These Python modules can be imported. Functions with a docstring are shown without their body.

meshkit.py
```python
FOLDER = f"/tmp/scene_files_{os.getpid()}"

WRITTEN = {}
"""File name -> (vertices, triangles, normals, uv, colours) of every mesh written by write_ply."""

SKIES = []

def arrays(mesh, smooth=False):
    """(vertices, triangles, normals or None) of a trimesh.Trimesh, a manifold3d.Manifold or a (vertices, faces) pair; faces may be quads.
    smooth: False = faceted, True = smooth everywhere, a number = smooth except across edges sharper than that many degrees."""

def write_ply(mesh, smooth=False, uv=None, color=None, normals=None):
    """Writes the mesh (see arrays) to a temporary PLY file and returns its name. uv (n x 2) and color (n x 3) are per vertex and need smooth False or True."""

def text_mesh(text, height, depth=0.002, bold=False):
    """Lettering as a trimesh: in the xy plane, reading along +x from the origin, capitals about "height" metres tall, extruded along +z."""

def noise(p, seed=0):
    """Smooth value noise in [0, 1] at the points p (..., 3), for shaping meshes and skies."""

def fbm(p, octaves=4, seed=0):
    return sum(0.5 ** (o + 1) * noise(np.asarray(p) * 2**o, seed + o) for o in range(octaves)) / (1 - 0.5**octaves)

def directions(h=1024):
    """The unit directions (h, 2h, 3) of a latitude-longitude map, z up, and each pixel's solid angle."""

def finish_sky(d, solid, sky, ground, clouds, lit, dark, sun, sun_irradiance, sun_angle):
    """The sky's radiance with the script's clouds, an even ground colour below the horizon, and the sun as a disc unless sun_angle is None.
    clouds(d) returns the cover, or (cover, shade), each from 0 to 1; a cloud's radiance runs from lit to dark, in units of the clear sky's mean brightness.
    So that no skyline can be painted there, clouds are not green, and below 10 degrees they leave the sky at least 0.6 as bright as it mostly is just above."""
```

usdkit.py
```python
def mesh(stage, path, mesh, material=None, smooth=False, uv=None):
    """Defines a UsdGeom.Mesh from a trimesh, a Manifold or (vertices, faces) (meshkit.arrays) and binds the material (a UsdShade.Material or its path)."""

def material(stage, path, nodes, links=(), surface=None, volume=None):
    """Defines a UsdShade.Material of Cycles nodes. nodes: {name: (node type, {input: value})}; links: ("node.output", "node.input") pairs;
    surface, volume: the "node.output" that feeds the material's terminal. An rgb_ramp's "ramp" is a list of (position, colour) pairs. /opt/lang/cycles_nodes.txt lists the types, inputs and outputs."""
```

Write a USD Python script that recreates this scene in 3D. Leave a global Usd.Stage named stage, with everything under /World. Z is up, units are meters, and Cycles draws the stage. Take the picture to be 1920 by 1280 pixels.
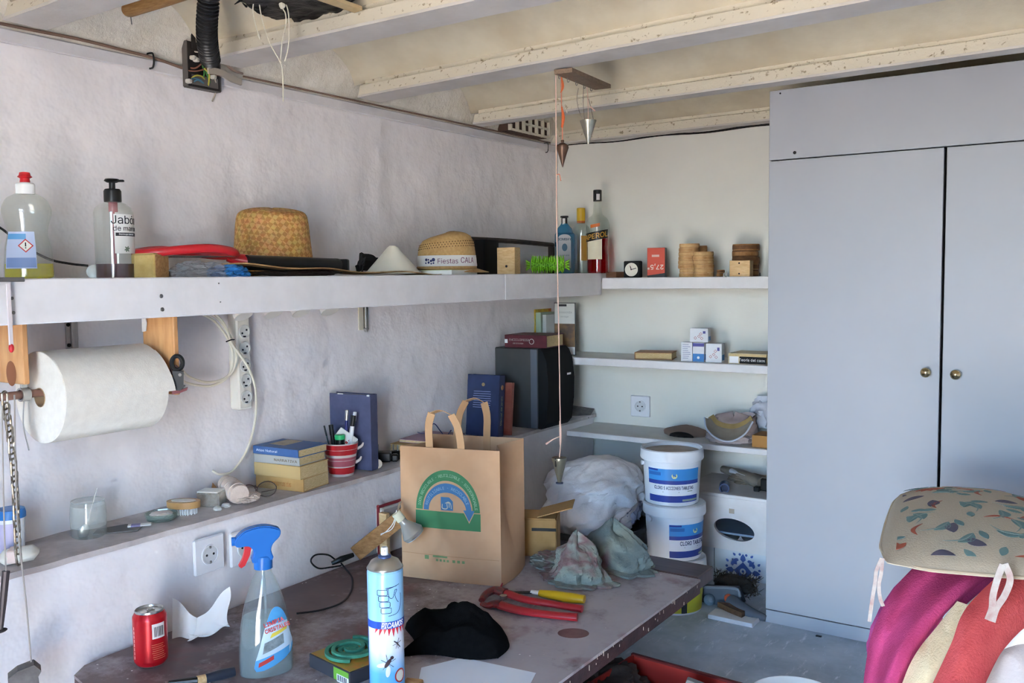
import math, random, sys
import numpy as np, trimesh, manifold3d
from shapely.geometry import Polygon, Point, LineString, box as sbox
from shapely.ops import unary_union
sys.path.insert(0, '/opt/lang')
import usdkit, meshkit
from pxr import Usd, UsdGeom, UsdLux, UsdShade, Gf, Sdf
random.seed(7); rng = np.random.default_rng(7)
stage = Usd.Stage.CreateInMemory()
UsdGeom.Xform.Define(stage, '/World'); UsdGeom.Scope.Define(stage, '/World/Looks')
# ---------------------------------------------------------------- camera
F, YAW, PITCH, ROLL = 1718.94, .5919, .0718, -.0123
EYE = np.array([1.9402, -3.2238, 1.5])
FW = np.array([-math.sin(YAW)*math.cos(PITCH), math.cos(YAW)*math.cos(PITCH), -math.sin(PITCH)])
_r = np.array([math.cos(YAW), math.sin(YAW), 0]); _u = np.cross(_r, FW)
RT = math.cos(ROLL)*_r+math.sin(ROLL)*_u; UP = -math.sin(ROLL)*_r+math.cos(ROLL)*_u
cam = UsdGeom.Camera.Define(stage, '/World/Camera')
cam.AddTransformOp().Set(Gf.Matrix4d(*RT, 0, *UP, 0, *(-FW), 0, *EYE, 1))
cam.CreateHorizontalApertureAttr(36.0); cam.CreateFocalLengthAttr(36.0*F/1920)
cam.CreateClippingRangeAttr(Gf.Vec2f(.02, 200.))
cam.CreateExposureAttr(2.78)
# ---------------------------------------------------------------- light: clear sky and sun outside, entering by the open door behind the camera
dome = UsdLux.DomeLight.Define(stage, '/World/Sky'); dome.CreateIntensityAttr(1.0)
SUND = np.array([.62, .14, .72]); SUND /= np.linalg.norm(SUND)
sky = usdkit.material(stage, '/World/Looks/sky', {'s': ('sky_texture', {'sky_type': 'multiple_scattering', 'sun_disc': False, 'sun_elevation': math.asin(SUND[2]), 'sun_rotation': math.atan2(SUND[0], SUND[1])}), 'b': ('background_shader', {'strength': .3})}, [('s.color', 'b.color')], surface='b.background')
UsdShade.MaterialBindingAPI.Apply(dome.GetPrim()).Bind(sky)
sun = UsdLux.DistantLight.Define(stage, '/World/Sun'); sun.CreateIntensityAttr(5); sun.CreateAngleAttr(.53); sun.CreateNormalizeAttr(True); sun.CreateColorAttr(Gf.Vec3f(1, .93, .82))
_z = SUND; _x = np.cross([0, 0, 1], _z); _x /= np.linalg.norm(_x); _y = np.cross(_z, _x)
sun.AddTransformOp().Set(Gf.Matrix4d(*_x, 0, *_y, 0, *_z, 0, 0, 0, 0, 1))
# ---------------------------------------------------------------- helpers: measuring
def _ray(px, py): return FW+(px-960)/F*RT-(py-640)/F*UP
def at_x(px, py, x): d = _ray(px, py); return EYE+d*(x-EYE[0])/d[0]
def at_y(px, py, y): d = _ray(px, py); return EYE+d*(y-EYE[1])/d[1]
def at_z(px, py, z): d = _ray(px, py); return EYE+d*(z-EYE[2])/d[2]
def at_d(px, py, D): return EYE+_ray(px, py)*D
def mpp(p): return float((np.asarray(p)-EYE)@FW)/F        # metres per pixel of the photograph at p
def facing(p): d = EYE-np.asarray(p); return math.atan2(d[0], -d[1])   # turn that points a thing's -y at the viewer
# ---------------------------------------------------------------- helpers: materials
def lin(c):
    if isinstance(c, str):
        c = [int(c[i:i+2], 16)/255 for i in (1, 3, 5)]
        c = [x/12.92 if x < .04045 else ((x+.055)/1.055)**2.4 for x in c]
    return tuple(c)
_m = {}
def M(name, col, rough=.5, col2=None, sc=20, lo=.35, hi=.65, bump=0, bsc=60, metal=0, spec=.4, stretch=None, detail=4, trans=0, sheen=0, extra=None, coat=0, bdet=5):
    if name in _m: return _m[name]
    n = {'p': ('principled_bsdf', {'base_color': lin(col), 'roughness': rough, 'metallic': metal, 'specular_ior_level': spec, 'transmission_weight': trans, 'sheen_weight': sheen, 'coat_weight': coat})}
    l = []
    if col2 is not None or bump:
        n['g'] = ('geometry', {}); n['mp'] = ('mapping', {'scale': stretch or (1, 1, 1)}); l.append(('g.position', 'mp.vector'))
    if col2 is not None:
        n['n'] = ('noise_texture', {'scale': sc, 'detail': detail, 'roughness': .6}); n['r'] = ('rgb_ramp', {'ramp': [(0, lin(col)), (lo, lin(col)), (hi, lin(col2)), (1, lin(col2))]})
        l += [('mp.vector', 'n.vector'), ('n.fac', 'r.fac'), ('r.color', 'p.base_color')]
    if bump:
        n['bn'] = ('noise_texture', {'scale': bsc, 'detail': bdet, 'roughness': .6}); n['bu'] = ('bump', {'strength': 1.0, 'distance': bump})
        l += [('mp.vector', 'bn.vector'), ('bn.fac', 'bu.height'), ('bu.normal', 'p.normal')]
    _m[name] = usdkit.material(stage, '/World/Looks/'+name, n, l, surface='p.BSDF')
    return _m[name]
def clear(name, tint='#ffffff', rough=.05, gloss=1.0, haze=0, hazecol='#ffffff'):
    """see-through plastic, glass and liquids: transparency under a fresnel reflection"""
    if name in _m: return _m[name]
    n = {'t': ('transparent_bsdf', {'color': lin(tint)}), 'g': ('glossy_bsdf', {'color': (gloss,)*3, 'roughness': rough}), 'f': ('layer_weight', {'blend': .5}), 'pw': ('math', {'math_type': 'power', 'value2': 4.0}), 'ma': ('math', {'math_type': 'multiply_add', 'value2': .55, 'value3': .045}), 'x': ('mix_closure', {})}
    l = [('f.facing', 'pw.value1'), ('pw.value', 'ma.value1'), ('ma.value', 'x.fac'), ('g.BSDF', 'x.closure2')]
    if haze:
        n['d'] = ('diffuse_bsdf', {'color': lin(hazecol)}); n['h'] = ('mix_closure', {'fac': haze}); l += [('t.BSDF', 'h.closure1'), ('d.BSDF', 'h.closure2'), ('h.closure', 'x.closure1')]
    else: l.append(('t.BSDF', 'x.closure1'))
    _m[name] = usdkit.material(stage, '/World/Looks/'+name, n, l, surface='x.closure'); return _m[name]
# ---------------------------------------------------------------- helpers: shapes
def cat(*ms): return trimesh.util.concatenate([m for m in ms if m is not None])
def box(a, b, c=0):
    a, b = np.minimum(a, b).astype(float), np.maximum(a, b).astype(float)
    if not c:
        m = trimesh.creation.box(b-a); m.apply_translation((a+b)/2); return m
    c = min(c, (b-a).min()*.45); h = (b-a)/2; P = []
    for s in np.ndindex(2, 2, 2):
        s = np.array(s)*2-1
        for k in range(3):
            q = h-c; q[k] = h[k]; P.append(s*q)
    m = trimesh.Trimesh(np.array(P)).convex_hull; m.apply_translation((a+b)/2); return m
def cbox(sx, sy, sz, c=0, at=(0, 0, 0)): at = np.array(at, float); return box(at-[sx/2, sy/2, 0], at+[sx/2, sy/2, sz], c)
def xf(m, T=(0, 0, 0), R=(0, 0, 0), S=None):
    m = m.copy()
    if S is not None: m.apply_scale(S)
    A = trimesh.transformations.euler_matrix(*[math.radians(r) for r in R], axes='sxyz'); A[:3, 3] = T
    m.apply_transform(A); return m
def lathe(prof, n=32, caps=True):
    prof = np.array(prof, float); a = np.arange(n)*2*np.pi/n; k = len(prof)
    V = np.stack([prof[:, 0][:, None]*np.cos(a), prof[:, 0][:, None]*np.sin(a), np.repeat(prof[:, 1][:, None], n, 1)], -1).reshape(-1, 3); Fs = []
    i, j = np.meshgrid(np.arange(k-1), np.arange(n), indexing='ij'); jn = (j+1) % n
    q = np.stack([i*n+j, i*n+jn, (i+1)*n+jn, (i+1)*n+j], -1).reshape(-1, 4); Fs = [q[:, [0, 1, 2]], q[:, [0, 2, 3]]]
    V = list(V)
    if caps:
        for e, row, fl in ((0, 0, True), (k-1, k-1, False)):
            if prof[e, 0] > 1e-6:
                V.append([0, 0, prof[e, 1]]); c = len(V)-1; jj = np.arange(n); t = np.stack([np.full(n, c), row*n+(jj+1) % n, row*n+jj], 1)
                Fs.append(t if fl else t[:, ::-1])
    return trimesh.Trimesh(np.array(V), np.vstack(Fs), process=False)
def cyl(r, h, n=24, at=(0, 0, 0), r2=None, bev=0):
    r2 = r if r2 is None else r2
    m = lathe([(r-bev, 0), (r, bev), (r2, h-bev), (r2-bev, h)] if bev else [(r, 0), (r2, h)], n); m.apply_translation(at); return m
def rounded(pts, n=6, closed=False):
    """Catmull-Rom through the points"""
    P = np.array(pts, float)
    if len(P) < 3: return P
    Q = np.vstack([P[-1], P, P[:2]]) if closed else np.vstack([2*P[0]-P[1], P, 2*P[-1]-P[-2]]); out = []
    t = np.linspace(0, 1, n, endpoint=False)[:, None]
    for i in range(1, len(Q)-2):
        a, b, c, d = Q[i-1:i+3]
        out.append(.5*(2*b+(c-a)*t+(2*a-5*b+4*c-d)*t**2+(3*b-a-3*c+d)*t**3))
    out = np.vstack(out); return out if closed else np.vstack([out, P[-1:]])
def tube(pts, r, n=8, sm=6, flat=None, closed=False):
    p = rounded(pts, sm, closed) if sm else np.array(pts, float); k = len(p)
    t = np.gradient(p, axis=0)
    if closed: t = np.roll(p, -1, 0)-np.roll(p, 1, 0)
    t /= np.linalg.norm(t, axis=1, keepdims=True)+1e-12
    a = np.cross(t[0], [0, 0, 1.] if abs(t[0, 2]) < .9 else [1., 0, 0]); A = []
    for i in range(k):
        a = a-t[i]*(a@t[i]); a /= np.linalg.norm(a)+1e-12; A.append(a)
    A = np.array(A); B = np.cross(t, A); g = np.arange(n)*2*np.pi/n
    rr = np.interp(np.linspace(0, 1, k), np.linspace(0, 1, len(np.atleast_1d(r))), np.atleast_1d(r))[:, None, None]
    fl = 1 if flat is None else flat
    V = p[:, None]+rr*(np.cos(g)[None, :, None]*A[:, None]+fl*np.sin(g)[None, :, None]*B[:, None])
    kk = k if closed else k-1
    i, j = np.meshgrid(np.arange(kk), np.arange(n), indexing='ij'); jn = (j+1) % n; i2 = (i+1) % k
    q = np.stack([i*n+j, i*n+jn, i2*n+jn, i2*n+j], -1).reshape(-1, 4); V = V.reshape(-1, 3); Fs = [q[:, [0, 1, 2]], q[:, [0, 2, 3]]]
    if not closed:
        V = np.vstack([V, p[0], p[-1]]); jj = np.arange(n); c0, c1 = len(V)-2, len(V)-1
        Fs += [np.stack([np.full(n, c0), (jj+1) % n, jj], 1), np.stack([np.full(n, c1), (k-1)*n+jj, (k-1)*n+(jj+1) % n], 1)]
    m = trimesh.Trimesh(V, np.vstack(Fs), process=False); return m
def ribbon(pts, w, th, side=(0, 0, 1), sm=6):
    """a flat strap along the points, its width along side"""
    p = rounded(pts, sm) if sm else np.array(pts, float); t = np.gradient(p, axis=0); t /= np.linalg.norm(t, axis=1, keepdims=True)
    s = np.array(side, float); s = s-t*(t@s)[:, None]; s /= np.linalg.norm(s, axis=1, keepdims=True); nn = np.cross(t, s)
    V = np.stack([p+s*w/2+nn*th/2, p-s*w/2+nn*th/2, p-s*w/2-nn*th/2, p+s*w/2-nn*th/2], 1).reshape(-1, 3); k = len(p)
    i, j = np.meshgrid(np.arange(k-1), np.arange(4), indexing='ij'); q = np.stack([i*4+j, i*4+(j+1) % 4, (i+1)*4+(j+1) % 4, (i+1)*4+j], -1).reshape(-1, 4)
    q = np.vstack([q, [[3, 2, 1, 0]], [[(k-1)*4, (k-1)*4+1, (k-1)*4+2, (k-1)*4+3]]])
    m = trimesh.Trimesh(V, np.vstack([q[:, [0, 1, 2]], q[:, [0, 2, 3]]]), process=False); m.fix_normals(); return m
def prism(poly, h, at=(0, 0, 0), R=(0, 0, 0)):
    if not hasattr(poly, 'geom_type'): poly = Polygon(poly)
    m = cat(*[trimesh.creation.extrude_polygon(g, h, engine='earcut') for g in getattr(poly, 'geoms', [poly])]); return xf(m, at, R)
def sheet(fn, nu, nv, th=.001):
    """a cloth or paper: fn(u, v) -> points, given thickness"""
    u, v = np.meshgrid(np.linspace(0, 1, nu), np.linspace(0, 1, nv), indexing='ij'); P = np.stack(fn(u, v), -1)
    du, dv = np.gradient(P, axis=0), np.gradient(P, axis=1); N = np.cross(du, dv); N /= np.linalg.norm(N, axis=-1, keepdims=True)+1e-12
    V = np.vstack([(P+N*th/2).reshape(-1, 3), (P-N*th/2).reshape(-1, 3)]); k = nu*nv
    i, j = np.meshgrid(np.arange(nu-1), np.arange(nv-1), indexing='ij'); q = np.stack([i*nv+j, (i+1)*nv+j, (i+1)*nv+j+1, i*nv+j+1], -1).reshape(-1, 4)
    e = []
    ii, jj = np.arange(nu-1), np.arange(nv-1)
    for a, b in ((ii*nv, (ii+1)*nv), ((ii+1)*nv+nv-1, ii*nv+nv-1), (jj+1, jj), ((nu-1)*nv+jj, (nu-1)*nv+jj+1)): e.append(np.stack([b, a, a+k, b+k], 1))
    q = np.vstack([q, q[:, ::-1]+k, *e]); return trimesh.Trimesh(V, np.vstack([q[:, [0, 1, 2]], q[:, [0, 2, 3]]]), process=False)
def text(s, h, d=.0006, bold=False, w=None):
    """lettering centred at the origin, in the xz plane, facing -y"""
    m = meshkit.text_mesh(s, h, d, bold); m.apply_translation(-m.bounds.mean(0))
    if w: m.apply_scale([w/(m.bounds[1, 0]-m.bounds[0, 0]), 1, 1])
    return xf(m, R=(90, 0, 0))
def wrap(m, r, a0=0):
    """bends something that faces -y at the origin round an upright cylinder of radius r"""
    m = m.copy()
    v = np.array(m.vertices); a = v[:, 0]/r+a0; q = r-v[:, 1]; m.vertices = np.stack([q*np.sin(a), -q*np.cos(a), v[:, 2]], 1); return m
def patch(r, a0, a1, z0, z1, th=.0006, n=16, rf=None):
    """a label on a cylinder (angles in degrees, 0 faces -y)"""
    rf = rf or (lambda z: r+0*z)
    def fn(u, v):
        a = np.radians(a0+(a1-a0)*u); z = z0+(z1-z0)*v; q = rf(z)+th/2+.0002; return q*np.sin(a), -q*np.cos(a), z
    return sheet(fn, n, 8, th)
def flatplate(poly, d=.0006):
    """a flat print in the xz plane facing -y"""
    return prism(poly, d, (0, 0, 0), (90, 0, 0))
def blob(S, amp=.1, sc=3, seed=0, sub=4, ridge=False, flat=None):
    m = trimesh.creation.icosphere(sub, 1.0); v = np.array(m.vertices); f = meshkit.fbm(v*sc+17, 4, seed)
    if ridge: f = 1-np.abs(2*f-1)*1.6
    v = v*(1+amp*(f-.5)*2)[:, None]*np.array(S)
    if flat is not None: v[:, 2] = np.maximum(v[:, 2], flat)
    m.vertices = v; return m
# ---------------------------------------------------------------- helpers: prims
_used = {}
def _path(parent, name):
    k = parent+'/'+name; n = _used.get(k, 0); _used[k] = n+1
    return k if n == 0 else f'{k}_{n:03d}'
def _tag(p, label=None, category=None, group=None, kind=None):
    for k, v in (('label', label), ('category', category), ('group', group), ('kind', kind)):
        if v: p.SetCustomDataByKey(k, v)
def struct(name, mesh, m, parent='/World', smooth=False, **k):
    p = _path(parent, name); q = usdkit.mesh(stage, p, mesh, m, smooth=smooth)
    if parent == '/World': _tag(q.GetPrim(), kind='structure', **k)
    else: _tag(q.GetPrim(), **k)
    return p
class thing:
    """an Xform at the thing's base whose children are its parts; world=True: the parts are given in room coordinates"""
    def __init__(s, name, label, category, loc=(0, 0, 0), rz=0, group=None, world=False, rx=0, ry=0):
        s.path = _path('/World', name); x = UsdGeom.Xform.Define(stage, s.path); s.prim = x.GetPrim(); s.world = world
        s.loc = np.array(loc, float); s.A = trimesh.transformations.euler_matrix(rx, ry, rz, axes='sxyz'); s.A[:3, 3] = s.loc
        x.AddTransformOp().Set(Gf.Matrix4d(*s.A.T.ravel())); _tag(s.prim, label, category, group)
    def part(s, name, mesh, m, under=None, smooth=35, label=None, kind=None, local=False):
        p = _path(under or s.path, name)
        if s.world and not local: mesh = mesh.copy(); mesh.apply_transform(np.linalg.inv(s.A))
        q = usdkit.mesh(stage, p, mesh, m, smooth=smooth); _tag(q.GetPrim(), label, kind=kind); return p
def solo(name, label, category, mesh, m, group=None, smooth=35):
    p = _path('/World', name); q = usdkit.mesh(stage, p, mesh, m, smooth=smooth); _tag(q.GetPrim(), label, category, group); return p
def copy(t, loc, rz=0, label=None, group=None, scale=None):
    d = t.prim.GetCustomData(); c = thing(t.prim.GetName().rstrip('0123456789').rstrip('_'), label or d['label'], d['category'], loc, rz, group or d.get('group'))
    c.prim.GetReferences().AddInternalReference(t.path); c.prim.SetInstanceable(True); return c
# ================================================================ the room
XW, YR = 3.3, -3.6          # right wall, rear wall with the open door
ZC, ZS, ZL, XL, ZP, ZT = 2.02, 1.504, .9467, .1876, .4636, .723   # beams' underside, upper shelf, ledge, ledge front, raised floor, table top
plaster = M('plaster', '#ece6e6', .55, '#e3dddd', sc=6, bump=.0045, bsc=17, spec=.4, bdet=3)
plaster_rough = M('plaster_rough', '#e8e1d5', .85, '#d8cfc0', sc=14, bump=.006, bsc=60)
paint_back = M('paint_back', '#dcdad1', .55, '#d7d4cc', sc=3, bump=.0004, bsc=90)
beam_paint = M('beam_paint', '#d9d1c0', .75, '#9a8c74', sc=70, lo=.60, hi=.68, bump=.002, bsc=40)
beam_smooth = M('beam_smooth', '#cfc9c4', .6, '#c2bbb4', sc=8, bump=.0006, bsc=60)
vault_paint = M('vault_paint', '#d8cfba', .8, '#c8bca4', sc=5, bump=.0015, bsc=30)
concrete = M('concrete', '#8f939a', .55, '#6e7178', sc=7, bump=.003, bsc=25, lo=.4, hi=.7)
ledge_dust = M('ledge_dust', '#d2c9c6', .9, '#aea4a0', sc=9, bump=.001, bsc=60)
# left wall: lumpy plaster face over a solid core
def relief(y, z):
    P = np.stack([y, z, 0*y], -1)
    f = .018*(meshkit.fbm(P*np.array([3.2, 2.2, 1]), 2, 3)-.5)+.010*(meshkit.fbm(P*np.array([16, 11, 1]), 4, 5)-.5)
    s = np.exp(-((y+2.33+.05*np.sin(z*6))/.045)**2)*.006*np.clip((z-1.55)*3, 0, 1)-np.exp(-((y+2.22)/.05)**2)*.007*np.clip((z-1.55)*3, 0, 1)
    return f+s
def face(y0, y1, z0, z1, x0, step=.012, dep=.25, edge=True):
    ny, nz = int((y1-y0)/step)+1, int((z1-z0)/step)+1
    def fn(u, v):
        y, z = y0+(y1-y0)*u, z0+(z1-z0)*v
        return x0+relief(y, z), y, z
    return cat(sheet(fn, ny, nz, .004), box((x0-dep, y0, z0), (x0-.012, y1, z1)))
struct('wall_left', face(YR, 0, .93, 1.995, 0), plaster, smooth=True)
lo_w = face(YR, -.03, 0, ZL-.012, XL-.006, dep=XL+.24)
lw = struct('wall_lower', lo_w, plaster, smooth=True)
def led(u, v):
    y = YR+(-.03-YR)*u; x = -.01+(XL+.004+.01+.006*(meshkit.fbm(np.stack([y*9, 0*y, 0*y], -1), 3, 9)-.5)*2*(v > .9))*v
    return x, y, ZL-.006+.004*(meshkit.fbm(np.stack([x*14, y*14, 0*y], -1), 3, 2)-.5)
struct('ledge_top', sheet(led, 300, 14, .012), ledge_dust, lw, smooth=40, label='dusty grey brown top of the wall ledge')
struct('trim_1', box((-.2, YR, 1.991), (.008, .0, ZC), .003), M('trim_paint', '#d6d2d3', .6, '#cbc6c6', sc=9, bump=.0006))
# rough plaster above the trim, between the beams
def up(u, v):
    y = YR+(0-YR)*u; z = ZC-.01+.20*v; P = np.stack([y, z, 0*y], -1)
    return -.012+.10*v**1.2+.02*(meshkit.fbm(P*9, 4, 21)-.5), y, z
struct('wall_left_upper', sheet(up, 360, 18, .01), plaster_rough, smooth=True)
struct('wall_back', box((-.25, 0, 0), (XW+.2, .2, 2.3)), paint_back)
struct('wall_right', box((XW, YR-.2, 0), (XW+.2, .2, 2.3)), plaster)
DX0, DX1, DZ = (1.3, 1.98, 2.0)
rear = cat(box((-.25, YR-.2, 0), (DX0, YR, 2.3)), box((DX1, YR-.2, 0), (XW+.2, YR, 2.3)), box((DX0, YR-.2, DZ), (DX1, YR, 2.3)))
struct('wall_rear', rear, plaster)
struct('floor', box((-.25, YR-.2, -.1), (XW+.2, .2, 0)), concrete)
# raised slab at the back with a worn rounded edge
def slab(u, v):
    x = XL-.02+(XW-XL+.02)*u; w = np.clip(v/.12, 0, 1); y = -1.42+.0*x+np.where(v < .12, .03*(1-np.cos(w*np.pi/2)), .03+(v-.12)/.88*1.39)
    z = np.where(v < .12, ZP*np.sin(w*np.pi/2), ZP)
    return x, y, z+.006*(meshkit.fbm(np.stack([x*5, y*5, 0*y], -1), 4, 31)-.5)*(v > .12)
floor_dust = usdkit.material(stage, '/World/Looks/slab_dust', {
    'g': ('geometry', {}), 'n': ('noise_texture', {'scale': 4.5, 'detail': 6, 'roughness': .65}), 'r': ('rgb_ramp', {'ramp': [(0, lin('#858d96')), (.4, lin('#98a3ae')), (.6, lin('#b4bdc6')), (1, lin('#aaa297'))]}),
    'mp': ('mapping', {'scale': (38, 9, 9), 'rotation': (0, 0, .9)}), 'n2': ('noise_texture', {'scale': 1.6, 'detail': 6, 'roughness': .7}), 'r2': ('rgb_ramp', {'ramp': [(0, (0, 0, 0)), (.58, (0, 0, 0)), (.68, (.9, .9, .9)), (1, (1, 1, 1))]}),
    'mx': ('mix_color', {'b': lin('#d5d9de')}), 'bu': ('bump', {'distance': .004}), 'p': ('principled_bsdf', {'roughness': .5, 'specular_ior_level': .35})},
    [('g.position', 'n.vector'), ('n.fac', 'r.fac'), ('g.position', 'mp.vector'), ('mp.vector', 'n2.vector'), ('n2.fac', 'r2.fac'), ('r2.color', 'mx.fac'), ('r.color', 'mx.a'), ('mx.result', 'p.base_color'), ('n.fac', 'bu.height'), ('bu.normal', 'p.normal')], surface='p.BSDF')
struct('floor', cat(sheet(slab, 220, 110, .01), box((XL-.02, -1.40, .01), (XW, 0, ZP-.012))), floor_dust, smooth=True)
struct('ground', box((-16, -26, -.16), (20, YR-.2, -.06)), M('sunlit_paving', '#cfc4b6', .9, '#c2b6a6', sc=2))
# concrete joists with sloped flanges, shallow plastered vaults between
struct('ceiling', box((-.25, YR-.2, 2.24), (XW+.2, .2, 2.36)), plaster)
BE = [(-3.22, 0), (-2.74, 0), (-2.232, -.03), (-1.772, -.012), (-1.222, -.074), (-.635, -.052), (-.045, -.035)]
BX = [0, 0, .06, .10, .068, .05, .0]
BW = [.095, .095, .09, .10, .095, .06, .06]
def swp(prof, k, x0=-.03, x1=XW):
    """profile (y, z) swept along the room's width, drifting by k metres per metre"""
    pr = np.array(prof); xs = np.linspace(x0, x1, 60); n = len(pr)
    V = np.stack([np.repeat(xs, n), (pr[:, 0][None]+k*xs[:, None]).ravel(), np.tile(pr[:, 1], 60)], -1)
    V[:, 1:] += .0025*(np.stack([meshkit.fbm(V*14, 3, 41), meshkit.fbm(V*14, 3, 43)], -1)-.5)
    i, j = np.meshgrid(np.arange(59), np.arange(n), indexing='ij'); q = np.stack([i*n+j, (i+1)*n+j, (i+1)*n+(j+1) % n, i*n+(j+1) % n], -1).reshape(-1, 4)
    c_ = trimesh.creation.triangulate_polygon(Polygon(pr), engine='earcut')[1]; m = trimesh.Trimesh(V, np.vstack([q[:, [0, 1, 2]], q[:, [0, 2, 3]], c_[:, ::-1]]), process=False); return m
bparts = []
for (y, k), w, bx0 in zip(BE, BW, BX):
    p = struct('ceiling_joist', swp([(y+.002, 2.024), (y+.012, 2.056), (y+.034, 2.062), (y+.034, 2.10), (y+w-.01, 2.10), (y+w-.01, 2.056), (y+w, 2.03), (y+w-.004, 2.022)], k, bx0), beam_paint, smooth=25)
    struct('soffit', swp([(y, 2.02), (y, 2.026), (y+w, 2.026), (y+w, 2.02)], k, bx0), beam_smooth, p, smooth=False)
for i in range(len(BE)):
    (ya, ka), wa = BE[i], BW[i]; (yb, kb) = BE[i+1] if i+1 < len(BE) else (.1, ka)
    def vt(u, v, ya=ya+wa-.02, ka=ka, yb=yb+.046, kb=kb):
        x = -.02+(XW+.02)*u; A, B = ya+ka*x, yb+kb*x; t = v; s = np.abs(2*t-1)
        return x, A+(B-A)*t, 2.072+.094*(1-s**2.4)+.006*(meshkit.fbm(np.stack([x*5, A+(B-A)*t*5, 0*x], -1), 3, 51)-.5)
    struct('ceiling_vault', sheet(vt, 70, 24, .012), vault_paint, smooth=True)
# ================================================================ fitted furniture
white = M('white_paint', '#dcd8d8', .5, '#d2cecd', sc=12, bump=.0004, bsc=50)
white_shelf = M('shelf_white', '#d6d4d0', .5, '#cbc9c4', sc=8)
melamine = M('melamine', '#9fa0a5', .5, '#9b9da2', sc=2, spec=.4)
dark = M('dark_gap', '#1b1715', .9)
steel = M('steel', '#b9b7b2', .3, metal=1)
screwm = M('screw_grey', '#77736f', .45, metal=.7)
gold = M('brass_knob', '#c9b48a', .18, metal=1)
# the long shelf on the left wall
PJ = at_x(947, 540, .33)[1]
t = thing('wall_shelf', 'long white shelf with deep front board running along the left wall', 'shelf', (0, -.24, 1.44))
t.world = True
t.part('board', box((.004, -3.3, 1.478), (.315, -.02, ZS), .002), white_shelf)
t.part('fascia', box((.312, -3.3, 1.4245), (.331, PJ-.0012, ZS+.001), .002), white)
t.part('fascia', box((.312, PJ+.0012, 1.4245), (.331, -.236, ZS+.001), .002), white)
for px, py in ((302, 555), (304, 580), (22, 559), (25, 586), (410, 531), (413, 566)):
    p = at_x(px, py, .331); r = .0042 if px < 400 and px > 100 else .003 if px < 100 else .0014
    t.part('screw', xf(cyl(r, .003, 12, bev=.0008), (.330, p[1], p[2]), (0, 90, 0)), screwm)
# three shelves on the back wall
ZB = at_y(1127, 521, -.24)[2]; hb = 21*mpp(at_y(1200, 520, -.24))
ZM = at_y(1200, 675, -.24)[2]
ZW = at_y(1199, 829-9, -.24)[2]
for z, h, x0, lab in ((ZB, hb, .335, 'white shelf on the back wall carrying the clock and wooden discs'), (ZM, .028, .0, 'white shelf on the back wall carrying the small white boxes'), (ZW, .020, XL-.01, 'lowest white shelf on the back wall, behind the tubs')):
    t = thing('wall_shelf', lab, 'shelf', ((x0+1.08)/2, -.12, z-h)); t.world = True
    t.part('board', box((x0, -.225, z-min(h, .02)), (1.076, -.001, z), .0015), white_shelf)
    t.part('front_edge', box((x0, -.241, z-h), (1.076, -.2255, z+.0005), .002), white)
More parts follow.
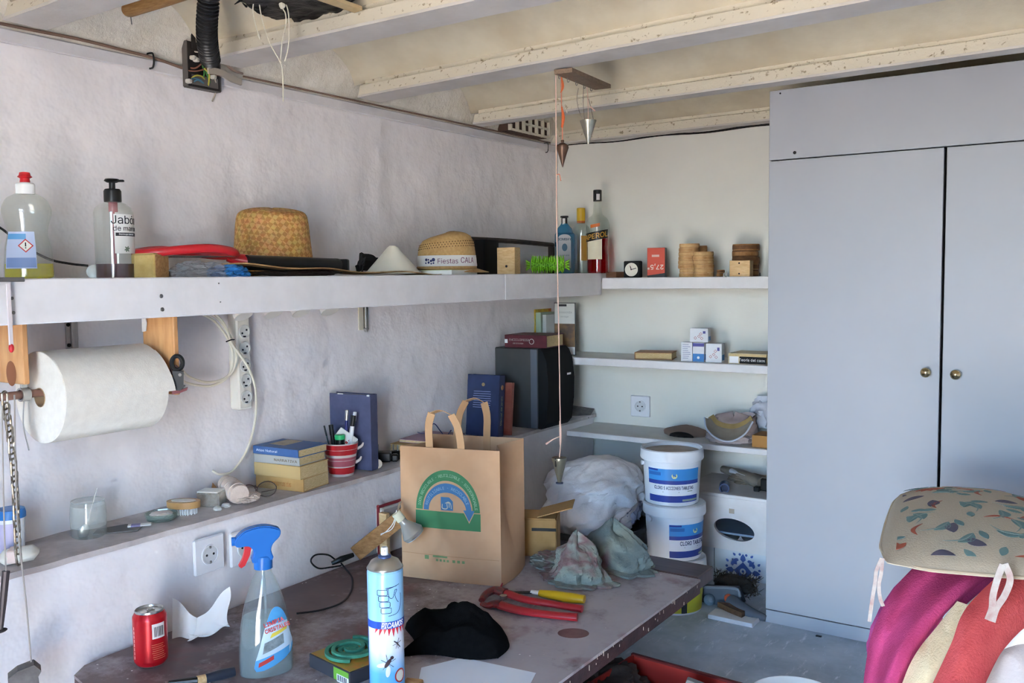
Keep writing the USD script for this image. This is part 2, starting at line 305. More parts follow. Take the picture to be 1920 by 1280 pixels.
# wardrobe
YW, XWD, XG, ZD, ZPL = -.6164, 1.0784, 1.5391, 1.8166, .5088
t = thing('wardrobe', 'tall pale grey built-in wardrobe with flat doors and small round knobs', 'wardrobe', (2.0, YW/2, ZP)); t.world = True
t.part('carcass', cat(box((XWD, YW+.021, ZP), (XWD+.018, -.002, 2.012)), box((XWD+.018, -.02, ZP), (XW-.02, -.002, 2.0)), box((XWD+.018, YW+.05, ZP), (XW-.02, YW+.06, 2.0))), dark)
t.part('filler_panel', box((XWD, YW, ZD+.0015), (XW-.02, YW+.019, 2.012), .001), melamine)
kn = lathe([(.0, -.026), (.006, -.0255), (.0115, -.0225), (.0132, -.018), (.0115, -.013), (.0065, -.009), (.0055, -.004), (.008, 0), (0, 0)], 24)
for a, b, kp in ((XWD, XG-.0035, (1736, 698)), (XG+.0035, 2.0, (1792, 702)), (2.007, 2.62, None), (2.627, XW-.02, None)):
    d = t.part('door', box((a, YW, ZPL+.0015), (b, YW+.019, ZD-.0015), .001), melamine)
    if kp:
        p = at_y(*kp, YW-.012); t.part('knob', xf(kn, (p[0], YW+.0005, p[2]), (-90, 0, 0)), gold, under=d, smooth=50)
t.part('plinth', box((XWD, YW+.001, ZP+.002), (XW-.02, YW+.02, ZPL-.0015), .001), melamine)
for px, py, r in ((1463, 175, .0025), (1490, 286, .0045)):
    p = at_y(px, py, YW); t.part('screw_hole', xf(cyl(r, .0012, 12), (p[0], YW+.0004, p[2]), (90, 0, 0)), dark)
# dark shadow gap where the back wall stops short of the last joist
gp = np.array([(x, -.004+0*x, ZC-.004+.003*math.sin(x*17)) for x in np.linspace(.06, 1.3, 24)])
solo('cable', 'thin black cable lying in the gap along the top of the back wall', 'cable', tube(gp, np.linspace(.002, .006, 24), 6, 2), dark)
# painted cabinet with an oval hole, and the tile under it
YC = -.30
a, b = at_y(1325, 927, YC), at_y(1436, 940, YC)
zt = at_y(1380, 935, YC)[2]; zb = at_y(1380, 1033, YC)[2]
t = thing('cabinet', 'low white cabinet with an oval opening in its front, beside the wardrobe', 'cabinet', (.85, YC, ZP)); t.world = True
c = at_y(1376, 993, YC)
ov = Point(0, 0).buffer(1, 48); import shapely.affinity as aff
ov = aff.rotate(aff.scale(ov, .0705, .036), -7)
pan = sbox(a[0]-.10-c[0], zb-c[2], 1.076-c[0], zt-c[2])
t.part('front_panel', xf(prism(pan.difference(ov), .014), (c[0], YC+.014, c[2]), (90, 0, 0)), white, smooth=20)
t.part('top', box((a[0]-.10, YC-.004, zt), (1.076, -.002, zt+.012), .002), white)
t.part('bottom', box((a[0]-.10, YC+.02, zb), (1.076, -.002, zb+.012), .002), white)
t.part('inner_shelf', box((a[0]-.10, YC+.03, zb+.045), (1.076, -.02, zb+.052)), M('pale_blue_board', '#7f93a8', .6))
t.part('paper_tab', xf(box((-.009, -.001, -.008), (.009, 0, .008)), at_y(1372, 958, YC-.0002)), M('tab_beige', '#a99c8c', .8))
solo('folded_paper', 'small white folded paper standing inside the oval opening of the cabinet', 'paper', xf(prism([(-.016, 0), (.018, 0), (0, .024)], .002, R=(90, 0, 0)), (at_y(1385, 1000, YC+.04)[0], YC+.06, zb+.0125)), white)
ZCAB = zt+.012
# patterned tile
YT = -.285
t0, t1 = at_y(1340, 1040, YT), at_y(1433, 1125, YT)
t = thing('wall_tile', 'white ceramic tile with a blue flower pattern under the oval-hole cabinet', 'tile', (1.0, YT, ZP)); t.world = True
tw = (t1[0]-t0[0])+.055; tz1 = zb-.003; tz0 = tz1-tw
tilew = M('tile_white', '#cfd3d8', .2, spec=.6); tileb = M('tile_blue', '#4b5f9c', .25, spec=.6)
t.part('glazed_body', box((t0[0], YT, tz0), (t0[0]+tw, YT+.008, tz1), .0015), tilew)
t.part('neighbour_tile', box((t0[0]-.1, YT+.0004, tz0), (t0[0]-.003, YT+.008, tz1), .0015), tilew)
def petal(l, w): return Polygon([(0, 0), (l*.3, w), (l*.65, w*.8), (l, 0), (l*.65, -w*.8), (l*.3, -w)])
mot = []
for k in range(4):
    mot.append(aff.rotate(aff.translate(petal(.034, .011), .036, 0), k*90, origin=(0, 0)))
    mot.append(aff.rotate(aff.translate(petal(.030, .008), .034, 0), k*90+45, origin=(0, 0)))
    for s in (-1, 1):
        mot.append(aff.rotate(aff.translate(aff.rotate(petal(.02, .006), 60*s, origin=(0, 0)), .045, 0), k*90+22*s, origin=(0, 0)))
        mot.append(aff.rotate(aff.translate(Point(0, 0).buffer(.005), .066, .013*s), k*90, origin=(0, 0)))
        mot.append(aff.rotate(aff.translate(petal(.015, .005), .063, .02*s), k*90+45, origin=(0, 0)))
sq = aff.rotate(sbox(-.026, -.026, .026, .026), 45)
ring = sq.buffer(0).difference(Point(0, 0).buffer(.012)).union(Point(0, 0).buffer(.005))
t.part('blue_pattern', xf(flatplate(aff.scale(unary_union(mot+[ring]), .86, .86, origin=(0, 0)), .0007), (at_y(1393, 1072, YT)[0], YT-.0001, at_y(1393, 1071, YT)[2])), tileb, smooth=False)
# the work table
tb = usdkit.material(stage, '/World/Looks/table_top', {
    'g': ('geometry', {}), 'n1': ('noise_texture', {'scale': 3.2, 'detail': 5, 'roughness': .6}), 'r1': ('rgb_ramp', {'ramp': [(0, lin('#4a3535')), (.42, lin('#5e4a49')), (.62, lin('#74625f')), (1, lin('#6f5450'))]}),
    'n2': ('noise_texture', {'scale': 5, 'detail': 8, 'roughness': .72}), 'sx': ('separate_xyz', {}), 'mr': ('map_range', {'from_min': .35, 'from_max': .95, 'to_min': -.10, 'to_max': .15, 'clamp': True}), 'ad': ('math', {'math_type': 'add'}),
    'r2': ('rgb_ramp', {'ramp': [(0, (0, 0, 0)), (.42, (0, 0, 0)), (.60, (.72,)*3), (1, (.92,)*3)]}), 'm2': ('mix_color', {'b': lin('#bab2b4')}),
    'n3': ('noise_texture', {'scale': 7, 'detail': 3, 'roughness': .5, 'distortion': .5}), 'r3': ('rgb_ramp', {'ramp': [(0, (0, 0, 0)), (.60, (0, 0, 0)), (.72, (.65,)*3), (1, (.8,)*3)]}), 'm3': ('mix_color', {'b': lin('#7a3f3c')}),
    'v': ('voronoi_texture', {'scale': 55, 'randomness': 1.0}), 'r4': ('rgb_ramp', {'ramp': [(0, (1, 1, 1)), (.10, (1, 1, 1)), (.13, (0, 0, 0)), (1, (0, 0, 0))]}), 'n5': ('noise_texture', {'scale': 9}), 'r5': ('rgb_ramp', {'ramp': [(0, (0, 0, 0)), (.58, (0, 0, 0)), (.62, (1, 1, 1)), (1, (1, 1, 1))]}), 'mu': ('mix_color', {'blend_type': 'multiply', 'fac': 1.0}), 'm4': ('mix_color', {'b': lin('#e4e0dc')}),
    'bu': ('bump', {'distance': .0015}), 'p': ('principled_bsdf', {'roughness': .5, 'specular_ior_level': .35})},
    [('g.position', 'n1.vector'), ('n1.fac', 'r1.fac'), ('g.position', 'n2.vector'), ('g.position', 'sx.vector'), ('sx.x', 'mr.value'), ('n2.fac', 'ad.value1'), ('mr.result', 'ad.value2'), ('ad.value', 'r2.fac'), ('r2.color', 'm2.fac'), ('r1.color', 'm2.a'),
     ('g.position', 'n3.vector'), ('n3.fac', 'r3.fac'), ('r3.color', 'm3.fac'), ('m2.result', 'm3.a'), ('g.position', 'v.vector'), ('v.distance', 'r4.fac'), ('g.position', 'n5.vector'), ('n5.fac', 'r5.fac'), ('r4.color', 'mu.a'), ('r5.color', 'mu.b'), ('mu.result', 'm4.fac'), ('m3.result', 'm4.a'), ('m4.result', 'p.base_color'), ('n2.fac', 'bu.height'), ('bu.normal', 'p.normal')], surface='p.BSDF')
tedge = M('table_edge', '#4a2a28', .5, '#2e1c1b', sc=18, bump=.002, bsc=40)
chipm = M('paint_chip', '#a8988c', .7)
XT1, YT0, YT1 = 1.058, -2.262, -1.065
t = thing('work_table', 'worn dark brown wooden work table with paint stains and a dusty top', 'table', (.62, -1.6, 0)); t.world = True
crn = Polygon([(XL+.013, YT0+.10), (XL+.018, YT0+.05), (XL+.045, YT0+.012), (XL+.10, YT0), (XT1-.02, YT0), (XT1, YT0+.02), (XT1, YT1), (XL+.013, YT1)])
t.part('table_top', prism(crn, .006, (0, 0, ZT-.006)), tb, smooth=20)
t.part('edge_band', prism(crn.buffer(-.0005), .03, (0, 0, ZT-.0365)), tedge, smooth=20)
t.part('end_board', box((.5, YT1+.0015, ZT-.034), (XT1-.008, YT1+.11, ZT+.003), .003), M('end_board_wood', '#4b3a38', .45, '#392b2b', sc=9, stretch=(1, 8, 1)), smooth=30)
for x in (XL+.06, XT1-.16):
    for y in (YT0+.12, YT1-.45): t.part('leg', box((x-.03, y-.03, 0 if y < -1.43 else ZP), (x+.03, y+.03, ZT-.037), .003), tedge)
for x in (XL+.05, XT1-.17): t.part('apron', box((x, YT0+.15, ZT-.12), (x+.025, YT1-.45, ZT-.037)), tedge)
chips = []
for k in range(26):
    y = rng.uniform(-1.75, YT1); z = ZT-.002-rng.uniform(.0, .03)*rng.uniform(0, 1)
    chips.append(box((XT1-.0002, y, z-rng.uniform(.001, .010)), (XT1+.0008, y+rng.uniform(.0005, .0022), min(z+.001, ZT-.001))))
t.part('paint_chips', cat(*chips), chipm, smooth=False, kind='stuff')
# wall sockets
sockw = M('socket_white', '#dcdce0', .35, spec=.5)
hole = M('socket_hole', '#1d1d20', .6)
def socket(label, P, rz, s=.083, cover=None):
    t = thing('wall_socket', label, 'socket', P, rz)           # local -y faces the room
    t.part('plate', cbox(s, .009, s, .003, (0, -.0045, -s/2)), sockw)
    t.part('rim', xf(lathe([(.0205, 0), (.0235, 0), (.0235, .003), (.0205, .003), (.0205, 0)], 32, False), (0, -.0088, 0), (90, 0, 0)), sockw)
    t.part('cup', xf(lathe([(0, .0), (.0205, .0), (.0205, .0015), (0, .0015)], 32), (0, -.0085, 0), (90, 0, 0)), M('socket_cup', '#c9cacd', .4))
    for sx in (-1, 1): t.part('pin_hole', xf(cyl(.0028, .0008, 12), (sx*.0095, -.0098, 0), (90, 0, 0)), hole)
    for sz in (-1, 1): t.part('earth_clip', cbox(.005, .003, .006, .0008, (0, -.011, sz*.0175-.003)), screwm)
    if cover: t.part('plug', xf(cyl(.0225, .02, 24, bev=.003), (0, -.009, 0), (90, 0, 0)), M('black_rubber', '#191919', .5))
    return t
for px, py, lab, cv in ((389, 1038, 'white wall socket in the front of the ledge, left of the spray bottle', None), (455, 1024, 'wall socket partly hidden behind the blue spray trigger', None)):
    P = at_x(px, py, XL+.005); socket(lab, P, math.pi/2, cover=cv)
socket('white wall socket on the back wall above the lowest shelf', at_y(1202, 761, -.001), 0)
# ================================================================ things on the long upper shelf, from the near end to the corner
pet = clear('clear_plastic', '#f2f4f0', .05, haze=.035, hazecol='#d8d8d2'); glass = clear('clear_glass', '#eef2ef', .03)
blackp = M('black_plastic', '#151515', .38); blackm = M('black_matt', '#131313', .85); redp = M('red_plastic', '#c3232b', .35, spec=.5)
whitep = M('white_plastic', '#e6e4e0', .35); labelw = M('label_white', '#e4e4e4', .5)
ink = M('ink_dark', '#2a2a2e', .6); wood_pale = M('pale_wood', '#d9b888', .65, '#c79f6c', sc=30, stretch=(1, 6, 6)); wood_mid = M('mid_wood', '#b98b5a', .65, '#9c6f43', sc=25, stretch=(1, 6, 6))
wood_dark = M('dark_wood', '#6a4b34', .6, '#4f3727', sc=22, stretch=(6, 1, 6)); paperw = M('paper_white', '#e6e3dc', .8); pages = M('book_pages', '#d6bf92', .85, '#bfa574', sc=120, stretch=(1, 1, 6))
def S(px, x): p = at_x(px, 505, x); p[2] = ZS; return p
def shell(prof, th=0): return np.array(prof, float)      # one thin wall
def sq(m, y): m = m.copy(); m.apply_scale([1, y, 1]); return m
# washing-up liquid
P = S(55, .17); s = mpp(P); t = thing('dish_soap_bottle', 'clear squeeze bottle of yellow washing-up liquid with a red spout on the upper shelf', 'bottle', P, facing(P))
pr = [(0, 0), (38, 0), (43, 4), (42, 26), (39, 60), (34, 84), (36, 100), (42, 122), (41, 135), (33, 150), (20, 158), (15, 160)]
pr = rounded([(a*s, 0, b*s) for a, b in pr[2:]], 4)[:, [0, 2]]; pr = np.vstack([[(0, 0), (38*s, 0)], pr])
t.part('bottle_body', sq(lathe(shell(pr, .001), 40, False), .62), pet, smooth=60)
t.part('liquid', sq(lathe([(0, .0018), (36*s, .0018), (41*s, 5*s), (40.5*s, 29*s), (0, 29*s)], 40), .60), clear('soap_yellow', '#f0e648', .08, haze=.45, hazecol='#d8c81e'), smooth=40)
t.part('cap', sq(lathe([(16.5*s, 158*s), (16.5*s, 176*s), (14*s, 179*s), (7*s, 180*s), (0, 180*s)], 28), .9), whitep)
t.part('spout', lathe([(0, 179*s), (9*s, 180*s), (8*s, 187*s), (13*s, 190*s), (10*s, 193*s), (9*s, 198*s), (5*s, 199*s), (0, 199*s)], 20), redp)
rf = lambda z: np.interp(z/s, [0, 20, 60, 84, 95], [43, 42.4, 39.3, 34.6, 35])*s+.0004
def lab(a0, a1, z0, z1): return sq(patch(1, a0, a1, z0*s, z1*s, .0005, 20, rf), .62)
t.part('label', lab(-62, 18, 20, 88), M('label_pale_blue', '#b9c4de', .45))
t.part('label_band', sq(patch(1, -60, -5, 74*s, 84*s, .0004, 14, lambda z: rf(z)+.0007), .62), M('label_cyan', '#5f9dcf', .4))
t.part('label_print', sq(patch(1, -58, 16, 22*s, 40*s, .0004, 14, lambda z: rf(z)+.0007), .62), M('label_mid_blue', '#7d93c0', .5))
def onlabel(m, z): 
    m = wrap(m, 40*s); v = np.array(m.vertices); m.vertices = v; return sq(xf(m, (0, 0, z*s)), .62)
dm = aff.rotate(sbox(-9*s, -9*s, 9*s, 9*s), 45).difference(aff.rotate(sbox(-7.2*s, -7.2*s, 7.2*s, 7.2*s), 45))
t.part('warning_diamond', onlabel(xf(flatplate(aff.rotate(sbox(-8*s, -8*s, 8*s, 8*s), 45), .0003), (-4*s, -.0010, 0)), 62), paperw)
t.part('warning_diamond', onlabel(xf(flatplate(dm, .0004), (-4*s, -.0014, 0)), 62), M('print_red', '#c23a35', .5))
t.part('warning_mark', onlabel(cat(xf(box((-1*s, -.0006, -1), (1*s, 0, 6*s)) if False else box((-1*s, -.0006, -1.5*s), (1*s, 0, 6*s)), (-4*s, -.0012, 0)), xf(box((-1*s, -.0006, -5*s), (1*s, 0, -3*s)), (-4*s, -.0012, 0))), 62), ink)
# hand soap
P = S(217, .16); s = mpp(P); t = thing('soap_dispenser', 'clear pump bottle of dark red hand soap with a black pump', 'soap dispenser', P, facing(P))
r = 34.5*s
t.part('bottle_body', lathe(shell([(0, 0), (r-.003, 0), (r, .003), (r, 122*s), (r-3*s, 131*s), (22*s, 139*s), (15*s, 142*s)], .001), 40, False), pet, smooth=50)
t.part('liquid', lathe([(0, .0018), (r-.0014, .0018), (r-.0014, 27*s), (0, 27*s)], 40), clear('soap_red', '#7a1228', .08, haze=.55, hazecol='#4a0c1c'))
t.part('dip_tube', xf(cat(cyl(2.4*s, 136*s, 10), cyl(8*s, 20*s, 16, (0, 0, 122*s))), (0, 0, .002)), clear('tube_pink', '#e0a0a8', .2, haze=.4, hazecol='#c98088'))
t.part('collar', lathe([(0, 142*s), (15*s, 142*s), (15.5*s, 144*s), (15.5*s, 162*s), (13*s, 166*s), (0, 166*s)], 28), blackp)
t.part('pump_stem', cyl(5.5*s, 16*s, 16, (0, 0, 165*s)), blackp)
hd = cat(lathe([(0, 178*s), (9*s, 178*s), (14*s, 181*s), (12*s, 184.5*s), (0, 185*s)], 24), box((-.004, -22*s, 179*s), (.004, 0, 183*s), .0015))
t.part('pump_head', xf(hd, R=(0, 0, 70)), blackp)
t.part('label', patch(r, 0, 95, 46*s, 118*s, .0004, 24), M('label_milky', '#dcdad6', .5))
t.part('lettering', wrap(xf(text('Jabón', 15*s, .0005), (20*s, -.0009, 108*s)), r, .12), ink)
t.part('lettering', wrap(xf(text('de manos', 9*s, .0005), (22*s, -.0009, 92*s)), r, .12), ink)
t.part('label_bar', patch(r+.0006, 4, 95, 78*s, 84*s, .0004, 20), ink)
t.part('lettering', wrap(xf(text('Dermoprotector', 3.2*s, .0004), (20*s, -.0013, 81*s)), r, .12), labelw)
lf = unary_union([aff.rotate(aff.scale(Point(0, 0).buffer(1), 6*s, 1.6*s), a, origin=(0, 0)).buffer(0) for a in (20, 65, 130)])
t.part('leaf_print', wrap(xf(flatplate(lf, .0003), (18*s, -.0008, 54*s)), r, .12), M('leaf_ink', '#6d7a6a', .6))
# small bulb, sponge block
P = S(176, .10); s = mpp(P)
t = thing('light_bulb', 'small white round bulb lying behind the soap dispenser', 'bulb', P+[0, 0, 13*s], 0)
t.part('globe', blob((13.5*s, 13*s, 13*s), 0, sub=3), M('bulb_white', '#e8e9e4', .3), smooth=True)
t.part('screw_base', xf(cyl(6*s, 20*s, 16), (0, 6*s, 0), (-80, 0, 20)), steel)
P = S(281, .20); s = mpp(P); t = thing('wood_block', 'pale yellowish wooden block standing beside the soap dispenser', 'block', P, .35)
t.part('block', cbox(.058, .05, 46*s, .004), M('yellow_sponge', '#d3b878', .85, '#c2a25f', sc=40, bump=.001, bsc=90))
t.part('end_face', cbox(.002, .046, 42*s, .0008, (.030, 0, .002)), wood_mid)
# electric fly swatter: red oval head, black grip
A, B, C = S(252, .17), S(470, .22), S(627, .235); s = mpp(B)
A[2] = ZS+47*s*.86; zc = ZS+.046; hx = (B+C)/2
t = thing('fly_swatter', 'red racket-shaped electric fly swatter with a thick black grip', 'fly swatter', (.2, (A[1]+C[1])/2, ZS+.03)); t.world = True
L = B[1]-A[1]; cx = .185; loop = []
for a in np.linspace(0, 2*np.pi, 40, endpoint=False):
    u = math.cos(a); w = .078*math.sin(a)*(1-.25*u) ; y = A[1]+L*.47*(1-u)*.92
    loop.append((cx+w, y, ZS+.052+.012*math.sin(math.pi*(y-A[1])/L)-.016*max(0, (y-A[1])/L-.45)))
t.part('rim', tube(loop, .0085, 10, 3, closed=True, flat=1.15), redp, smooth=60)
nk = (cx, A[1]+L*.86, ZS+.054-.006)
t.part('neck', tube([nk, (cx+.012, (nk[1]+B[1])/2, ZS+.042), (B[0], B[1]+.005, ZS+.034)], [.011, .014, .017], 12, 5), redp)
gz = [tube([(cx-.07, y, ZS+.047), (cx+.07, y, ZS+.047)], .0006, 4, 0) for y in np.linspace(A[1]+L*.15, A[1]+L*.75, 26)]+[tube([(x, A[1]+L*.12, ZS+.047), (x, A[1]+L*.78, ZS+.047)], .0006, 4, 0) for x in np.linspace(cx-.06, cx+.06, 14)]
t.part('wire_mesh', cat(*gz), M('grey_wire', '#8a8580', .4, metal=.8), kind='stuff')
t.part('grip', tube([(B[0], B[1]-.012, ZS+.034), (C[0], C[1]-.01, ZS+.028), (C[0]+.001, C[1], ZS+.028)], [.018, .018, .018], 16, 4), blackp, smooth=50)
t.part('end_cap', xf(cyl(.0145, .006, 16), (C[0], C[1]-.002, ZS+.028), (-90, 0, 0)), blackm)
# plastic bag with blue
def crumple(S3, seed, amp=.35, sc=2.2, flat=-.45, sub=4): return blob(S3, amp, sc, seed, sub, True, flat*S3[2])
P = S(372, .23); solo('plastic_bag', 'crumpled clear plastic bag lying under the red fly swatter', 'bag', xf(crumple((.045, .055, .022), 5), P+[0, 0, .0095]), clear('bag_film', '#e6e6e6', .12, haze=.35, hazecol='#b9b7b8'))
P = S(428, .25); solo('blue_pouch', 'small blue plastic pouch beside the crumpled clear bag', 'pouch', xf(crumple((.03, .042, .017), 8), P+[0, 0, .0075]), M('blue_film', '#3f86c4', .35))
# straw hat with a coarse weave
straw = usdkit.material(stage, '/World/Looks/straw_coarse', {'c': ('texture_coordinate', {}), 'g': ('geometry', {}), 'mp': ('mapping', {'scale': (1, 1, 1), 'rotation': (.78, .2, .4)}), 'w': ('checker_texture', {'scale': 95, 'color1': lin('#c8995a'), 'color2': lin('#ac7a3e')}), 'n': ('noise_texture', {'scale': 60, 'detail': 3}), 'mx': ('mix_color', {'fac': .4, 'blend_type': 'overlay'}), 'bu': ('bump', {'distance': .003}), 'p': ('principled_bsdf', {'roughness': .7})},
    [('g.position', 'mp.vector'), ('mp.vector', 'w.vector'), ('g.position', 'n.vector'), ('w.color', 'mx.a'), ('n.color', 'mx.b'), ('mx.result', 'p.base_color'), ('w.fac', 'bu.height'), ('bu.normal', 'p.normal')], surface='p.BSDF')
P = S(513, .115); s = mpp(P); t = thing('straw_hat', 'coarsely woven golden straw hat with a flat-topped crown', 'hat', P, facing(P))
pr = rounded([(74*s, 0, 12*s), (72*s, 0, 40*s), (69*s, 0, 70*s), (66*s, 0, 100*s), (61*s, 0, 116*s), (45*s, 0, 123*s), (20*s, 0, 126*s), (0, 0, 126*s)], 4)[:, [0, 2]]
cr = lathe(pr, 48, False); v = np.array(cr.vertices); v[:, 2] += .004*np.sin(np.arctan2(v[:, 1], v[:, 0])*2+.6)*(v[:, 2] > 90*s); v[:, 1] *= .8; cr.vertices = v
t.part('crown', cr, straw, smooth=60)
def brim(u, v):
    a = 2*np.pi*u; r_ = (73+v*14)*s; z = 12*s+v*6*s*np.sin(2*a+.5)-v*3*s
    return r_*np.cos(a), .8*r_*np.sin(a), z
t.part('brim', sheet(brim, 60, 8, .003), straw, smooth=60)
# wavy palm mat and dark folded cloth under the grip
a0, a1 = S(440, .26), S(795, .24)
def mat(u, v):
    y = a0[1]+(a1[1]-a0[1])*u; x = .165+.135*v+.012*np.sin(u*9); z = ZS+.024*(1-u)**1.4+.004+.003*np.sin(u*16+v*2)
    return x, y, z
solo('palm_leaf_fan', 'thin wavy brown palm-leaf mat lying under the black grip and the white cone', 'mat', sheet(mat, 60, 10, .003), M('palm_leaf', '#b08a58', .75, '#8a6740', sc=24, stretch=(6, 1, 1)), smooth=50)
P = S(560, .225); solo('folded_cloth', 'dark brown folded cloth tucked under the wavy palm mat', 'cloth', xf(blob((.05, .13, .0085), .3, 3, 4, 4, False, -.0085), P+[0, 0, .0088]), M('brown_cloth', '#3a2a22', .9))
# black straps and plug
P = S(644, .2); s = mpp(P); t = thing('power_adapter', 'small square black plug-in adapter between the black grip and the black straps', 'adapter', P+[0, 0, .009], .5)
t.part('body', cbox(.028, .022, .036, .003), blackp); t.part('wire', tube([(0, .01, .004), (.03, .03, .002), (.05, .06, .0), (.03, .10, .001)], .002, 6), blackp)
P = S(700, .15); t = thing('black_straps', 'heap of black webbing straps behind the white cone', 'straps', P); s = mpp(P)
for k in range(5):
    a = rng.uniform(-.9, .9); pts = [(rng.uniform(-.04, .04)*1.0, -.065+.034*i, .018+abs(rng.normal(0, .022))) for i in range(5)]
    t.part('strap', xf(ribbon(pts, .02, .002, (0, a, 1)), R=(0, 0, 8*a)), blackm)
# white cone
P = S(737, .235); s = mpp(P); P[2] += .005; t = thing('paper_cone', 'white truncated cone standing mouth down on the shelf', 'cone', P)
t.part('cone', lathe([(48*s, 0), (48.5*s, 4*s), (46*s, 8*s), (10*s, 49*s), (6*s, 52*s), (0, 52*s)], 40), M('cone_white', '#dcd8c8', .55), smooth=30)
t.part('rim', lathe([(48.8*s, 1*s), (50*s, 2*s), (50*s, 5*s), (48.8*s, 6*s)], 40, False), M('cone_rim', '#cfc9b4', .6))
# booklet and fedora
P = S(843, .24); s = mpp(P); t = thing('booklet', 'thin pale green booklet lying under the banded straw hat', 'booklet', P, .1)
t.part('cover', cat(cbox(.11, .15, .0012, 0, (0, 0, .014)), cbox(.11, .15, .0012)), M('pale_green_cover', '#c6c98a', .5, '#b0b070', sc=20)); t.part('pages', cbox(.106, .146, .0124, 0, (0, 0, .0014)), paperw)
P = S(838, .19); s = mpp(P); P[2] += .0165; t = thing('straw_fedora', 'pale straw hat with a white printed band and a row of holes round the crown', 'hat', P, facing(P)+.0, ry=0, rx=0)
fst = M('straw_fine', '#c4a06a', .7, '#b48e58', sc=120, bump=.0008, bsc=260)
rx_, hz = 55*s, 58*s
def fr(z): return np.interp(z/s, [0, 10, 30, 48, 60, 66], [56, 55, 53.5, 51, 44, 30])*s
def crown(u, v):
    a = 2*np.pi*u; tilt = 1+.10*np.cos(a+.5); vv = np.clip(v/.8, 0, 1); z = vv*60*s*tilt; r_ = np.where(v <= .8, fr(vv*62*s), 43*s*(1-(v-.8)/.2))
    z = z+np.where(v > .8, 7*s*np.sin((v-.8)/.2*np.pi/2)-3.5*s*((v-.8)/.2)**3, 0)
    return r_*np.cos(a), r_*np.sin(a)*.85, z
t.part('crown', sheet(crown, 64, 26, .0018), fst, smooth=60)
bandf = lambda z: fr(z)+.0012
t.part('band', sq(patch(1, -150, 150, 6*s, 26*s, .0008, 48, bandf), .85), M('band_white', '#dcd9d6', .6))
tx = cat(*[wrap(xf(text(w, h_*s, .0005, w=w_*s), (x_*s, -.0022, z_*s)), 54.8*s) for w, h_, w_, x_, z_ in (('Fiestas', 9, 37, 2, 15.5), ('CALA', 10, 32, 42, 17))])
t.part('lettering', sq(tx, .85), M('band_ink', '#7b4a63', .6))
dc = cat(*[wrap(xf(flatplate(Point(0, 0).buffer(r_*s, 10), .0006), (x_*s, -.0022, z_*s)), 54.8*s) for x_, z_, r_ in ((-40, 18, 2.6), (-41, 12, 1.6), (-34.5, 13, 2.2), (-35, 18, 1.6), (-29.5, 16, 2.2), (-29, 11, 1.5), (-24.5, 18, 3.2), (-24.5, 12, 1.6))])
t.part('band_motifs', sq(dc, .85), M('motif_blue', '#343a6a', .6))
hl = []
for row, zz in enumerate((39, 43, 47)):
    for k in range(-14, 15):
        a = math.radians(k*6+row*3); q = fr(zz*s)+.0012; hl.append(xf(cbox(.0024, .0012, .0028), (q*math.sin(a), -.85*q*math.cos(a), zz*s*(1+.10*math.cos(a-math.pi/2+.5))), (0, 0, math.degrees(a))))
t.part('vent_holes', cat(*hl), M('hole_brown', '#5a3f26', .9), smooth=False, kind='stuff')
def fbrim(u, v):
    a = 2*np.pi*u; r_ = (55+v*24)*s; z = 1.5*s-v*11*s*np.clip(np.cos(a-.0), -.2, 1)*.9+v*3*s*np.cos(2*a)
    return r_*np.cos(a), r_*np.sin(a)*.85, z
t.part('brim', sheet(fbrim, 64, 8, .002), fst, smooth=60)
# dark frame with its rail, wooden block with a hole, spiky green massage roller
P = S(905, .08); s = mpp(P); Q = S(1040, .05)
t = thing('picture_frame', 'dark wooden picture frame leaning against the wall behind the fedora', 'frame', (.06, (P[1]+Q[1])/2, ZS)); t.world = True
y0, y1 = S(886, .06)[1], S(1046, .06)[1]; h = 67*s
dkf = M('frame_dark', '#2b221e', .6, '#3d312b', sc=30)
t.part('top_rail', tube([(.035, y0, ZS+h), (.035, (y0+y1)/2, ZS+h-.001), (.035, y1, ZS+h-.009)], .011, 8, 3, flat=.8), dkf)
t.part('side_board', box((.03, y0, ZS+.0005), (.11, S(936, .11)[1], ZS+h-.004), .002), blackm)
t.part('side_rail', box((.024, y1-.016, ZS+.0005), (.046, y1, ZS+h-.016), .002), dkf)
P = S(954, .2); s = mpp(P); t = thing('wood_block', 'pale upright wooden block with a small dark hole, next to the spiky green roller', 'block', P, facing(P)*.35)
t.part('block', cbox(36*s, .05, 50*s, .0015), wood_pale); t.part('hole', xf(cyl(2.3*s, .0008, 12), (1*s, -.0253, 15*s), (90, 0, 0)), dark)
P = S(1027, .24); s = mpp(P); t = thing('spiky_roller', 'bright green rubber roller covered in soft spikes', 'massage roller', P, facing(P))
lime = M('lime_rubber', '#7fbf2a', .5); R_ = 10.5*s
t.part('core', xf(cyl(R_, 62*s, 20, bev=.006), (-31*s, 0, R_+6*s), (0, 90, 0)), lime, smooth=50)
sp = []
for i in range(15):
    for k in range(13):
        a = k/13*2*np.pi+(i % 2)*.24; 
        d = np.array([0, math.cos(a), math.sin(a)]); b0 = np.array([(-29+i*4.15)*s, 0, R_+6*s])+d*R_*.9
        tip = b0+d*8.5*s+np.array([rng.normal(0, 1)*s, 0, 0]); 
        if tip[2] > .0005: sp.append(tube([b0, tip], [2.2*s, .5*s], 5, 0))
for e in (-1, 1):
    for k in range(9): a = k/9*2*np.pi; d = np.array([e*.9, math.cos(a)*.7, math.sin(a)*.7]); b0 = np.array([e*28*s, 0, R_+6*s])+d*R_*.6; sp.append(tube([b0, b0+d*8*s], [2*s, .6*s], 5, 0))
t.part('spikes', cat(*sp), lime, smooth=False, kind='stuff')
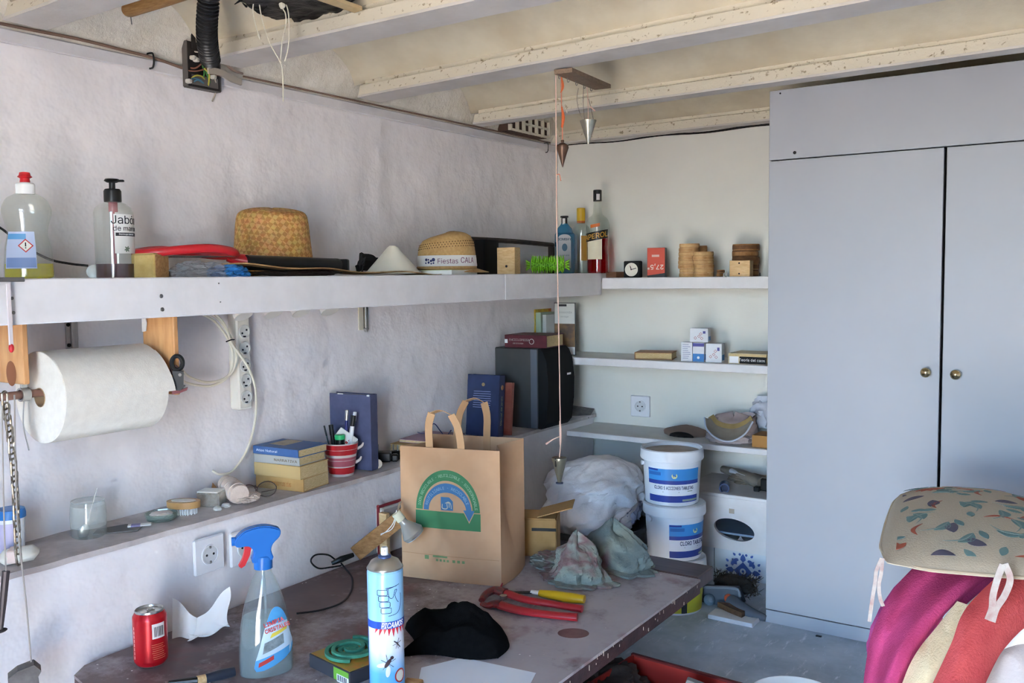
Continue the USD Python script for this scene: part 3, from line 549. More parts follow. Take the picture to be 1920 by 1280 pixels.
# bottles in the corner
def B(px, y, z=None): p = at_y(px, 505, y); p[2] = ZS if z is None else z; return p
P = B(1058, -.17); P = B(1059, -.205); s = mpp(P); t = thing('gin_bottle', 'pale blue square-shouldered gin bottle with a white oval label', 'bottle', P, facing(P)+.15)
blue = clear('blue_glass', '#8cc4dc', .03, haze=.18, hazecol='#3f87a8')
def sqbody(hw, hd, z0, z1, c): return box((-hw, -hd, z0), (hw, hd, z1), c)
t.part('bottle_body', sqbody(17*s, 13*s, .0005, 76*s, .005), blue); t.part('shoulder', lathe([(17*s, 74*s), (14*s, 84*s), (7*s, 92*s), (6*s, 94*s)], 24, True), blue)
t.part('neck', cyl(5.6*s, 12*s, 18, (0, 0, 93*s)), blackp); t.part('cap', cyl(7.6*s, 3*s, 20, (0, 0, 104.5*s), bev=.001), blackp)
t.part('neck_label', xf(flatplate(sbox(-2.6*s, -6*s, 2.6*s, 6*s), .0006), (-2*s, -5.9*s, 97*s)), labelw)
ll = sbox(-14*s, -36*s, 10*s, 20*s).union(aff.scale(Point(-2*s, 20*s).buffer(12*s), 1, .6))
t.part('label', xf(flatplate(ll, .0005), (0, -13*s-.0002, 46*s)), M('label_grey', '#bfc0c2', .5))
t.part('lettering', xf(text('BOMBAY', 4.4*s, .0004, True), (-2*s, -13*s-.0012, 64*s)), M('gin_ink', '#3c5468', .6))
t.part('emblem', cat(xf(flatplate(aff.scale(Point(0, 0).buffer(1, 20), 5*s, 7*s), .0004), (-2*s, -13*s-.0012, 49*s)), xf(text('SAPPHIRE', 2.6*s, .0004), (-2*s, -13*s-.0012, 34*s))), M('gin_emblem', '#4f7186', .6))
P = B(1090, -.09); s = mpp(P); t = thing('spirit_bottle', 'clear glass spirit bottle with a yellow screw cap', 'bottle', P, facing(P)-.2)
t.part('bottle_body', lathe(shell([(0, 0), (15.5*s, 0), (17*s, 2*s), (17*s, 78*s), (15*s, 86*s), (8*s, 94*s), (7*s, 101*s)], .0015), 32, False), glass, smooth=50)
t.part('cap', lathe([(0, 98*s), (8*s, 98*s), (8*s, 121*s), (7*s, 122*s), (0, 122*s)], 24), M('cap_yellow', '#c9a227', .4)); t.part('cap_ring', cyl(7.8*s, 5*s, 20, (0, 0, 94*s)), M('cap_orange', '#b5642a', .5))
t.part('label', patch(17*s, 10, 75, 24*s, 70*s, .0005, 14), M('label_amber', '#b98a3a', .5)); t.part('label', patch(17*s, -60, -15, 8*s, 72*s, .0005, 12), M('label_silver', '#aeb4b6', .35))
P = B(1121, -.20); s = mpp(P); t = thing('aperitif_bottle', 'tall clear bottle half full of red aperitif with a black cap', 'bottle', P, facing(P))
pr = rounded([(20*s, 0, 0), (21*s, 0, 4*s), (20.5*s, 0, 40*s), (21.5*s, 0, 74*s), (22.5*s, 0, 90*s), (18*s, 0, 102*s), (9.5*s, 0, 110*s), (8*s, 0, 122*s), (7*s, 0, 137*s)], 4)[:, [0, 2]]
t.part('bottle_body', lathe(shell(np.vstack([[(0, 0)], pr]), .0016), 40, False), glass, smooth=60)
t.part('liquid', lathe([(0, .002), (18.4*s, .002), (19.4*s, 5*s), (18.9*s, 40*s), (19.6*s, 70*s), (0, 70*s)], 36), clear('aperitif_red', '#e0202c', .06, haze=.12, hazecol='#c01020'), smooth=40)
t.part('cap', lathe([(0, 134*s), (8*s, 134*s), (8*s, 154*s), (7*s, 155*s), (0, 155*s)], 24), blackp)
t.part('seal_strip', patch(8.2*s, -14, 30, 136*s, 147*s, .0004, 8), M('seal_pink', '#d8cfd0', .6))
rl = lambda z: np.interp(z/s, [0, 40, 74, 90], [21, 20.5, 21.5, 22.4])*s
t.part('label', patch(1, -62, 22, 26*s, 64*s, .0005, 20, rl), M('label_cream', '#ddd3b8', .5))
def slant(m): m = m.copy(); v = np.array(m.vertices); v[:, 2] += .18*v[:, 0]; m.vertices = v; return m
t.part('name_band', slant(patch(1, -78, 58, 62*s, 78*s, .0006, 24, lambda z: rl(z)+.0005)), blackp)
t.part('lettering', slant(wrap(xf(text('APEROL', 9*s, .0005, True), (-4*s, -.0019, 70*s)), 21.5*s)), M('gold_ink', '#c8963c', .5))
t.part('orange_badge', slant(patch(1, -35, 10, 86*s, 92*s, .0006, 10, lambda z: rl(z)+.0006)), M('badge_orange', '#d8702c', .5))
# ---- back wall, upper shelf
def BB(px, y): p = at_y(px, 519, y); p[2] = ZB; return p
P = BB(1149, -.12); s = mpp(P); solo('wood_offcut', 'flat reddish brown piece of wood on the back shelf beside the clock', 'wood', box(P+[-20*s, -.05, .0005], P+[20*s, .05, 11*s], .001), M('red_wood', '#7d5842', .7, '#68462f', sc=30, stretch=(1, 8, 8)))
P = BB(1187, -.20); s = mpp(P); t = thing('alarm_clock', 'small square black alarm clock with a round white face', 'clock', P, .12)
t.part('case', cbox(32*s, .03, 31*s, .003), blackm)
t.part('face', xf(cyl(12.6*s, .0012, 32), (-.5*s, -.0150, 15*s), (90, 0, 0)), M('clock_face', '#d9d3c4', .5))
def hand(a, l, w): return xf(box((-w/2, -.0006, -l*.15), (w/2, 0, l)), (-.5*s, -.0165, 15*s), (0, a, 0))
t.part('hour_hand', hand(-18, 6.5*s, 1.6*s), ink); t.part('minute_hand', hand(74, 10*s, 1.2*s), ink); t.part('second_hand', hand(-20, 9*s, .6*s), M('print_red2', '#b04030', .5))
P = BB(1232, -.17); s = mpp(P); t = thing('orange_box', 'orange and black carton standing upside down on the back shelf', 'box', P, .30)
w, d, h = 33*s, .052, 55*s; org = M('carton_orange', '#cf4426', .5); blk = M('carton_black', '#1c1a1c', .45)
t.part('carton', cbox(w, d, h, .0008), blk)
t.part('front_panel', xf(flatplate(Polygon([(-w/2+.0005, 3.5*s), (w/2-.0005, 8*s), (w/2-.0005, h-.0006), (-w/2+.0005, h-.0006)]), .0005), (0, -d/2-.0001, 0)), org)
t.part('lettering', xf(text('27,5"', 8.5*s, .0004, True), (-1*s, -d/2-.0010, 20*s), (0, 180, 0)), M('carton_print', '#e8cfc0', .5))
t.part('brand_strip', xf(flatplate(sbox(-7*s, -2*s, 7*s, 2*s), .0004), (-1*s, -d/2-.0007, 40*s)), M('carton_strip', '#e3b7a6', .5)); t.part('side_sticker', xf(flatplate(sbox(-5*s, -5*s, 5*s, 5*s), .0004), (w/2+.0005, 0, 12*s), (0, 0, 90)), M('sticker_grey', '#6c726c', .6))
# wooden discs in stacks
dw = [M('disc_wood', '#d2ae7c', .7, '#bb9360', sc=40, bump=.0004, bsc=80), M('disc_wood_b', '#c99f6a', .7, '#ad7f4e', sc=36, bump=.0004, bsc=80)]
bark = M('disc_bark', '#a87c50', .8, '#8d6238', sc=60)
dkd = M('disc_dark', '#7b5433', .75, '#5f3f26', sc=50)
def discs(px, y, n, wpx, hpx, names, m, grp, wob=2):
    P = BB(px, y); s = mpp(P); z = .0004
    for k in range(n):
        r_ = wpx/2*s*(1+rng.uniform(-.04, .02)); h = hpx/n*s
        t = thing('wooden_disc', names(k, n), 'disc', P+[rng.uniform(-wob, wob)*s, rng.uniform(-wob, wob)*s, z], rng.uniform(0, 6))
        a = np.linspace(0, 2*np.pi, 20, endpoint=False); po = [(r_*(1+.03*math.sin(3*q+k))*math.cos(q), r_*(1+.03*math.sin(3*q+k))*math.sin(q)) for q in a]
        t.part('slice', prism(Polygon(po).buffer(-.0008), h-.0004), m[k % len(m)]); t.part('rim', prism(Polygon(po), (h-.0004)*.62, (0, 0, (h-.0004)*.19)), m[(k+1) % len(m)]); z += h
o = ['bottom', 'second', 'third', 'fourth', 'fifth', 'sixth', 'seventh', 'top']
fb = lambda k, n: '' if k in (0, n-1) else ' from below'
nm = lambda k, n: 'top' if k == n-1 else 'bottom' if k == 0 else o[k]
discs(1291, -.17, 8, 38, 62, lambda k, n: f'pale round slice of wood, {nm(k,n)}{fb(k,n)} in the tallest pale stack', dw, 'discs')
discs(1320, -.19, 6, 38, 47, lambda k, n: f'pale round slice of wood, {nm(k,n)}{fb(k,n)} in the lower pale stack', dw, 'discs')
discs(1318, -.09, 4, 16, 58, lambda k, n: f'small wooden slice, {nm(k,n)}{fb(k,n)} in the narrow back stack', [bark], 'discs', .6)
discs(1397, -.10, 5, 50, 60, lambda k, n: f'dark brown round slice of wood, {nm(k,n)}{fb(k,n)} in the dark stack', [dkd, bark, dkd], 'discs')
discs(1351, -.17, 2, 15, 13, lambda k, n: f'small dark wooden slice, {nm(k,n)} of the pair right of the pale stacks', [dkd, bark], 'discs', .4)
P = BB(1390, -.19); s = mpp(P); t = thing('wood_block', 'pale wooden block with two drilled holes in front of the dark discs', 'block', P, .12)
t.part('block', cbox(38*s, .05, 30*s, .001), wood_pale)
for zz in (5.5, 25): t.part('hole', xf(cyl(1.6*s, .0008, 10), (-1*s, -.0253, zz*s), (90, 0, 0)), dark)
for k, px in enumerate((1357, 1363, 1370, 1425)):
    P = BB(px, -.20 if k < 3 else -.12); s = mpp(P); solo('metal_fitting', ['leftmost of three tiny metal pegs on the back shelf', 'middle of three tiny metal pegs on the back shelf', 'rightmost of three tiny metal pegs, against the drilled block', 'small dark metal fitting at the wardrobe end of the back shelf'][k], 'peg', lathe([(0, 0), (2.2*s, 0), (2.2*s, 1.5*s), (1.1*s, 2*s), (1.1*s, (6+3*(k == 1))*s), (0, (7+3*(k == 1))*s)], 12).apply_translation(P+[0, 0, .0003]), steel if k < 3 else screwm)
# ---- back wall, middle shelf
def BM(px, y): p = at_y(px, 670, y); p[2] = ZM; return p
def book(name, label, P, rz, w, h, d, cov, rx=0, ry=0, ct=.0025, lie=False, pg=None, spine='left'):
    """standing: width w along x, depth (cover height) h along z, thickness d along y; lying: cover on top. Spine at -x."""
    t = thing(name, label, 'book', P, rz, rx=rx, ry=ry)
    if lie: B_ = lambda x0, x1, a0, a1, b0, b1, c=0: box((x0, a0, b0), (x1, a1, b1), c)            # a = along h (y), b = thickness (z)
    else: B_ = lambda x0, x1, a0, a1, b0, b1, c=0: box((x0, b0-d/2, a0), (x1, b1-d/2, a1), c)
    t.part('cover', cat(B_(-w/2, w/2, 0, h, 0, ct, .0005), B_(-w/2, w/2, 0, h, d-ct, d, .0005), B_(-w/2, -w/2+ct, 0, h, ct*.5, d-ct*.5)), cov)
    t.part('pages', B_(-w/2+ct, w/2-.0025, .0025, h-.0025, ct, d-ct), pg or pages); return t
P = BM(1014, -.13); s = mpp(P); y_ = M('spine_yellow', '#c9b83a', .5, '#b06a2c', sc=20)
hh = .175
t = book('book', 'yellow-spined book standing in the corner on the middle back shelf', BM(1014, -.12)+[.0, 0, .0004], math.pi/2, .12, hh, 12*s*1.15, y_)
t = book('book', 'pale green and white book between the yellow spine and the magazine', BM(1025, -.12)+[0, 0, .0004], math.pi/2, .12, hh*.93, 10*s*1.1, M('spine_pale', '#a8b8a0', .5))
t = book('book', 'thin white and grey book directly behind the magazine', BM(1035, -.12)+[0, 0, .0004], math.pi/2, .11, hh*.88, 8*s, M('spine_grey', '#bfc0bc', .5))
P = BM(1060, -.175); s = mpp(P); w, h = 44*s, 98*s
t = thing('magazine', 'illustrated magazine with a brown cover picture standing above the speaker', 'magazine', P+[0, 0, .0004], .05)
t.part('cover', cbox(w, .006, h), M('magazine_edge', '#4a4a48', .5)); F_ = -.0031
t.part('title_panel', xf(flatplate(sbox(-w/2+.002, h*.60, w/2-.002, h-.003), .0004), (0, F_, 0)), M('magazine_white', '#c9c8c2', .4))
t.part('cover_picture', xf(flatplate(sbox(-w/2+.002, h*.16, w/2-.002, h*.60), .0004), (0, F_, 0)), M('magazine_picture', '#5f5048', .4, '#8a6a48', sc=30))
t.part('bottom_strip', xf(flatplate(sbox(-w/2+.002, .003, w/2-.002, h*.16), .0004), (0, F_, 0)), labelw); t.part('title_bar', xf(flatplate(sbox(-w*.3, h*.93, w*.1, h*.97), .0005), (0, F_-.0004, 0)), ink)
t.part('lettering', xf(cat(xf(text('TECNOLOGÍA', .007, .0003), (0, 0, h*.82)), xf(text('del hogar', .006, .0003), (0, 0, h*.73))), (0, F_-.0006, 0)), M('magazine_grey_ink', '#8a8a88', .5))
P = BM(1238, -.14); s = mpp(P); t = book('book', 'thin tan paperback lying on the middle back shelf, left of the small boxes', P+[0, -.06, .0004], .25, 70*s, .105, 13*s, M('tan_cover', '#a5744a', .6, '#8f6240', sc=20), lie=True)
bxw, bxb, bxp = M('carton_white', '#d3d4d8', .45), M('carton_blue', '#3f7fc0', .45), M('carton_violet', '#4a4a8c', .45)
def smallbox(px, y, z, wpx, hpx, label, face='plain', rz=.1):
    P = BM(px, y); s = mpp(P); P[2] += z*s+.0003; t = thing('small_box', label, 'box', P, rz); w, h, d = wpx*s, hpx*s-.0004, .04
    t.part('carton', cbox(w, d, h, .0006), bxw)
    if face == 'blue':
        t.part('top_band', xf(flatplate(sbox(-w/2+.0005, h*.80, w/2-.0005, h*.97), .0004), (0, -d/2-.0001, 0)), bxp); t.part('blue_panel', xf(flatplate(sbox(-w/2+.0005, .001, w/2-.0005, h*.42), .0004), (0, -d/2-.0001, 0)), bxb); t.part('print_spot', xf(cyl(2.6*s, .0004, 12), (0, -d/2-.0006, h*.22), (90, 0, 0)), labelw)
    elif face == 'print':
        t.part('print_lines', cat(*[xf(flatplate(sbox(-w*.36, h*q, w*rng.uniform(.0, .36), h*(q+.035)), .0003), (0, -d/2-.0001, 0)) for q in np.linspace(.15, .85, 8)]), M('print_grey', '#8f93a6', .6))
    elif face == 'symbols':
        t.part('warning_symbols', cat(*[xf(flatplate(aff.rotate(sbox(-2.2*s, -2.2*s, 2.2*s, 2.2*s), 45).difference(aff.rotate(sbox(-1.5*s, -1.5*s, 1.5*s, 1.5*s), 45)), .0003), (x_*w, -d/2-.0001, z_*h)) for x_, z_ in ((-.2, .3), (0, .42), (.15, .28), (.1, .6))]), M('print_rose', '#b0646c', .6)); t.part('print_spot', xf(flatplate(sbox(w*.22, h*.62, w*.36, h*.8), .0003), (0, -d/2-.0001, 0)), bxp)
    t.part('side_print', xf(flatplate(sbox(-d*.4, h*.1, d*.4, h*.4), .0003), (w/2+.0004, 0, 0), (0, 0, 90)), bxb if face != 'print' else bxp); return t
smallbox(1291, -.19, 0, 22, 36, 'small white carton at the left of the lower row of boxes', 'print', .06)
smallbox(1313, -.19, 0, 22, 36, 'small white carton with a blue panel, middle of the lower row of boxes', 'blue', .06)
smallbox(1341, -.185, 0, 30, 35, 'small white carton with warning symbols, right of the lower row of boxes', 'symbols', .12)
smallbox(1313, -.185, 36.5, 34, 26, 'small white carton on top of the other small boxes', 'symbols', .15)
P = BM(1407, -.19); s = mpp(P); t = book('book', 'cream paperback with a black spine lying next to the wardrobe', P+[0, -.03, .0004], -.02, 74*s, .12, 20*s, M('cream_cover', '#cdbf9d', .6), lie=True)
t.part('spine_panel', box((-74/2*s+22*s, -.0012, 1*s), (74/2*s-.002, -.0002, 14*s)), blackm); t.part('lettering', xf(text('Teoría del caos', 5*s, .0003), (9*s, -.0018, 8*s)), labelw); t.part('publisher_mark', box((-74/2*s+2*s, -.0010, 1.5*s), (-74/2*s+20*s, -.0002, 14*s)), labelw)
# ================================================================ ledge and left wall
def Lg(px, py): p = at_z(px, py, ZL+.001); return p
ZLg = ZL+.0012
kraft_roll = M('roll_paper', '#e3dcd0', .85, '#dcd4c8', sc=60, bump=.0004, bsc=300)
orange_wood = M('orange_board', '#d5a06c', .55, '#c28a56', sc=10, stretch=(6, 6, 1))
card = M('cardboard_core', '#a58a6a', .8)
# paper roll hung from the shelf
rx0 = .20; A = at_x(75, 745, rx0); s = mpp(A); R0 = 87*s; B_ = at_x(268, 722, rx0); zr = A[2]
t = thing('paper_roll', 'big white paper towel roll hanging under the upper shelf', 'paper roll', (rx0, (A[1]+B_[1])/2, zr)); t.world = True
t.part('roll', xf(lathe([(.019, 0), (R0-.001, 0), (R0, .001), (R0, B_[1]-A[1]-.001), (R0-.001, B_[1]-A[1]), (.019, B_[1]-A[1]), (.019, 0)], 64, False), (rx0, A[1], zr), (-90, 0, 0)), kraft_roll, smooth=40)
t.part('core', xf(lathe([(.0175, -.001), (.019, -.001), (.019, B_[1]-A[1]+.001), (.0175, B_[1]-A[1]+.001), (.0175, -.001)], 32, False), (rx0, A[1], zr), (-90, 0, 0)), card)
def flap(u, v):
    a = math.radians(58)-u*math.radians(62); r_ = R0+.0015+.012*np.clip(u-.55, 0, 1)*v
    return rx0+r_*np.cos(a), A[1]+.001+(B_[1]-A[1]-.002+.012*u)*v, zr+r_*np.sin(a)
t.part('loose_sheet', sheet(flap, 24, 16, .0008), kraft_roll, smooth=50)
t = thing('roll_holder', 'two orange wooden boards with a rod, holding the paper roll under the shelf', 'roll holder', (.16, (A[1]+B_[1])/2, 1.4)); t.world = True
bn = A[1]-.040; pa = at_y(57, 720, bn); pt = at_y(50, 610, bn)
t.part('board', box((pa[0]-.14, bn-.012, pa[2]), (pa[0], bn, 1.4775), .002), orange_wood)
bf = B_[1]+.03; q0, q1 = at_y(268, 640, bf), at_y(326, 640, bf)
t.part('board', box((q0[0], bf, zr-.02), (q1[0], bf+.012, 1.4775), .002), orange_wood)
t.part('rod', tube([(rx0-.012, bn-.05, zr+.008), (rx0-.012, bf+.014, zr+.008)], .008, 12, 0), M('rod_brown', '#8d6656', .5))
t.part('knot', xf(blob((.018, .0005, .024), 0, sub=2), at_y(21, 700, bn-.0122)), M('knot_brown', '#8a5436', .7))
pc = at_y(45, 735, bn+.012); t.part('pipe_clamp', cat(xf(lathe([(.010, 0), (.0135, 0), (.0135, .016), (.010, .016), (.010, 0)], 20, False), (rx0-.012, bn+.008, zr+.008), (-90, 0, 0)), cbox(.006, .012, .016, .001, (rx0-.012, bn+.016, zr+.020))), steel)
t.part('wire_hanger', tube([(rx0-.012, bn+.016, zr), (rx0-.02, bn+.016, zr-.05), (rx0-.006, bn+.017, zr-.10)], .0014, 6), M('wire_pale', '#c9c9c6', .3, metal=.6))
t.part('bracket_scrap', xf(flatplate(Polygon([(0, 0), (.013, .002), (.016, .02), (.012, .034), (0, .034)]), .002), at_y(268, 622, bf-.003)), labelw)
# black and red spring clamp beside the roll
P = at_x(334, 700, .285); s = mpp(P); t = thing('spring_clamp', 'black spring clamp with a ring handle and a red tip, right of the paper roll', 'clamp', P, facing(P))
t.part('ring', xf(tube([(13*s*math.cos(a)*.75, 0, 13*s*math.sin(a)) for a in np.linspace(0, 6.28, 16, endpoint=False)], 4*s, 8, 3, closed=True), (-1*s, 0, 20*s)), blackp)
t.part('ring', xf(tube([(8*s*math.cos(a)*.75, 0, 8*s*math.sin(a)) for a in np.linspace(0, 6.28, 14, endpoint=False)], 2.6*s, 8, 3, closed=True), (-6*s, .004, 6*s)), M('clamp_brown', '#5a3a33', .5))
t.part('jaw', prism([(-10*s, 6*s), (10*s, 4*s), (9*s, -22*s), (12*s, -24*s), (2*s, -32*s), (-10*s, -30*s)], .014, (0, .007, 0), (90, 0, 0)), blackp)
t.part('red_tip', prism([(-12*s, -29*s), (4*s, -30*s), (16*s, -27*s), (14*s, -32*s), (0, -37*s), (-12*s, -38*s)], .013, (0, .0065, 0), (90, 0, 0)), M('red_dark', '#6e1a22', .4))
t.part('pivot', xf(cyl(3*s, .018, 12), (3*s, .009, -2*s), (90, 0, 0)), screwm)
# white hanging rule with a red tip, hung on a hook on the shelf
A, B_ = at_x(15, 532, .345), at_x(21, 648, .345)
t = thing('hanging_rod', 'thin white rod with a red tip hanging from the front of the shelf', 'rod', A); t.world = True
t.part('rod', ribbon([A, (A+B_)/2, B_], .006, .004, (0, 1, 0), 0), M('rod_white', '#cfc4c4', .5)); t.part('red_tip', xf(blob((.0045, .0045, .008), 0, sub=2), B_-[0, 0, .004]), redp)
hk = at_x(12, 524, .336); t.part('hook_strip', box(hk+[-.012, -.03, -.004], hk+[.008, .028, .004], .001), screwm)
# chain
A, B_ = at_x(8, 740, .26), at_x(39, 1052, .255); n = 17
t = thing('chain', 'steel chain hanging from the roll holder in front of the wall', 'chain', A); t.world = True
lk = [(0, .006*math.cos(a), (.0105 if math.sin(a) >= 0 else -.0105)+.006*math.sin(a)) for a in np.linspace(0, 2*math.pi, 14, endpoint=False)]
dist = np.linalg.norm(B_-A); n = int(dist/.0205)
for i in range(n):
    q = A+(B_-A)*(i+.5)/n+[0, .004*math.sin(i*.3), 0]; t.part('link', xf(tube(lk, .0021, 6, 1, closed=True), q, (4*math.sin(i), 0, 20+90*(i % 2))), M('chain_steel', '#b3aca0', .35, '#7a6a58', sc=90, metal=.85))
# cords with a wooden mallet and a dark tool
A, B_ = at_x(33, 985, .27), at_x(59, 1246, .29)
t = thing('hanging_mallet', 'grey wooden mallet head hanging on a thin cord below the chain', 'mallet', B_); t.world = True
t.part('cord', tube([at_x(27, 740, .262), at_x(29, 860, .264), A, at_x(48, 1120, .28), B_], .0016, 6), M('cord_grey', '#a39a92', .8))
c = at_x(46, 1272, .29); s = mpp(c)
t.part('head', xf(prism(Polygon([(-24*s, -20*s), (-25*s, 10*s), (-10*s, 20*s), (16*s, 26*s), (26*s, 14*s), (20*s, 4*s), (22*s, -20*s)]).buffer(.002), .03, (0, .015, 0), (90, 0, 0)), c, (0, 0, math.degrees(facing(c)))), M('mallet_wood', '#77706c', .7, '#5d5652', sc=30))
A, B_ = at_x(11, 1070, .29), at_x(1, 1182, .29)
t = thing('hanging_tool', 'slim dark metal tool hanging on a string at the left edge', 'tool', A); t.world = True
t.part('handle', tube([A, (A+B_)/2, B_], [.0065, .006, .004], 10, 3), M('tool_dark', '#4c4444', .45, metal=.5)); t.part('string', tube([at_x(4, 760, .27), at_x(7, 950, .28), A], .0014, 6), M('cord_grey', '')); t.part('tip', xf(blob((.007, .012, .004), 0, sub=2), B_), M('tool_dark', ''))
# metal brackets under the shelf
P = at_x(137, 632, .012); s = mpp(P); t = thing('shelf_bracket', 'small grey metal bracket plate on the wall above the paper roll', 'bracket', P); t.world = True
z1, z0 = 1.476, at_x(137, 655, .012)[2]
t.part('plate', box((.0045, P[1]-.014, z0), (.009, P[1]+.014, z1), .001), M('galvanised', '#aaa6a2', .4, metal=.7)); t.part('rib', box((.009, P[1]-.004, z0+.004), (.016, P[1]+.003, z1), .001), M('galvanised', ''))
for z in (z0+.01, z0+.055): t.part('screw', xf(cyl(.004, .003, 12), (.0088, P[1]-.009, z), (0, 90, 0)), dark)
P = at_x(683, 600, .01); z0 = at_x(683, 622, .01)[2]
t = thing('shelf_bracket', 'chrome shelf bracket with a pointed end under the middle of the upper shelf', 'bracket', P); t.world = True
t.part('backing', box((.0045, P[1]-.022, z0+.006), (.008, P[1]-.002, 1.477), .001), M('cream_strip', '#d3cab6', .6)); t.part('rail', cat(box((.0045, P[1], z0+.01), (.016, P[1]+.013, 1.477), .002), prism([(0, 0), (.013, 0), (.0065, -.012)], .0115, (.0045, P[1], z0+.0105), (90, 0, 90))), M('chrome', '#c9c8c4', .2, metal=1))
# white tubes and power strip
whitetube = M('tube_white', '#d6d2cf', .45)
for k, (px, py) in enumerate(((457, 594), (513, 590), (565, 588), (619, 585))):
    P = at_x(px, py-2, .24); s = mpp(P); rz = math.degrees(facing(P))
    t = thing('pipe_holder', ['leftmost', 'second from the left', 'third from the left', 'rightmost'][k]+' of four short white pipe ends slanting out under the upper shelf', 'pipe', P, facing(P), 'white pipe ends under the shelf')
    ax = np.array([.34, -.42, -.9]); ax /= np.linalg.norm(ax); r_ = 18*s
    m = lathe([(r_, 0), (r_, .07), (r_-.0025, .07), (r_-.0025, .004), (0, .004)], 32, False); T = trimesh.geometry.align_vectors([0, 0, 1], -ax); m.apply_transform(T)
    v = np.array(m.vertices); v[:, 2] = np.minimum(v[:, 2], 1.4775-P[2]); m.vertices = v
    t.part('pipe', m, whitetube); e = lathe([(0, 0), (r_-.001, 0), (r_-.001, .002), (0, .002)], 32); e.apply_transform(T); e.apply_translation(ax*.0012); t.part('end_disc', e, M('tube_end', '#cdc8c0', .55))
A, B_ = at_x(459, 604, .043), at_x(459, 767, .043); yc = (A[1]+B_[1])/2
t = thing('power_strip', 'white five-way power strip screwed upright to the wall', 'power strip', (0, yc, B_[2])); t.world = True
t.part('body', box((.006, yc-.022, B_[2]), (.043, yc+.022, 1.4772), .004), M('strip_cream', '#d8d2c6', .45))
for px, py in ((449, 622), (452, 653), (454, 685), (456, 714), (457, 745)):
    q = at_x(px, py, .0435); c = (.0435, yc+.001, q[2])
    su = t.part('socket', xf(lathe([(0, .001), (.0145, .001), (.0150, .0035), (.0172, .0035), (.0178, .0), (0, 0)], 28), c, (0, 90, 0)), M('strip_socket', '#c8c6c2', .4))
    for sy in (-1, 1): t.part('pin_hole', xf(cyl(.0028, .001, 10), (.0442, yc+.001+sy*.007, q[2]+sy*.004), (0, 90, 0)), hole, under=su)
    t.part('earth_clip', box((.0440, yc-.004, q[2]-.016), (.0462, yc+.004, q[2]-.011)), hole, under=su)
# white cable: coil hung under the shelf, tail down to the ledge
cab = M('cable_cream', '#ddd5c2', .45)
def wp(px, py, x): return at_x(px, py, x)
c1 = [wp(378, 588, .10), wp(404, 604, .07), wp(430, 640, .06), wp(436, 672, .06), wp(428, 705, .055), wp(400, 722, .05), wp(370, 722, .045), wp(345, 715, .03), wp(335, 700, .02)]
c2 = [wp(392, 586, .09), wp(415, 604, .065), wp(436, 640, .068), wp(443, 668, .068), wp(436, 696, .06), wp(415, 712, .052), wp(385, 716, .05), wp(355, 706, .04), wp(338, 690, .025)]
c3 = [wp(402, 586, .10), wp(422, 610, .075), wp(435, 645, .075), wp(446, 660, .076), wp(466, 690, .064), wp(479, 730, .05), wp(478, 790, .04), wp(462, 845, .032), wp(436, 882, .03), wp(412, 889, .03), wp(398, 882, .02)]
t = thing('extension_cable', 'loosely coiled cream cable hanging beside the power strip, its tail dropping to the ledge', 'cable', c3[3]); t.world = True
for c in (c1, c2, c3): t.part('cord', tube(c, .0032, 8), cab)
q = wp(431, 640, .078); t.part('tie', tube([q+[0, -.012, .0], q+[.004, 0, .004], q+[0, .014, .004]], .0016, 6), blackm)
# ledge items, near to far
P = Lg(22, 1034); P[0] = .085; P = at_x(22, 1028, .085); P[2] = ZLg; s = mpp(P)
t = thing('blue_lid_tub', 'white plastic tub with a blue lid standing on the ledge at the left edge', 'tub', P, facing(P))
t.part('tub', lathe([(0, 0), (20*s, 0), (22*s, 2*s), (25*s, 74*s), (0, 74*s)], 32), M('tub_white', '#d9dde2', .4)); t.part('lid', lathe([(0, 74*s), (27*s, 74*s), (27*s, 82*s), (25*s, 90*s), (22*s, 91*s), (0, 91*s)], 32), M('lid_blue', '#2e74b8', .4)); t.part('label', patch(1, -80, 20, 8*s, 66*s, .0005, 14, lambda z: 22*s+z*.042+.0003), M('label_lilac', '#b9b4cf', .5))
P = at_x(38, 1040, .150); P[2] = ZLg; s = mpp(P); t = thing('soap_bar', 'rounded white bar in front of the blue-lidded tub', 'soap', P, facing(P)-.2)
t.part('bar', xf(box((-36*s, -.018, 0), (34*s, .018, 27*s), .011), R=(0, -6, 0), T=(0, 0, .004)), M('bar_cream', '#dcd8cc', .5), smooth=80); t.part('paper_band', box((-20*s, -.0186, .006), (-2*s, .0186, 26*s+.004), .002), M('bar_pink', '#d9c4bc', .6))
P = at_x(167, 1000, .085); P[2] = ZLg; s = mpp(P); t = thing('glass_jar', 'glass jar with a spoon in it, frosted inside with white residue', 'jar', P, facing(P))
jr = [(0, 0), (26*s, 0), (31*s, 4*s), (32*s, 45*s), (30*s, 62*s), (29*s, 68*s)]
t.part('jar', lathe(jr, 36, False), clear('jar_glass', '#eef1ee', .04, haze=.06, hazecol='#d8dad8'), smooth=50)
t.part('residue', lathe([(30*s, 20*s), (31.2*s, 30*s), (31*s, 46*s), (29*s, 60*s)], 36, False), clear('jar_frost', '#ffffff', .5, haze=.3, hazecol='#e4e4e4'))
t.part('rim', xf(tube([(29*s*math.cos(a), 29*s*math.sin(a), 0) for a in np.linspace(0, 6.283, 24, endpoint=False)], .0012, 6, 1, closed=True), (0, 0, 68*s)), clear('jar_glass', ''))
t.part('spoon', cat(ribbon([(-8*s, 0, 4*s), (4*s, 3*s, 45*s), (17*s, 6*s, 88*s)], .006, .0015, (0, 1, 0), 3), xf(blob((.012, .004, .017), 0, sub=2), (-9*s, 0, 10*s), (0, 15, 0))), steel)
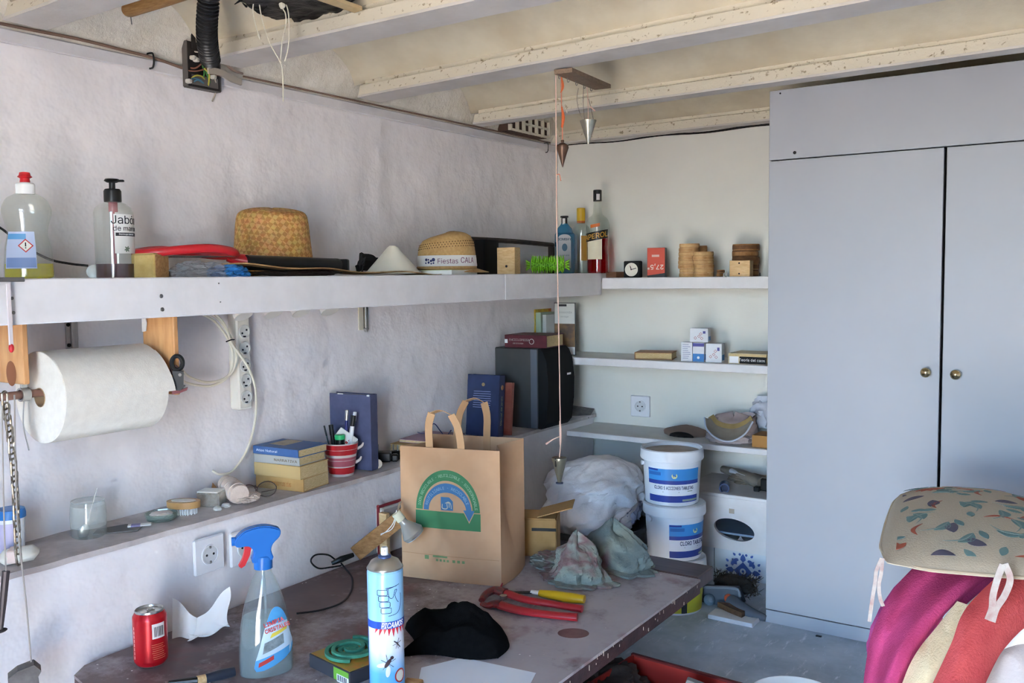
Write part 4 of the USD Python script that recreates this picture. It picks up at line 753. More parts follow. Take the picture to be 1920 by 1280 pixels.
P = Lg(225, 995); s = mpp(P); P[2] = ZLg; solo('slate_piece', 'flat dark grey scrap lying on the ledge right of the jar', 'scrap', xf(prism(Polygon([(-.05, -.02), (.04, -.03), (.055, .01), (.02, .035), (-.04, .02)]), .003), P+[-.01, 0, 0], (0, 0, 60)), M('slate', '#6f6c69', .7))
P = Lg(262, 988); P[2] = ZLg+.0032; s = mpp(P); t = thing('soap_sachet', 'small white and violet paper sachet on the ledge in front of the glass dish', 'sachet', P, .9)
t.part('sachet', cbox(.05, .017, .0035, .001), paperw); t.part('print', cbox(.020, .0172, .0037, .0005, (-.008, 0, 0)), M('sachet_violet', '#8f86ad', .6))
P = at_x(302, 968, .10); P[2] = ZLg; s = mpp(P); t = thing('glass_dish', 'low clear glass dish with something white in it', 'dish', P, .2)
t.part('dish', lathe([(0, 0), (24*s, 0), (28*s, 3*s), (30*s, 13*s), (28*s, 13.5*s), (26*s, 5*s), (0, 4*s)], 10, False), clear('dish_glass', '#d8e2dc', .05, haze=.15, hazecol='#aebcb4'), smooth=20); t.part('contents', xf(blob((20*s, 20*s, 6*s), .3, 3, 6, 3), (0, 0, 9.5*s)), M('pinkish_white', '#d9d0c8', .7))
P = at_x(345, 962, .10); P[2] = ZLg; s = mpp(P); t = thing('nail_brush', 'small brown scrubbing brush with white bristles on the ledge', 'brush', P, .5)
bb = aff.scale(Point(0, 0).buffer(1, 12), .038, .024).buffer(.002)
t.part('back', xf(prism(bb, .015), (0, 0, .016)), M('brush_brown', '#b08a58', .4), smooth=30); t.part('top_inlay', xf(prism(aff.scale(bb, .75, .5), .0015), (0, 0, .031)), M('inlay_white', '#d9d2c6', .5))
br = [cyl(.0016, .0155, 5, (x*.0058, y*.0058, 0)) for x in range(-5, 6) for y in range(-3, 4) if (x*.0058/.034)**2+(y*.0058/.021)**2 < 1]
t.part('bristles', cat(*br), labelw, smooth=False, kind='stuff')
P = at_x(397, 948, .09); P[2] = ZLg; s = mpp(P); t = thing('foil_pack', 'small silvery foil packet between the brown brush and the cloth roll', 'packet', P, .45)
t.part('packet', box((-22*s, -.022, 0), (22*s, .022, 27*s), .004), M('foil', '#cfccc4', .28, '#b9b4a6', sc=80, metal=.7, bump=.002, bsc=50)); t.part('top_sheet', box((-21*s, -.021, 27*s), (20*s, .021, 29*s), .001), paperw)
for k, (px, py) in enumerate(((408, 956), (424, 950))):
    P = Lg(px, py); P[2] = ZLg+.003; solo('white_crumb', ['small white plaster crumb in front of the foil packet', 'small white crumb between foil packet and cloth roll'][k], 'crumb', xf(crumple((.010, .008, .006), 20+k, .3, 2, -.5, 2), P), paperw)
P = at_x(440, 935, .09); P[2] = ZLg; s = mpp(P); t = thing('cloth_roll', 'rolled up pinkish white cloth bandage leaning on the ledge', 'cloth', P, 0); t.world = True
a_, b_ = at_x(424, 915, .05), at_x(450, 950, .15); a_[2] = ZLg+.034; b_[2] = ZLg+.026
clm = M('bandage', '#d9c8bb', .9, '#cdbaac', sc=30, bump=.001, bsc=120)
t.part('roll', tube([a_, (a_*.6+b_*.4)+[0, 0, .002], b_], [.021, .024, .0235], 18, 5), clm)
for k in range(3):
    f0 = .15+.28*k; q = a_+(b_-a_)*f0; t.part('fold', tube([q, q+(b_-a_)*.16], [.0235+.0006*k, .0262], 18, 4), clm)
t.part('loose_end', xf(blob((.022, .03, .010), .35, 3, 2, 3, True), b_+[-.01, .03, -.0145]), clm)
P = at_x(408, 912, .02); P[2] = ZLg; t = thing('wood_splinter', 'thin brown wooden wedge leaning on the wall behind the foil packet', 'wedge', P); t.part('wedge', prism([(-.02, 0), (.012, 0), (-.012, .035)], .006, (0, 0, 0), (90, 0, 60)), wood_mid)
# pile of books
bl = M('book_blue', '#45689a', .5, '#39598a', sc=12); gy = M('book_grey', '#a8a7a2', .55); oc = M('book_ochre', '#b8935c', .6, '#a88350', sc=20); oc2 = M('book_cream', '#c2a470', .6)
y0 = at_x(484, 906, XL-.03)[1]; y1 = at_x(575, 925, XL-.005)[1]
Pb = at_z(550, 923, ZLg); base = np.array([XL-.004, at_x(560, 920, XL)[1], ZLg])
yb = (at_x(480, 905, .09)[1]+at_x(600, 912, .09)[1])/2
# spines face -y, fore-edges to the right; lying with spine along x
def lbook(label, z, w, h, d, cov, rz, off=(0, 0), spine=None):
    t = thing('book', label, 'book', np.array([.100+off[0], yb+off[1], z]), rz)
    t.part('cover', cat(box((-w/2, -h/2, 0), (w/2, h/2, .0018)), box((-w/2, -h/2, d-.0018), (w/2, h/2, d)), box((-w/2, -h/2, .001), (w/2, -h/2+.002, d-.001))), cov)
    t.part('pages', box((-w/2+.002, -h/2+.002, .0018), (w/2-.001, h/2-.002, d-.0018)), pages)
    if spine: t.part('lettering', xf(text(spine[0], d*.3, .0004, w=.075), (spine[1], -h/2-.0004, d/2)), spine[2])
    return t
whi = M('white_ink', '#d5dae2', .5); blk_ink = M('spine_ink', '#6a5a3c', .6)
dd = 25*mpp((.1, yb, 1))
z = ZLg; lbook('ochre paperback at the bottom of the pile on the ledge', z, .155, .110, dd*.95, oc, .16, (0, .004), ('LA CIUDAD Y LOS DÍAS', 0, M('orange_ink', '#a8642c', .6))); z += dd*.95+.0002
lbook('yellowish paperback second from the bottom of the ledge pile', z, .158, .112, dd*.95, oc2, .10, (.001, .0), None); z += dd*.95+.0002
lbook('grey-spined paperback third from the bottom of the ledge pile', z, .150, .108, dd*.62, gy, .14, (-.004, .0), ('NARRATIVA', .03, blk_ink)); z += dd*.62+.0002
tb_ = lbook('blue-covered paperback on top of the pile on the ledge', z, .158, .112, dd*.58, bl, .08, (-.004, .002), ('PAUL THEROUX' if False else 'Atlas Natural', -.03, whi))
tb_.part('cover_picture', box((-.055, -.02, dd*.58), (.0, .05, dd*.58+.0005)), M('cover_photo', '#b9a88a', .5, '#9a8a6c', sc=40))
# glasses in front of the books
P = at_x(494, 918, XL-.045); P[2] = ZLg; s = mpp(P); wire = M('glasses_frame', '#4a3a3a', .4, metal=.4)
t = thing('eyeglasses', 'thin-framed eyeglasses standing in front of the pile of books', 'eyeglasses', P, facing(P)+.1)
ring = lambda x0: [(x0+.024*math.cos(a), 0, .022+.019*math.sin(a)) for a in np.linspace(0, 2*math.pi, 18, endpoint=False)]
t.part('lens_rim', tube(ring(.008), .0011, 6, 1, closed=True), wire); t.part('lens_rim', xf(tube(ring(-.045), .0011, 6, 1, closed=True), R=(0, 0, 25)), wire)
t.part('lens', xf(cyl(.0225, .0008, 24), (.008, .0004, .022), (90, 0, 0)), glass); t.part('temple', tube([(.032, 0, .026), (.03, .03, .012), (.0, .05, .004)], .0012, 6), wire); t.part('bridge', tube([(-.016, .0, .028), (-.019, -.002, .031), (-.022, -.008, .028)], .0011, 6), wire)
# striped cups with pens
P = at_x(641, 892, .12); P[2] = ZLg; s = mpp(P); red = M('cup_red', '#b8262c', .35); pk = M('cup_rose', '#b05a66', .4); cw = M('cup_white', '#d9ccc4', .4)
prof = lambda z: np.interp(z, [0, 62*s], [22*s, 32*s])
t = thing('striped_cup', 'red and white striped cup holding pens, standing on the ledge', 'cup', P, facing(P))
def cupr(z0, z1, m, e=0, nm_='band'): t.part(nm_, lathe([(prof(z0)+e-.003, z0), (prof(z0)+e, z0), (prof(z1)+e, z1), (prof(z1)+e-.003, z1)], 36, False), m)
t.part('cup', lathe([(0, 0), (22*s, 0), (prof(30*s), 30*s), (prof(62*s)-.0004, 62*s), (prof(62*s)-.003, 62*s), (20*s, 3*s), (0, 3*s)], 36, False), cw, smooth=40)
for z0, z1, m, in ((5, 17, red), (19.5, 30, pk), (31, 36, pk), (41, 50, red), (51, 60, red)): cupr(z0*s, z1*s, m, .0007, 'stripe')
for z in (50, 24): t.part('handle', tube([(prof(z*s)*.98, 0, z*s-2*s), (prof(z*s)+8*s, 0, z*s+3*s), (prof(z*s)+11*s, 0, z*s+9*s)], [.0045, .004, .002], 8, 4), cw)
for k, (nm_, lb, dx, dy, lean, L_, r_, m, cap) in enumerate((('pen', 'dark blue pen standing in the striped cup', 8, 4, 4, 122, 3, M('pen_blue', '#262a6a', .35), steel), ('marker_pen', 'white marker pen with a dark cap in the striped cup', 17, 2, 8, 112, 4.2, labelw, blackp), ('pen', 'black ballpoint leaning to the left in the striped cup', -15, 2, -6, 96, 4, blackp, blackp), ('pencil', 'thin grey pencil at the left rim of the striped cup', -20, 3, -12, 96, 1.4, M('pencil_grey', '#5a6a66', .5), blackp), ('marker_pen', 'black-capped pen behind the white marker in the striped cup', 21, 7, 8, 118, 3, blackp, labelw))):
    q = thing(nm_, lb, 'pen', P+np.array([math.cos(facing(P))*dx*.55-math.sin(facing(P))*dy, math.sin(facing(P))*dx*.55+math.cos(facing(P))*dy, 0])*[s, s, 0]+[0, 0, 3.5*s], facing(P))
    q.part('barrel', xf(cyl(r_*s, (L_-22)*s, 12), R=(0, lean, 0)), m); q.part('cap', xf(cat(cyl(r_*1.12*s, 20*s, 12, (0, 0, (L_-24)*s), bev=.0008), box((-.0012, -r_*1.5*s, (L_-22)*s), (.0012, -r_*s, (L_-6)*s))), R=(0, lean, 0)), cap)
q = thing('glue_stick', 'short black stick with a bright green cap in the striped cup', 'glue stick', P+[0.004, -.008, 36*s], facing(P)); q.part('barrel', cyl(9*s, 32*s, 20), blackp); q.part('cap', cyl(9.6*s, 9*s, 20, (0, 0, 32*s), bev=.001), M('cap_green', '#2fae6a', .4))
q = thing('eraser', 'white eraser with red print leaning in the striped cup', 'eraser', P+[.000, .0042, 44*s], facing(P)); q.part('block', xf(cbox(40*s, .007, 22*s, .002), (1*s, 0, 16*s), (0, 38, 0)), paperw); q.part('print', xf(cat(*[box((-3*s+x, -.0041, 2*s+zz), (2*s+x, -.0035, 6*s+zz)) for x, zz in ((0, 0), (7*s, 0), (3*s, 6*s))]), (6*s, 0, 13*s), (0, 38, 0)), M('print_red', ''))
# dark blue book standing on end
P = at_x(660, 884, .105); P[2] = ZLg; s = mpp(P)
y_ = at_x(697, 885, .16)[1]
w_ = .145
t = thing('book', 'worn dark blue hardback standing upright on the ledge behind the striped cup', 'book', np.array([.088, at_x(690, 882, .155)[1]+.002, ZLg]), .12)
nb = M('book_navy', '#4d506c', .75, '#454862', sc=40); hB = 138*s*1.03
t.part('cover', cat(box((-w_/2, 0, 0), (w_/2, .003, hB), .001), box((-w_/2, .031, 0), (w_/2, .034, hB), .001), box((w_/2-.004, .001, 0), (w_/2, .033, hB), .001)), nb)
t.part('pages', box((-w_/2+.003, .003, .002), (w_/2-.004, .031, hB-.004)), pages); t.part('worn_corner', cat(box((w_/2-.012, -.0004, hB-.004), (w_/2-.003, .006, hB+.0004)), box((-w_/2+.03, -.0004, hB-.002), (-w_/2+.05, .003, hB+.0004))), paperw)
# black adapters
P = at_x(722, 868, .10); P[2] = ZLg; s = mpp(P)
t = thing('plug_adapter', 'black plug-in charger lying on the ledge right of the blue hardback', 'charger', P, .3)
t.part('body', xf(box((-.03, -.018, 0), (.02, .018, .03), .005), R=(0, 0, 20)), blackp); t.part('lead', tube([(.01, 0, .012), (.03, .02, .006), (.045, .05, .004)], .003, 6), blackp); t.part('head', xf(box((.02, -.012, 0), (.04, .012, .022), .004), R=(0, 0, 20)), blackp)
for sy in (-1, 1): t.part('pin', xf(cyl(.0024, .018, 8), (-.026, sy*.009, .03)), steel)
P = at_x(742, 862, .09); P[2] = ZLg; t = thing('plug_adapter', 'smaller black plug next to the paper bag on the ledge', 'charger', P, .8); t.part('body', box((-.016, -.014, 0), (.016, .014, .022), .004), blackp); t.part('pin', xf(cyl(.0024, .018, 8), (-.006, .006, .0218)), steel); t.part('pin', xf(cyl(.0024, .018, 8), (.006, -.006, .0218)), steel)
P = at_x(708, 880, .15); P[2] = ZLg; solo('white_disc', 'small cream disc leaning beside the blue hardback', 'disc', xf(cyl(.014, .004, 20, bev=.001), P+[0, 0, .0125], (70, 0, 40)), M('cream_disc', '#cfc2b0', .6))
# books lying behind the paper bag with blue glasses on them
y_ = at_x(800, 835, .09)[1]
def lb2(label, z, w, h, d, cov, rz, y): 
    t = thing('book', label, 'book', (.097, y, z), rz); t.part('cover', cat(box((-w/2, -h/2, 0), (w/2, h/2, .0018)), box((-w/2, -h/2, d-.0018), (w/2, h/2, d)), box((-w/2, h/2-.002, .001), (w/2, h/2, d-.001))), cov); t.part('pages', box((-w/2+.001, -h/2+.001, .0018), (w/2-.001, h/2-.002, d-.0018)), pages); return t
s = mpp((.1, y_, 1)); d1 = 18*s
lb2('ochre-edged book lying on the ledge behind the paper bag', ZLg, .15, .20, d1, oc, .05, y_); lb2('rose-covered thin book on top of the pile behind the paper bag', ZLg+d1+.0002, .14, .17, .010, M('rose_cover', '#9a7482', .5), .12, y_+.02)
ze = ZLg+d1+.0104
A, = [at_x(816, 800, .13)]; t = thing('eyeglasses', 'blue-framed reading glasses lying on the books behind the paper bag', 'eyeglasses', (.1, y_, ze)); t.world = True
bf_ = M('blue_frame', '#2f3563', .4)
pts = [(800, 812), (813, 794), (826, 808), (836, 818), (846, 806)]
t.part('frame', tube([at_x(px, py, .10+.006*i) for i, (px, py) in enumerate(pts)], .0016, 6), bf_); t.part('temple', tube([at_x(800, 812, .10), at_x(790, 812, .06), at_x(783, 810, .02)], .0014, 6), bf_)
# speaker with a red book, blue book and thin red book
PS = at_x(1012, 808, XL+.012); ys = PS[1]; hS = (at_x(1012, 657, XL+.012)-PS)[2]; PSz = ZLg
t = thing('loudspeaker', 'black and grey box loudspeaker standing on the ledge in the corner', 'loudspeaker', (.1, ys+.1, ZLg)); t.world = True
spk = M('speaker_grey', '#454443', .5, '#3f3e3d', sc=20); grl = M('speaker_grille', '#0c0c0d', .95, bump=.0006, bsc=700)
x0, x1, dS = .006, XL+.006, .19
t.part('cabinet', box((x0, ys, ZLg), (x1, ys+dS, ZLg+hS), .004), spk)
gp_ = Polygon([(0, 0), (.012, 0), (.03, .02), (.040, hS*.35), (.042, hS*.6), (.034, hS*.85), (.02, hS-.012), (.006, hS), (0, hS)])
t.part('grille', prism(gp_, dS-.004, (x1+.0003, ys+dS-.002, ZLg), (90, 0, 0)), grl, smooth=30)
t.part('badge', box((x1+.0405, ys+dS*.72, ZLg+hS*.64), (x1+.0425, ys+dS*.86, ZLg+hS*.665)), labelw)
t.part('front_strip', box((x1-.03, ys-.0015, ZLg+.002), (x1-.002, ys-.0002, ZLg+hS-.003), .0005), M('speaker_silver', '#6c7078', .35, metal=.4))
mr = M('book_maroon', '#5b2028', .5, '#4d1a22', sc=20); s = mpp(PS)
t = thing('book', 'thick dark red hardback lying on top of the loudspeaker', 'book', np.array([.125, ys+.09, ZLg+hS+.0004]), .1)
w, h, d = .17, .15, 24*s
t.part('cover', cat(box((-w/2, -h/2, 0), (w/2, h/2, .003), .0005), box((-w/2, -h/2, d-.003), (w/2, h/2, d), .0005), box((-w/2, -h/2, .001), (w/2, -h/2+.003, d-.001))), mr); t.part('pages', box((-w/2+.004, -h/2+.003, .003), (w/2-.004, h/2-.004, d-.003)), pages)
t.part('spine_emblem', xf(cyl(.0105, .0006, 24), (.025, -h/2-.0001, d/2), (90, 0, 0)), M('emblem_grey', '#a9a09c', .5)); t.part('emblem_centre', xf(cyl(.0075, .0004, 24), (.025, -h/2-.0007, d/2), (90, 0, 0)), mr)
t.part('lettering', cat(xf(text('ENCICLOPEDIA', .008, .0004), (-.025, -h/2-.0004, d*.62)), xf(text('del bricolaje', .0055, .0004), (-.03, -h/2-.0004, d*.33))), M('emblem_grey', '')); t.part('spine_tab', box((-w/2, -h/2-.0006, d*.35), (-w/2+.012, -h/2, d*.65)), labelw)
P = at_x(935, 818, .172); yb2 = P[1]; s = mpp(P)
bb_ = M('book_royal', '#2c375c', .5, '#26304f', sc=16)
t = thing('book', 'royal blue hardback standing at a tilt against the loudspeaker', 'book', np.array([.10, yb2, ZLg+.0015]), .1, ry=0, rx=-.10)
w, hB, d = .128, 116*s, .040
t.part('cover', cat(box((-w/2, 0, 0), (w/2, .003, hB), .001), box((-w/2, d-.003, 0), (w/2, d, hB), .001), box((w/2-.003, .001, 0), (w/2, d-.001, hB), .001)), bb_); t.part('pages', box((-w/2+.003, .003, .002), (w/2-.003, d-.003, hB-.003)), pages)
t.part('back_text', cat(*[box((-.036-rng.uniform(0, .004), -.0004, hB*q), (.028+rng.uniform(0, .006), 0, hB*q+.0022)) for q in np.linspace(.46, .72, 8)]), M('back_print', '#8b93b8', .6), smooth=False); t.part('back_emblem', xf(cyl(.0065, .0005, 20), (0, 0, hB*.84), (90, 0, 0)), gold)
t.part('spine_emblem', xf(cyl(.009, .0005, 20), (w/2-.0001, d/2, hB*.80), (0, 90, 0)), gold); t.part('lettering', xf(text('Manual de jardín', .011, .0004, w=.10), (w/2+.0004, d/2, hB*.42), (0, -90, 90)), M('spine_gold', '#8f9a6a', .5))
t = thing('book', 'thin salmon-coloured book between the blue hardback and the loudspeaker', 'book', np.array([.105, yb2+.052, ZLg+.0012]), .08, rx=-.12)
w, hB, d = .15, 100*s, .014; sm_ = M('book_salmon', '#b06a58', .5, '#8e4438', sc=9); t.part('cover', cat(box((-w/2, 0, 0), (w/2, .0015, hB)), box((-w/2, d-.0015, 0), (w/2, d, hB)), box((w/2-.0015, 0, 0), (w/2, d, hB))), sm_); t.part('pages', box((-w/2+.002, .0015, .002), (w/2-.002, d-.0015, hB-.002)), pages)
P = at_z(1092, 768, ZLg); t = thing('leaflet', 'dark printed leaflet lying on the end of the ledge beside the loudspeaker', 'leaflet', (.125, -.075, ZLg+.008), .25, rx=.30, ry=.10); t.part('sheet', cbox(.13, .085, .004, .0005), M('leaflet_dark', '#4c4a4e', .5, '#6e6a68', sc=40))
# ================================================================ things on the table
def Tb(px, py): p = at_z(px, py, ZT+.0006); return p
# red drinks can
P = Tb(284, 1244); s = mpp(P); r = .033; hc = .115
t = thing('drink_can', 'red aluminium drinks can with a barcode, standing on the near end of the table', 'can', P, facing(P))
cred = M('can_red', '#b81420', .28, metal=.35, spec=.6); alu = M('aluminium', '#c4c2be', .28, metal=1)
t.part('body', lathe([(.0245, .006), (.028, .0045), (.0325, .011), (r, .016), (r, .097), (.0325, .102), (.0275, .1105)], 48, False), cred, smooth=40)
t.part('base', lathe([(0, .004), (.022, .003), (.0235, 0), (.0255, .001), (.0285, .0048), (.0245, .0062)], 40, False), alu, smooth=40)
t.part('top_rim', lathe([(.0275, .1104), (.0278, .1135), (.0268, .115), (.0258, .1135), (.025, .1105), (0, .110)], 40, False), alu, smooth=40)
t.part('ring_pull', cat(xf(tube([(.007*math.cos(a), .0095*math.sin(a), 0) for a in np.linspace(0, 6.283, 16, endpoint=False)], .0014, 6, 1, closed=True), (.003, -.004, .1135), (-14, 0, 0)), box((-.004, .0035, .1105), (.009, .012, .1122), .0005)), alu)
t.part('barcode_panel', patch(r, 6, 52, .062, .092, .0004, 14), M('barcode_white', '#dcd2ce', .5))
bars = [patch(r+.0005, 10+a, 10+a+w, .066, .086, .0003, 3) for a, w in zip(np.cumsum(rng.uniform(1.4, 3.2, 15)), rng.uniform(.5, 1.6, 15)) if a < 36]
t.part('barcode', cat(*bars), ink, smooth=False)
t.part('side_lettering', cat(*[patch(r+.0002, -66, -62, .02+.0085*k, .0265+.0085*k, .0003, 3) for k in range(8)]), M('can_print', '#e4a8a0', .5), smooth=False)
t.part('small_print', cat(*[patch(r+.0002, 2+rng.uniform(0, 6), 40+rng.uniform(0, 18), .020+.0042*k, .0212+.0042*k, .0003, 8) for k in range(8)]), M('can_print2', '#cf6a50', .5), smooth=False)
# crumpled tissue
P = Tb(345, 1205); s = mpp(P)
tis = M('tissue', '#e4e2e0', .9)
def tf(u, v):
    x = -.03+.07*u; y = .012*np.sin(u*5+v*3); z = .002+.052*v*(1-.3*u)+.014*np.sin(u*7)*v
    return x+.012*v*u, y+.03*v*(v-.4)-.02*v, z
t = thing('paper_tissue', 'crumpled white paper tissue standing behind the red can', 'tissue', P+[-.012, .022, .001], .75)
t.part('sheet', sheet(lambda u, v: (-.035+.05*u, .008*np.sin(u*6)+.016*v, .0005+.085*v*(1-.55*u)), 16, 14, .0007), tis, smooth=20)
t.part('sheet', sheet(lambda u, v: (.0+.085*u+.004*np.sin(v*9), -.022+.042*v-.006*np.sin(u*7), .0015+.052*(v-.15)**2*1.6*(.3+u)+.022*u*u+.008*np.sin(u*5+v*4)**2), 20, 16, .0007), tis, smooth=20)
# window cleaner spray
P = Tb(500, 1258); s = mpp(P); fz = facing(P)
t = thing('spray_bottle', 'clear window-cleaner spray bottle with a blue head and red trigger', 'spray bottle', P, fz+.12)
sc_ = lambda pts: [(a*s, 0, b*s) for a, b in pts]
pr = rounded(sc_([(46, 0), (49, 6), (49, 50), (45, 90), (37, 130), (26, 165), (19, 182), (15, 190), (14, 202)]), 4)[:, [0, 2]]
def ovalize(m): m = m.copy(); v = np.array(m.vertices); z = v[:, 2]/s; k = np.interp(z, [0, 120, 185, 300], [.62, .66, 1, 1]); v[:, 1] *= k; m.vertices = v; return m
spc = clear('spray_plastic', '#eef3f2', .04, haze=.05, hazecol='#d6dbdc')
t.part('bottle_body', ovalize(lathe(np.vstack([[(0, 0)], pr]), 44, False)), spc, smooth=60)
lq = np.array([(a*.965, b) for a, b in pr if b < 112*s]); t.part('liquid', ovalize(lathe(np.vstack([[(0, .002)], lq, [(0, lq[-1, 1])]]), 44, False)), clear('spray_liquid', '#dfe8e8', .03, haze=.12, hazecol='#c8d2d4'), smooth=60)
t.part('dip_tube', tube([(0, 0, 195*s), (2*s, 2*s, 120*s), (-4*s, 0, 20*s)], 2.2*s, 8, 5), clear('tube_clear', '#e4e6e6', .1, haze=.25, hazecol='#c4cacc'))
sblue = M('spray_blue', '#2067b4', .32)
t.part('collar', lathe([(0, 198*s), (17*s, 198*s), (17*s, 218*s), (15*s, 222*s), (0, 222*s)], 24), sblue)
hp = Polygon(rounded([(-20, 212), (-17, 232), (-26, 244), (-44, 244), (-50, 250), (-46, 262), (-30, 274), (0, 279), (22, 274), (32, 268), (30, 256), (18, 244), (14, 232), (16, 214)], 3, True)[:, :2])
hp = aff.scale(hp, s, s, origin=(0, 0))
hd = prism(hp.buffer(-.002), 26*s, (0, 13*s, 0), (90, 0, 0)); hd2 = prism(hp, 18*s, (0, 9*s, 0), (90, 0, 0))
t.part('spray_head', cat(hd, hd2), sblue, smooth=30)
t.part('nozzle', xf(cyl(8*s, 7*s, 16), (-48*s, 0, 254*s), (0, -90, 0)), sblue)
tr = Polygon([(-32, 244), (-20, 244), (-24, 226), (-33, 208), (-40, 204), (-44, 208), (-38, 218), (-34, 230)])
t.part('trigger', prism(aff.scale(tr, s, s, origin=(0, 0)), 12*s, (0, 6*s, 0), (90, 0, 0)), redp)
def frontlab(poly, e):           # a print following the oval front face
    m = prism(aff.scale(poly, s, s, origin=(0, 0)), .0006); m = m.subdivide_to_size(.010) if hasattr(m, 'subdivide_to_size') else m
    m = xf(m, R=(90, 0, 0)); v = np.array(m.vertices); z = v[:, 2]; rr = np.interp(z, pr[:, 1], pr[:, 0]); k = np.interp(z/s, [0, 120, 185, 300], [.62, .66, 1, 1])
    c = np.sqrt(np.maximum(1-(v[:, 0]/rr)**2, .03)); v[:, 1] = v[:, 1]-rr*k*c-e; m.vertices = v; return m
lp = Polygon(rounded([(-22, 14), (44, 40), (42, 80), (34, 112), (22, 128), (10, 126), (-2, 100), (-14, 60)], 4, True)[:, :2])
t.part('label', frontlab(lp, .0006), M('spray_label', '#b9cede', .45))
t.part('label_top', frontlab(lp.intersection(sbox(-60, 100, 60, 140)), .0012), M('spray_label_cyan', '#4f9cd0', .45)); t.part('label_bottom', frontlab(lp.intersection(Polygon([(-60, 0), (60, 0), (60, 58), (-60, 24)])), .0012), M('spray_label_cyan', ''))
t.part('yellow_swoosh', frontlab(Polygon([(4, 74), (36, 84), (37, 90), (8, 82)]), .0014), M('spray_yellow', '#d2c04a', .5)); t.part('red_ribbon', frontlab(Polygon([(-18, 22), (10, 34), (10, 42), (-17, 30)]), .0016), M('print_red', ''))
t.part('window_picture', frontlab(Polygon([(-10, 46), (30, 60), (29, 78), (-6, 66)]), .0014), M('window_grey', '#8d9aa0', .5, '#5f6c72', sc=60))
def rot(m, a): return xf(m, R=(0, a, 0))
fr_ = lambda z: float(np.interp(z*s, pr[:, 1], pr[:, 0]))*.64
t.part('lettering', cat(rot(xf(text('LIMPIA', 7.5*s, .0005, True), (14*s, 0, 104*s)), 0), xf(text('CRISTALES', 7.5*s, .0005, True, 46*s), (17*s, 0, 92*s))).apply_transform(trimesh.transformations.rotation_matrix(math.radians(-14), [0, 1, 0], [14*s, 0, 95*s])).apply_translation([0, -fr_(88)-.0034, 0]), M('print_red', ''))
# fly spray can
P = Tb(725, 1300); P = at_z(727, 1300, ZT+.0006); s = mpp(P); r = .0325
mtop = P; hcan = (at_y(718, 1062, P[1]).copy()-P)[2]
t = thing('fly_spray', 'tall light blue fly spray can with a white nozzle and a picture of a fly', 'spray can', P, facing(P))
cb = M('can_blue', '#8fc0e2', .25, spec=.6); cw_ = M('can_white', '#dde0ea', .25, spec=.6); cdb = M('can_navy', '#2c4fa8', .25, spec=.6); cmb = M('can_mid', '#5aa6e0', .25, spec=.6)
H = hcan
zt_, zb_ = H*.985, H*.60
t.part('body', lathe([(0, 0), (r-.001, 0), (r, .002), (r, H)], 56, False), usdkit.material(stage, '/World/Looks/can_fade', {'g': ('geometry', {}), 'sx': ('separate_xyz', {}), 'mr': ('map_range', {'from_min': float(ZT), 'from_max': float(ZT+H*.62), 'clamp': True}), 'r': ('rgb_ramp', {'ramp': [(0, lin('#4f9fdc')), (.35, lin('#63aee6')), (.62, lin('#d3dcea')), (.99, lin('#dfe1ea')), (1, lin('#8fc0e2'))]}), 'p': ('principled_bsdf', {'roughness': .22, 'specular_ior_level': .7})}, [('g.position', 'sx.vector'), ('sx.z', 'mr.value'), ('mr.result', 'r.fac'), ('r.color', 'p.base_color')], surface='p.BSDF'), smooth=40)
t.part('dome', lathe([(r, H), (r+.0008, H+.002), (r-.001, H+.004), (r*.80, H+.013), (r*.45, H+.019), (r*.36, H+.019)], 48, False), alu, smooth=50)
t.part('top_band', lathe([(r+.0002, H*.997), (r+.0012, H+.0005), (r+.0008, H+.003)], 48, False), M('can_rim_grey', '#9a9890', .3, metal=.8))
t.part('valve_cup', lathe([(r*.36, H+.018), (r*.38, H+.022), (r*.30, H+.024), (0, H+.024)], 32, False), M('valve_blue', '#4a5a80', .35, metal=.5))
t.part('nozzle', cat(lathe([(0, H+.022), (.0068, H+.022), (.0064, H+.036), (.0055, H+.038), (0, H+.038)], 24), xf(cyl(.0012, .004, 8), (0, -.0062, H+.032), (90, 0, 0))), whitep)
t.part('blue_strip', patch(r+.0003, -92, -82, 0, H*.985, .0004, 4), cdb); t.part('light_panel', patch(r+.0002, -82, 100, H*.605, H*.985, .0004, 40), cb)
t.part('name_band', patch(r+.0005, -92, 100, H*.565, H*.62, .0004, 40), cdb)
def ital(m): m = m.copy(); v = np.array(m.vertices); v[:, 0] += .2*v[:, 2]; m.vertices = v; return m
t.part('lettering', wrap(xf(ital(text('PICAMOS', .0098, .0004, True, .044)), (.014, -.0012, H*.592)), r), labelw)
star = []
for k in range(9):
    x = -.026+.0072*k; l = [.008, .012, .010, .013, .016, .013, .011, .012, .008][k]; sl = (k-4)*.0016; star.append(Polygon([(x-.004, .004), (x+.004, .004), (x+sl, -l)]))
def wflat(poly, e, a=0): 
    m = prism(poly, .0004); m = m.subdivide_to_size(.006); return wrap(xf(m, R=(90, 0, 0), T=(0, -e, 0)), r, a)
t.part('red_starburst', xf(wflat(unary_union(star), .0004, .32), (0, 0, H*.562)), M('burst_red', '#bf2f3c', .3))
def stroke(pts, w): return LineString(rounded(np.array([(a, 0, b) for a, b in pts]), 4)[:, [0, 2]]).buffer(w)
hand = [stroke([(.0, .060), (.020, .062), (.0, .060)], .0006)]
for k in range(4): hand.append(Point(0, 0).buffer(.0001)); hand.append(aff.translate(sbox(-.0055, -.0028, .0085, .0028).buffer(.0022).boundary.buffer(.0005), -.008+.0022*k, .052-.0112*k))
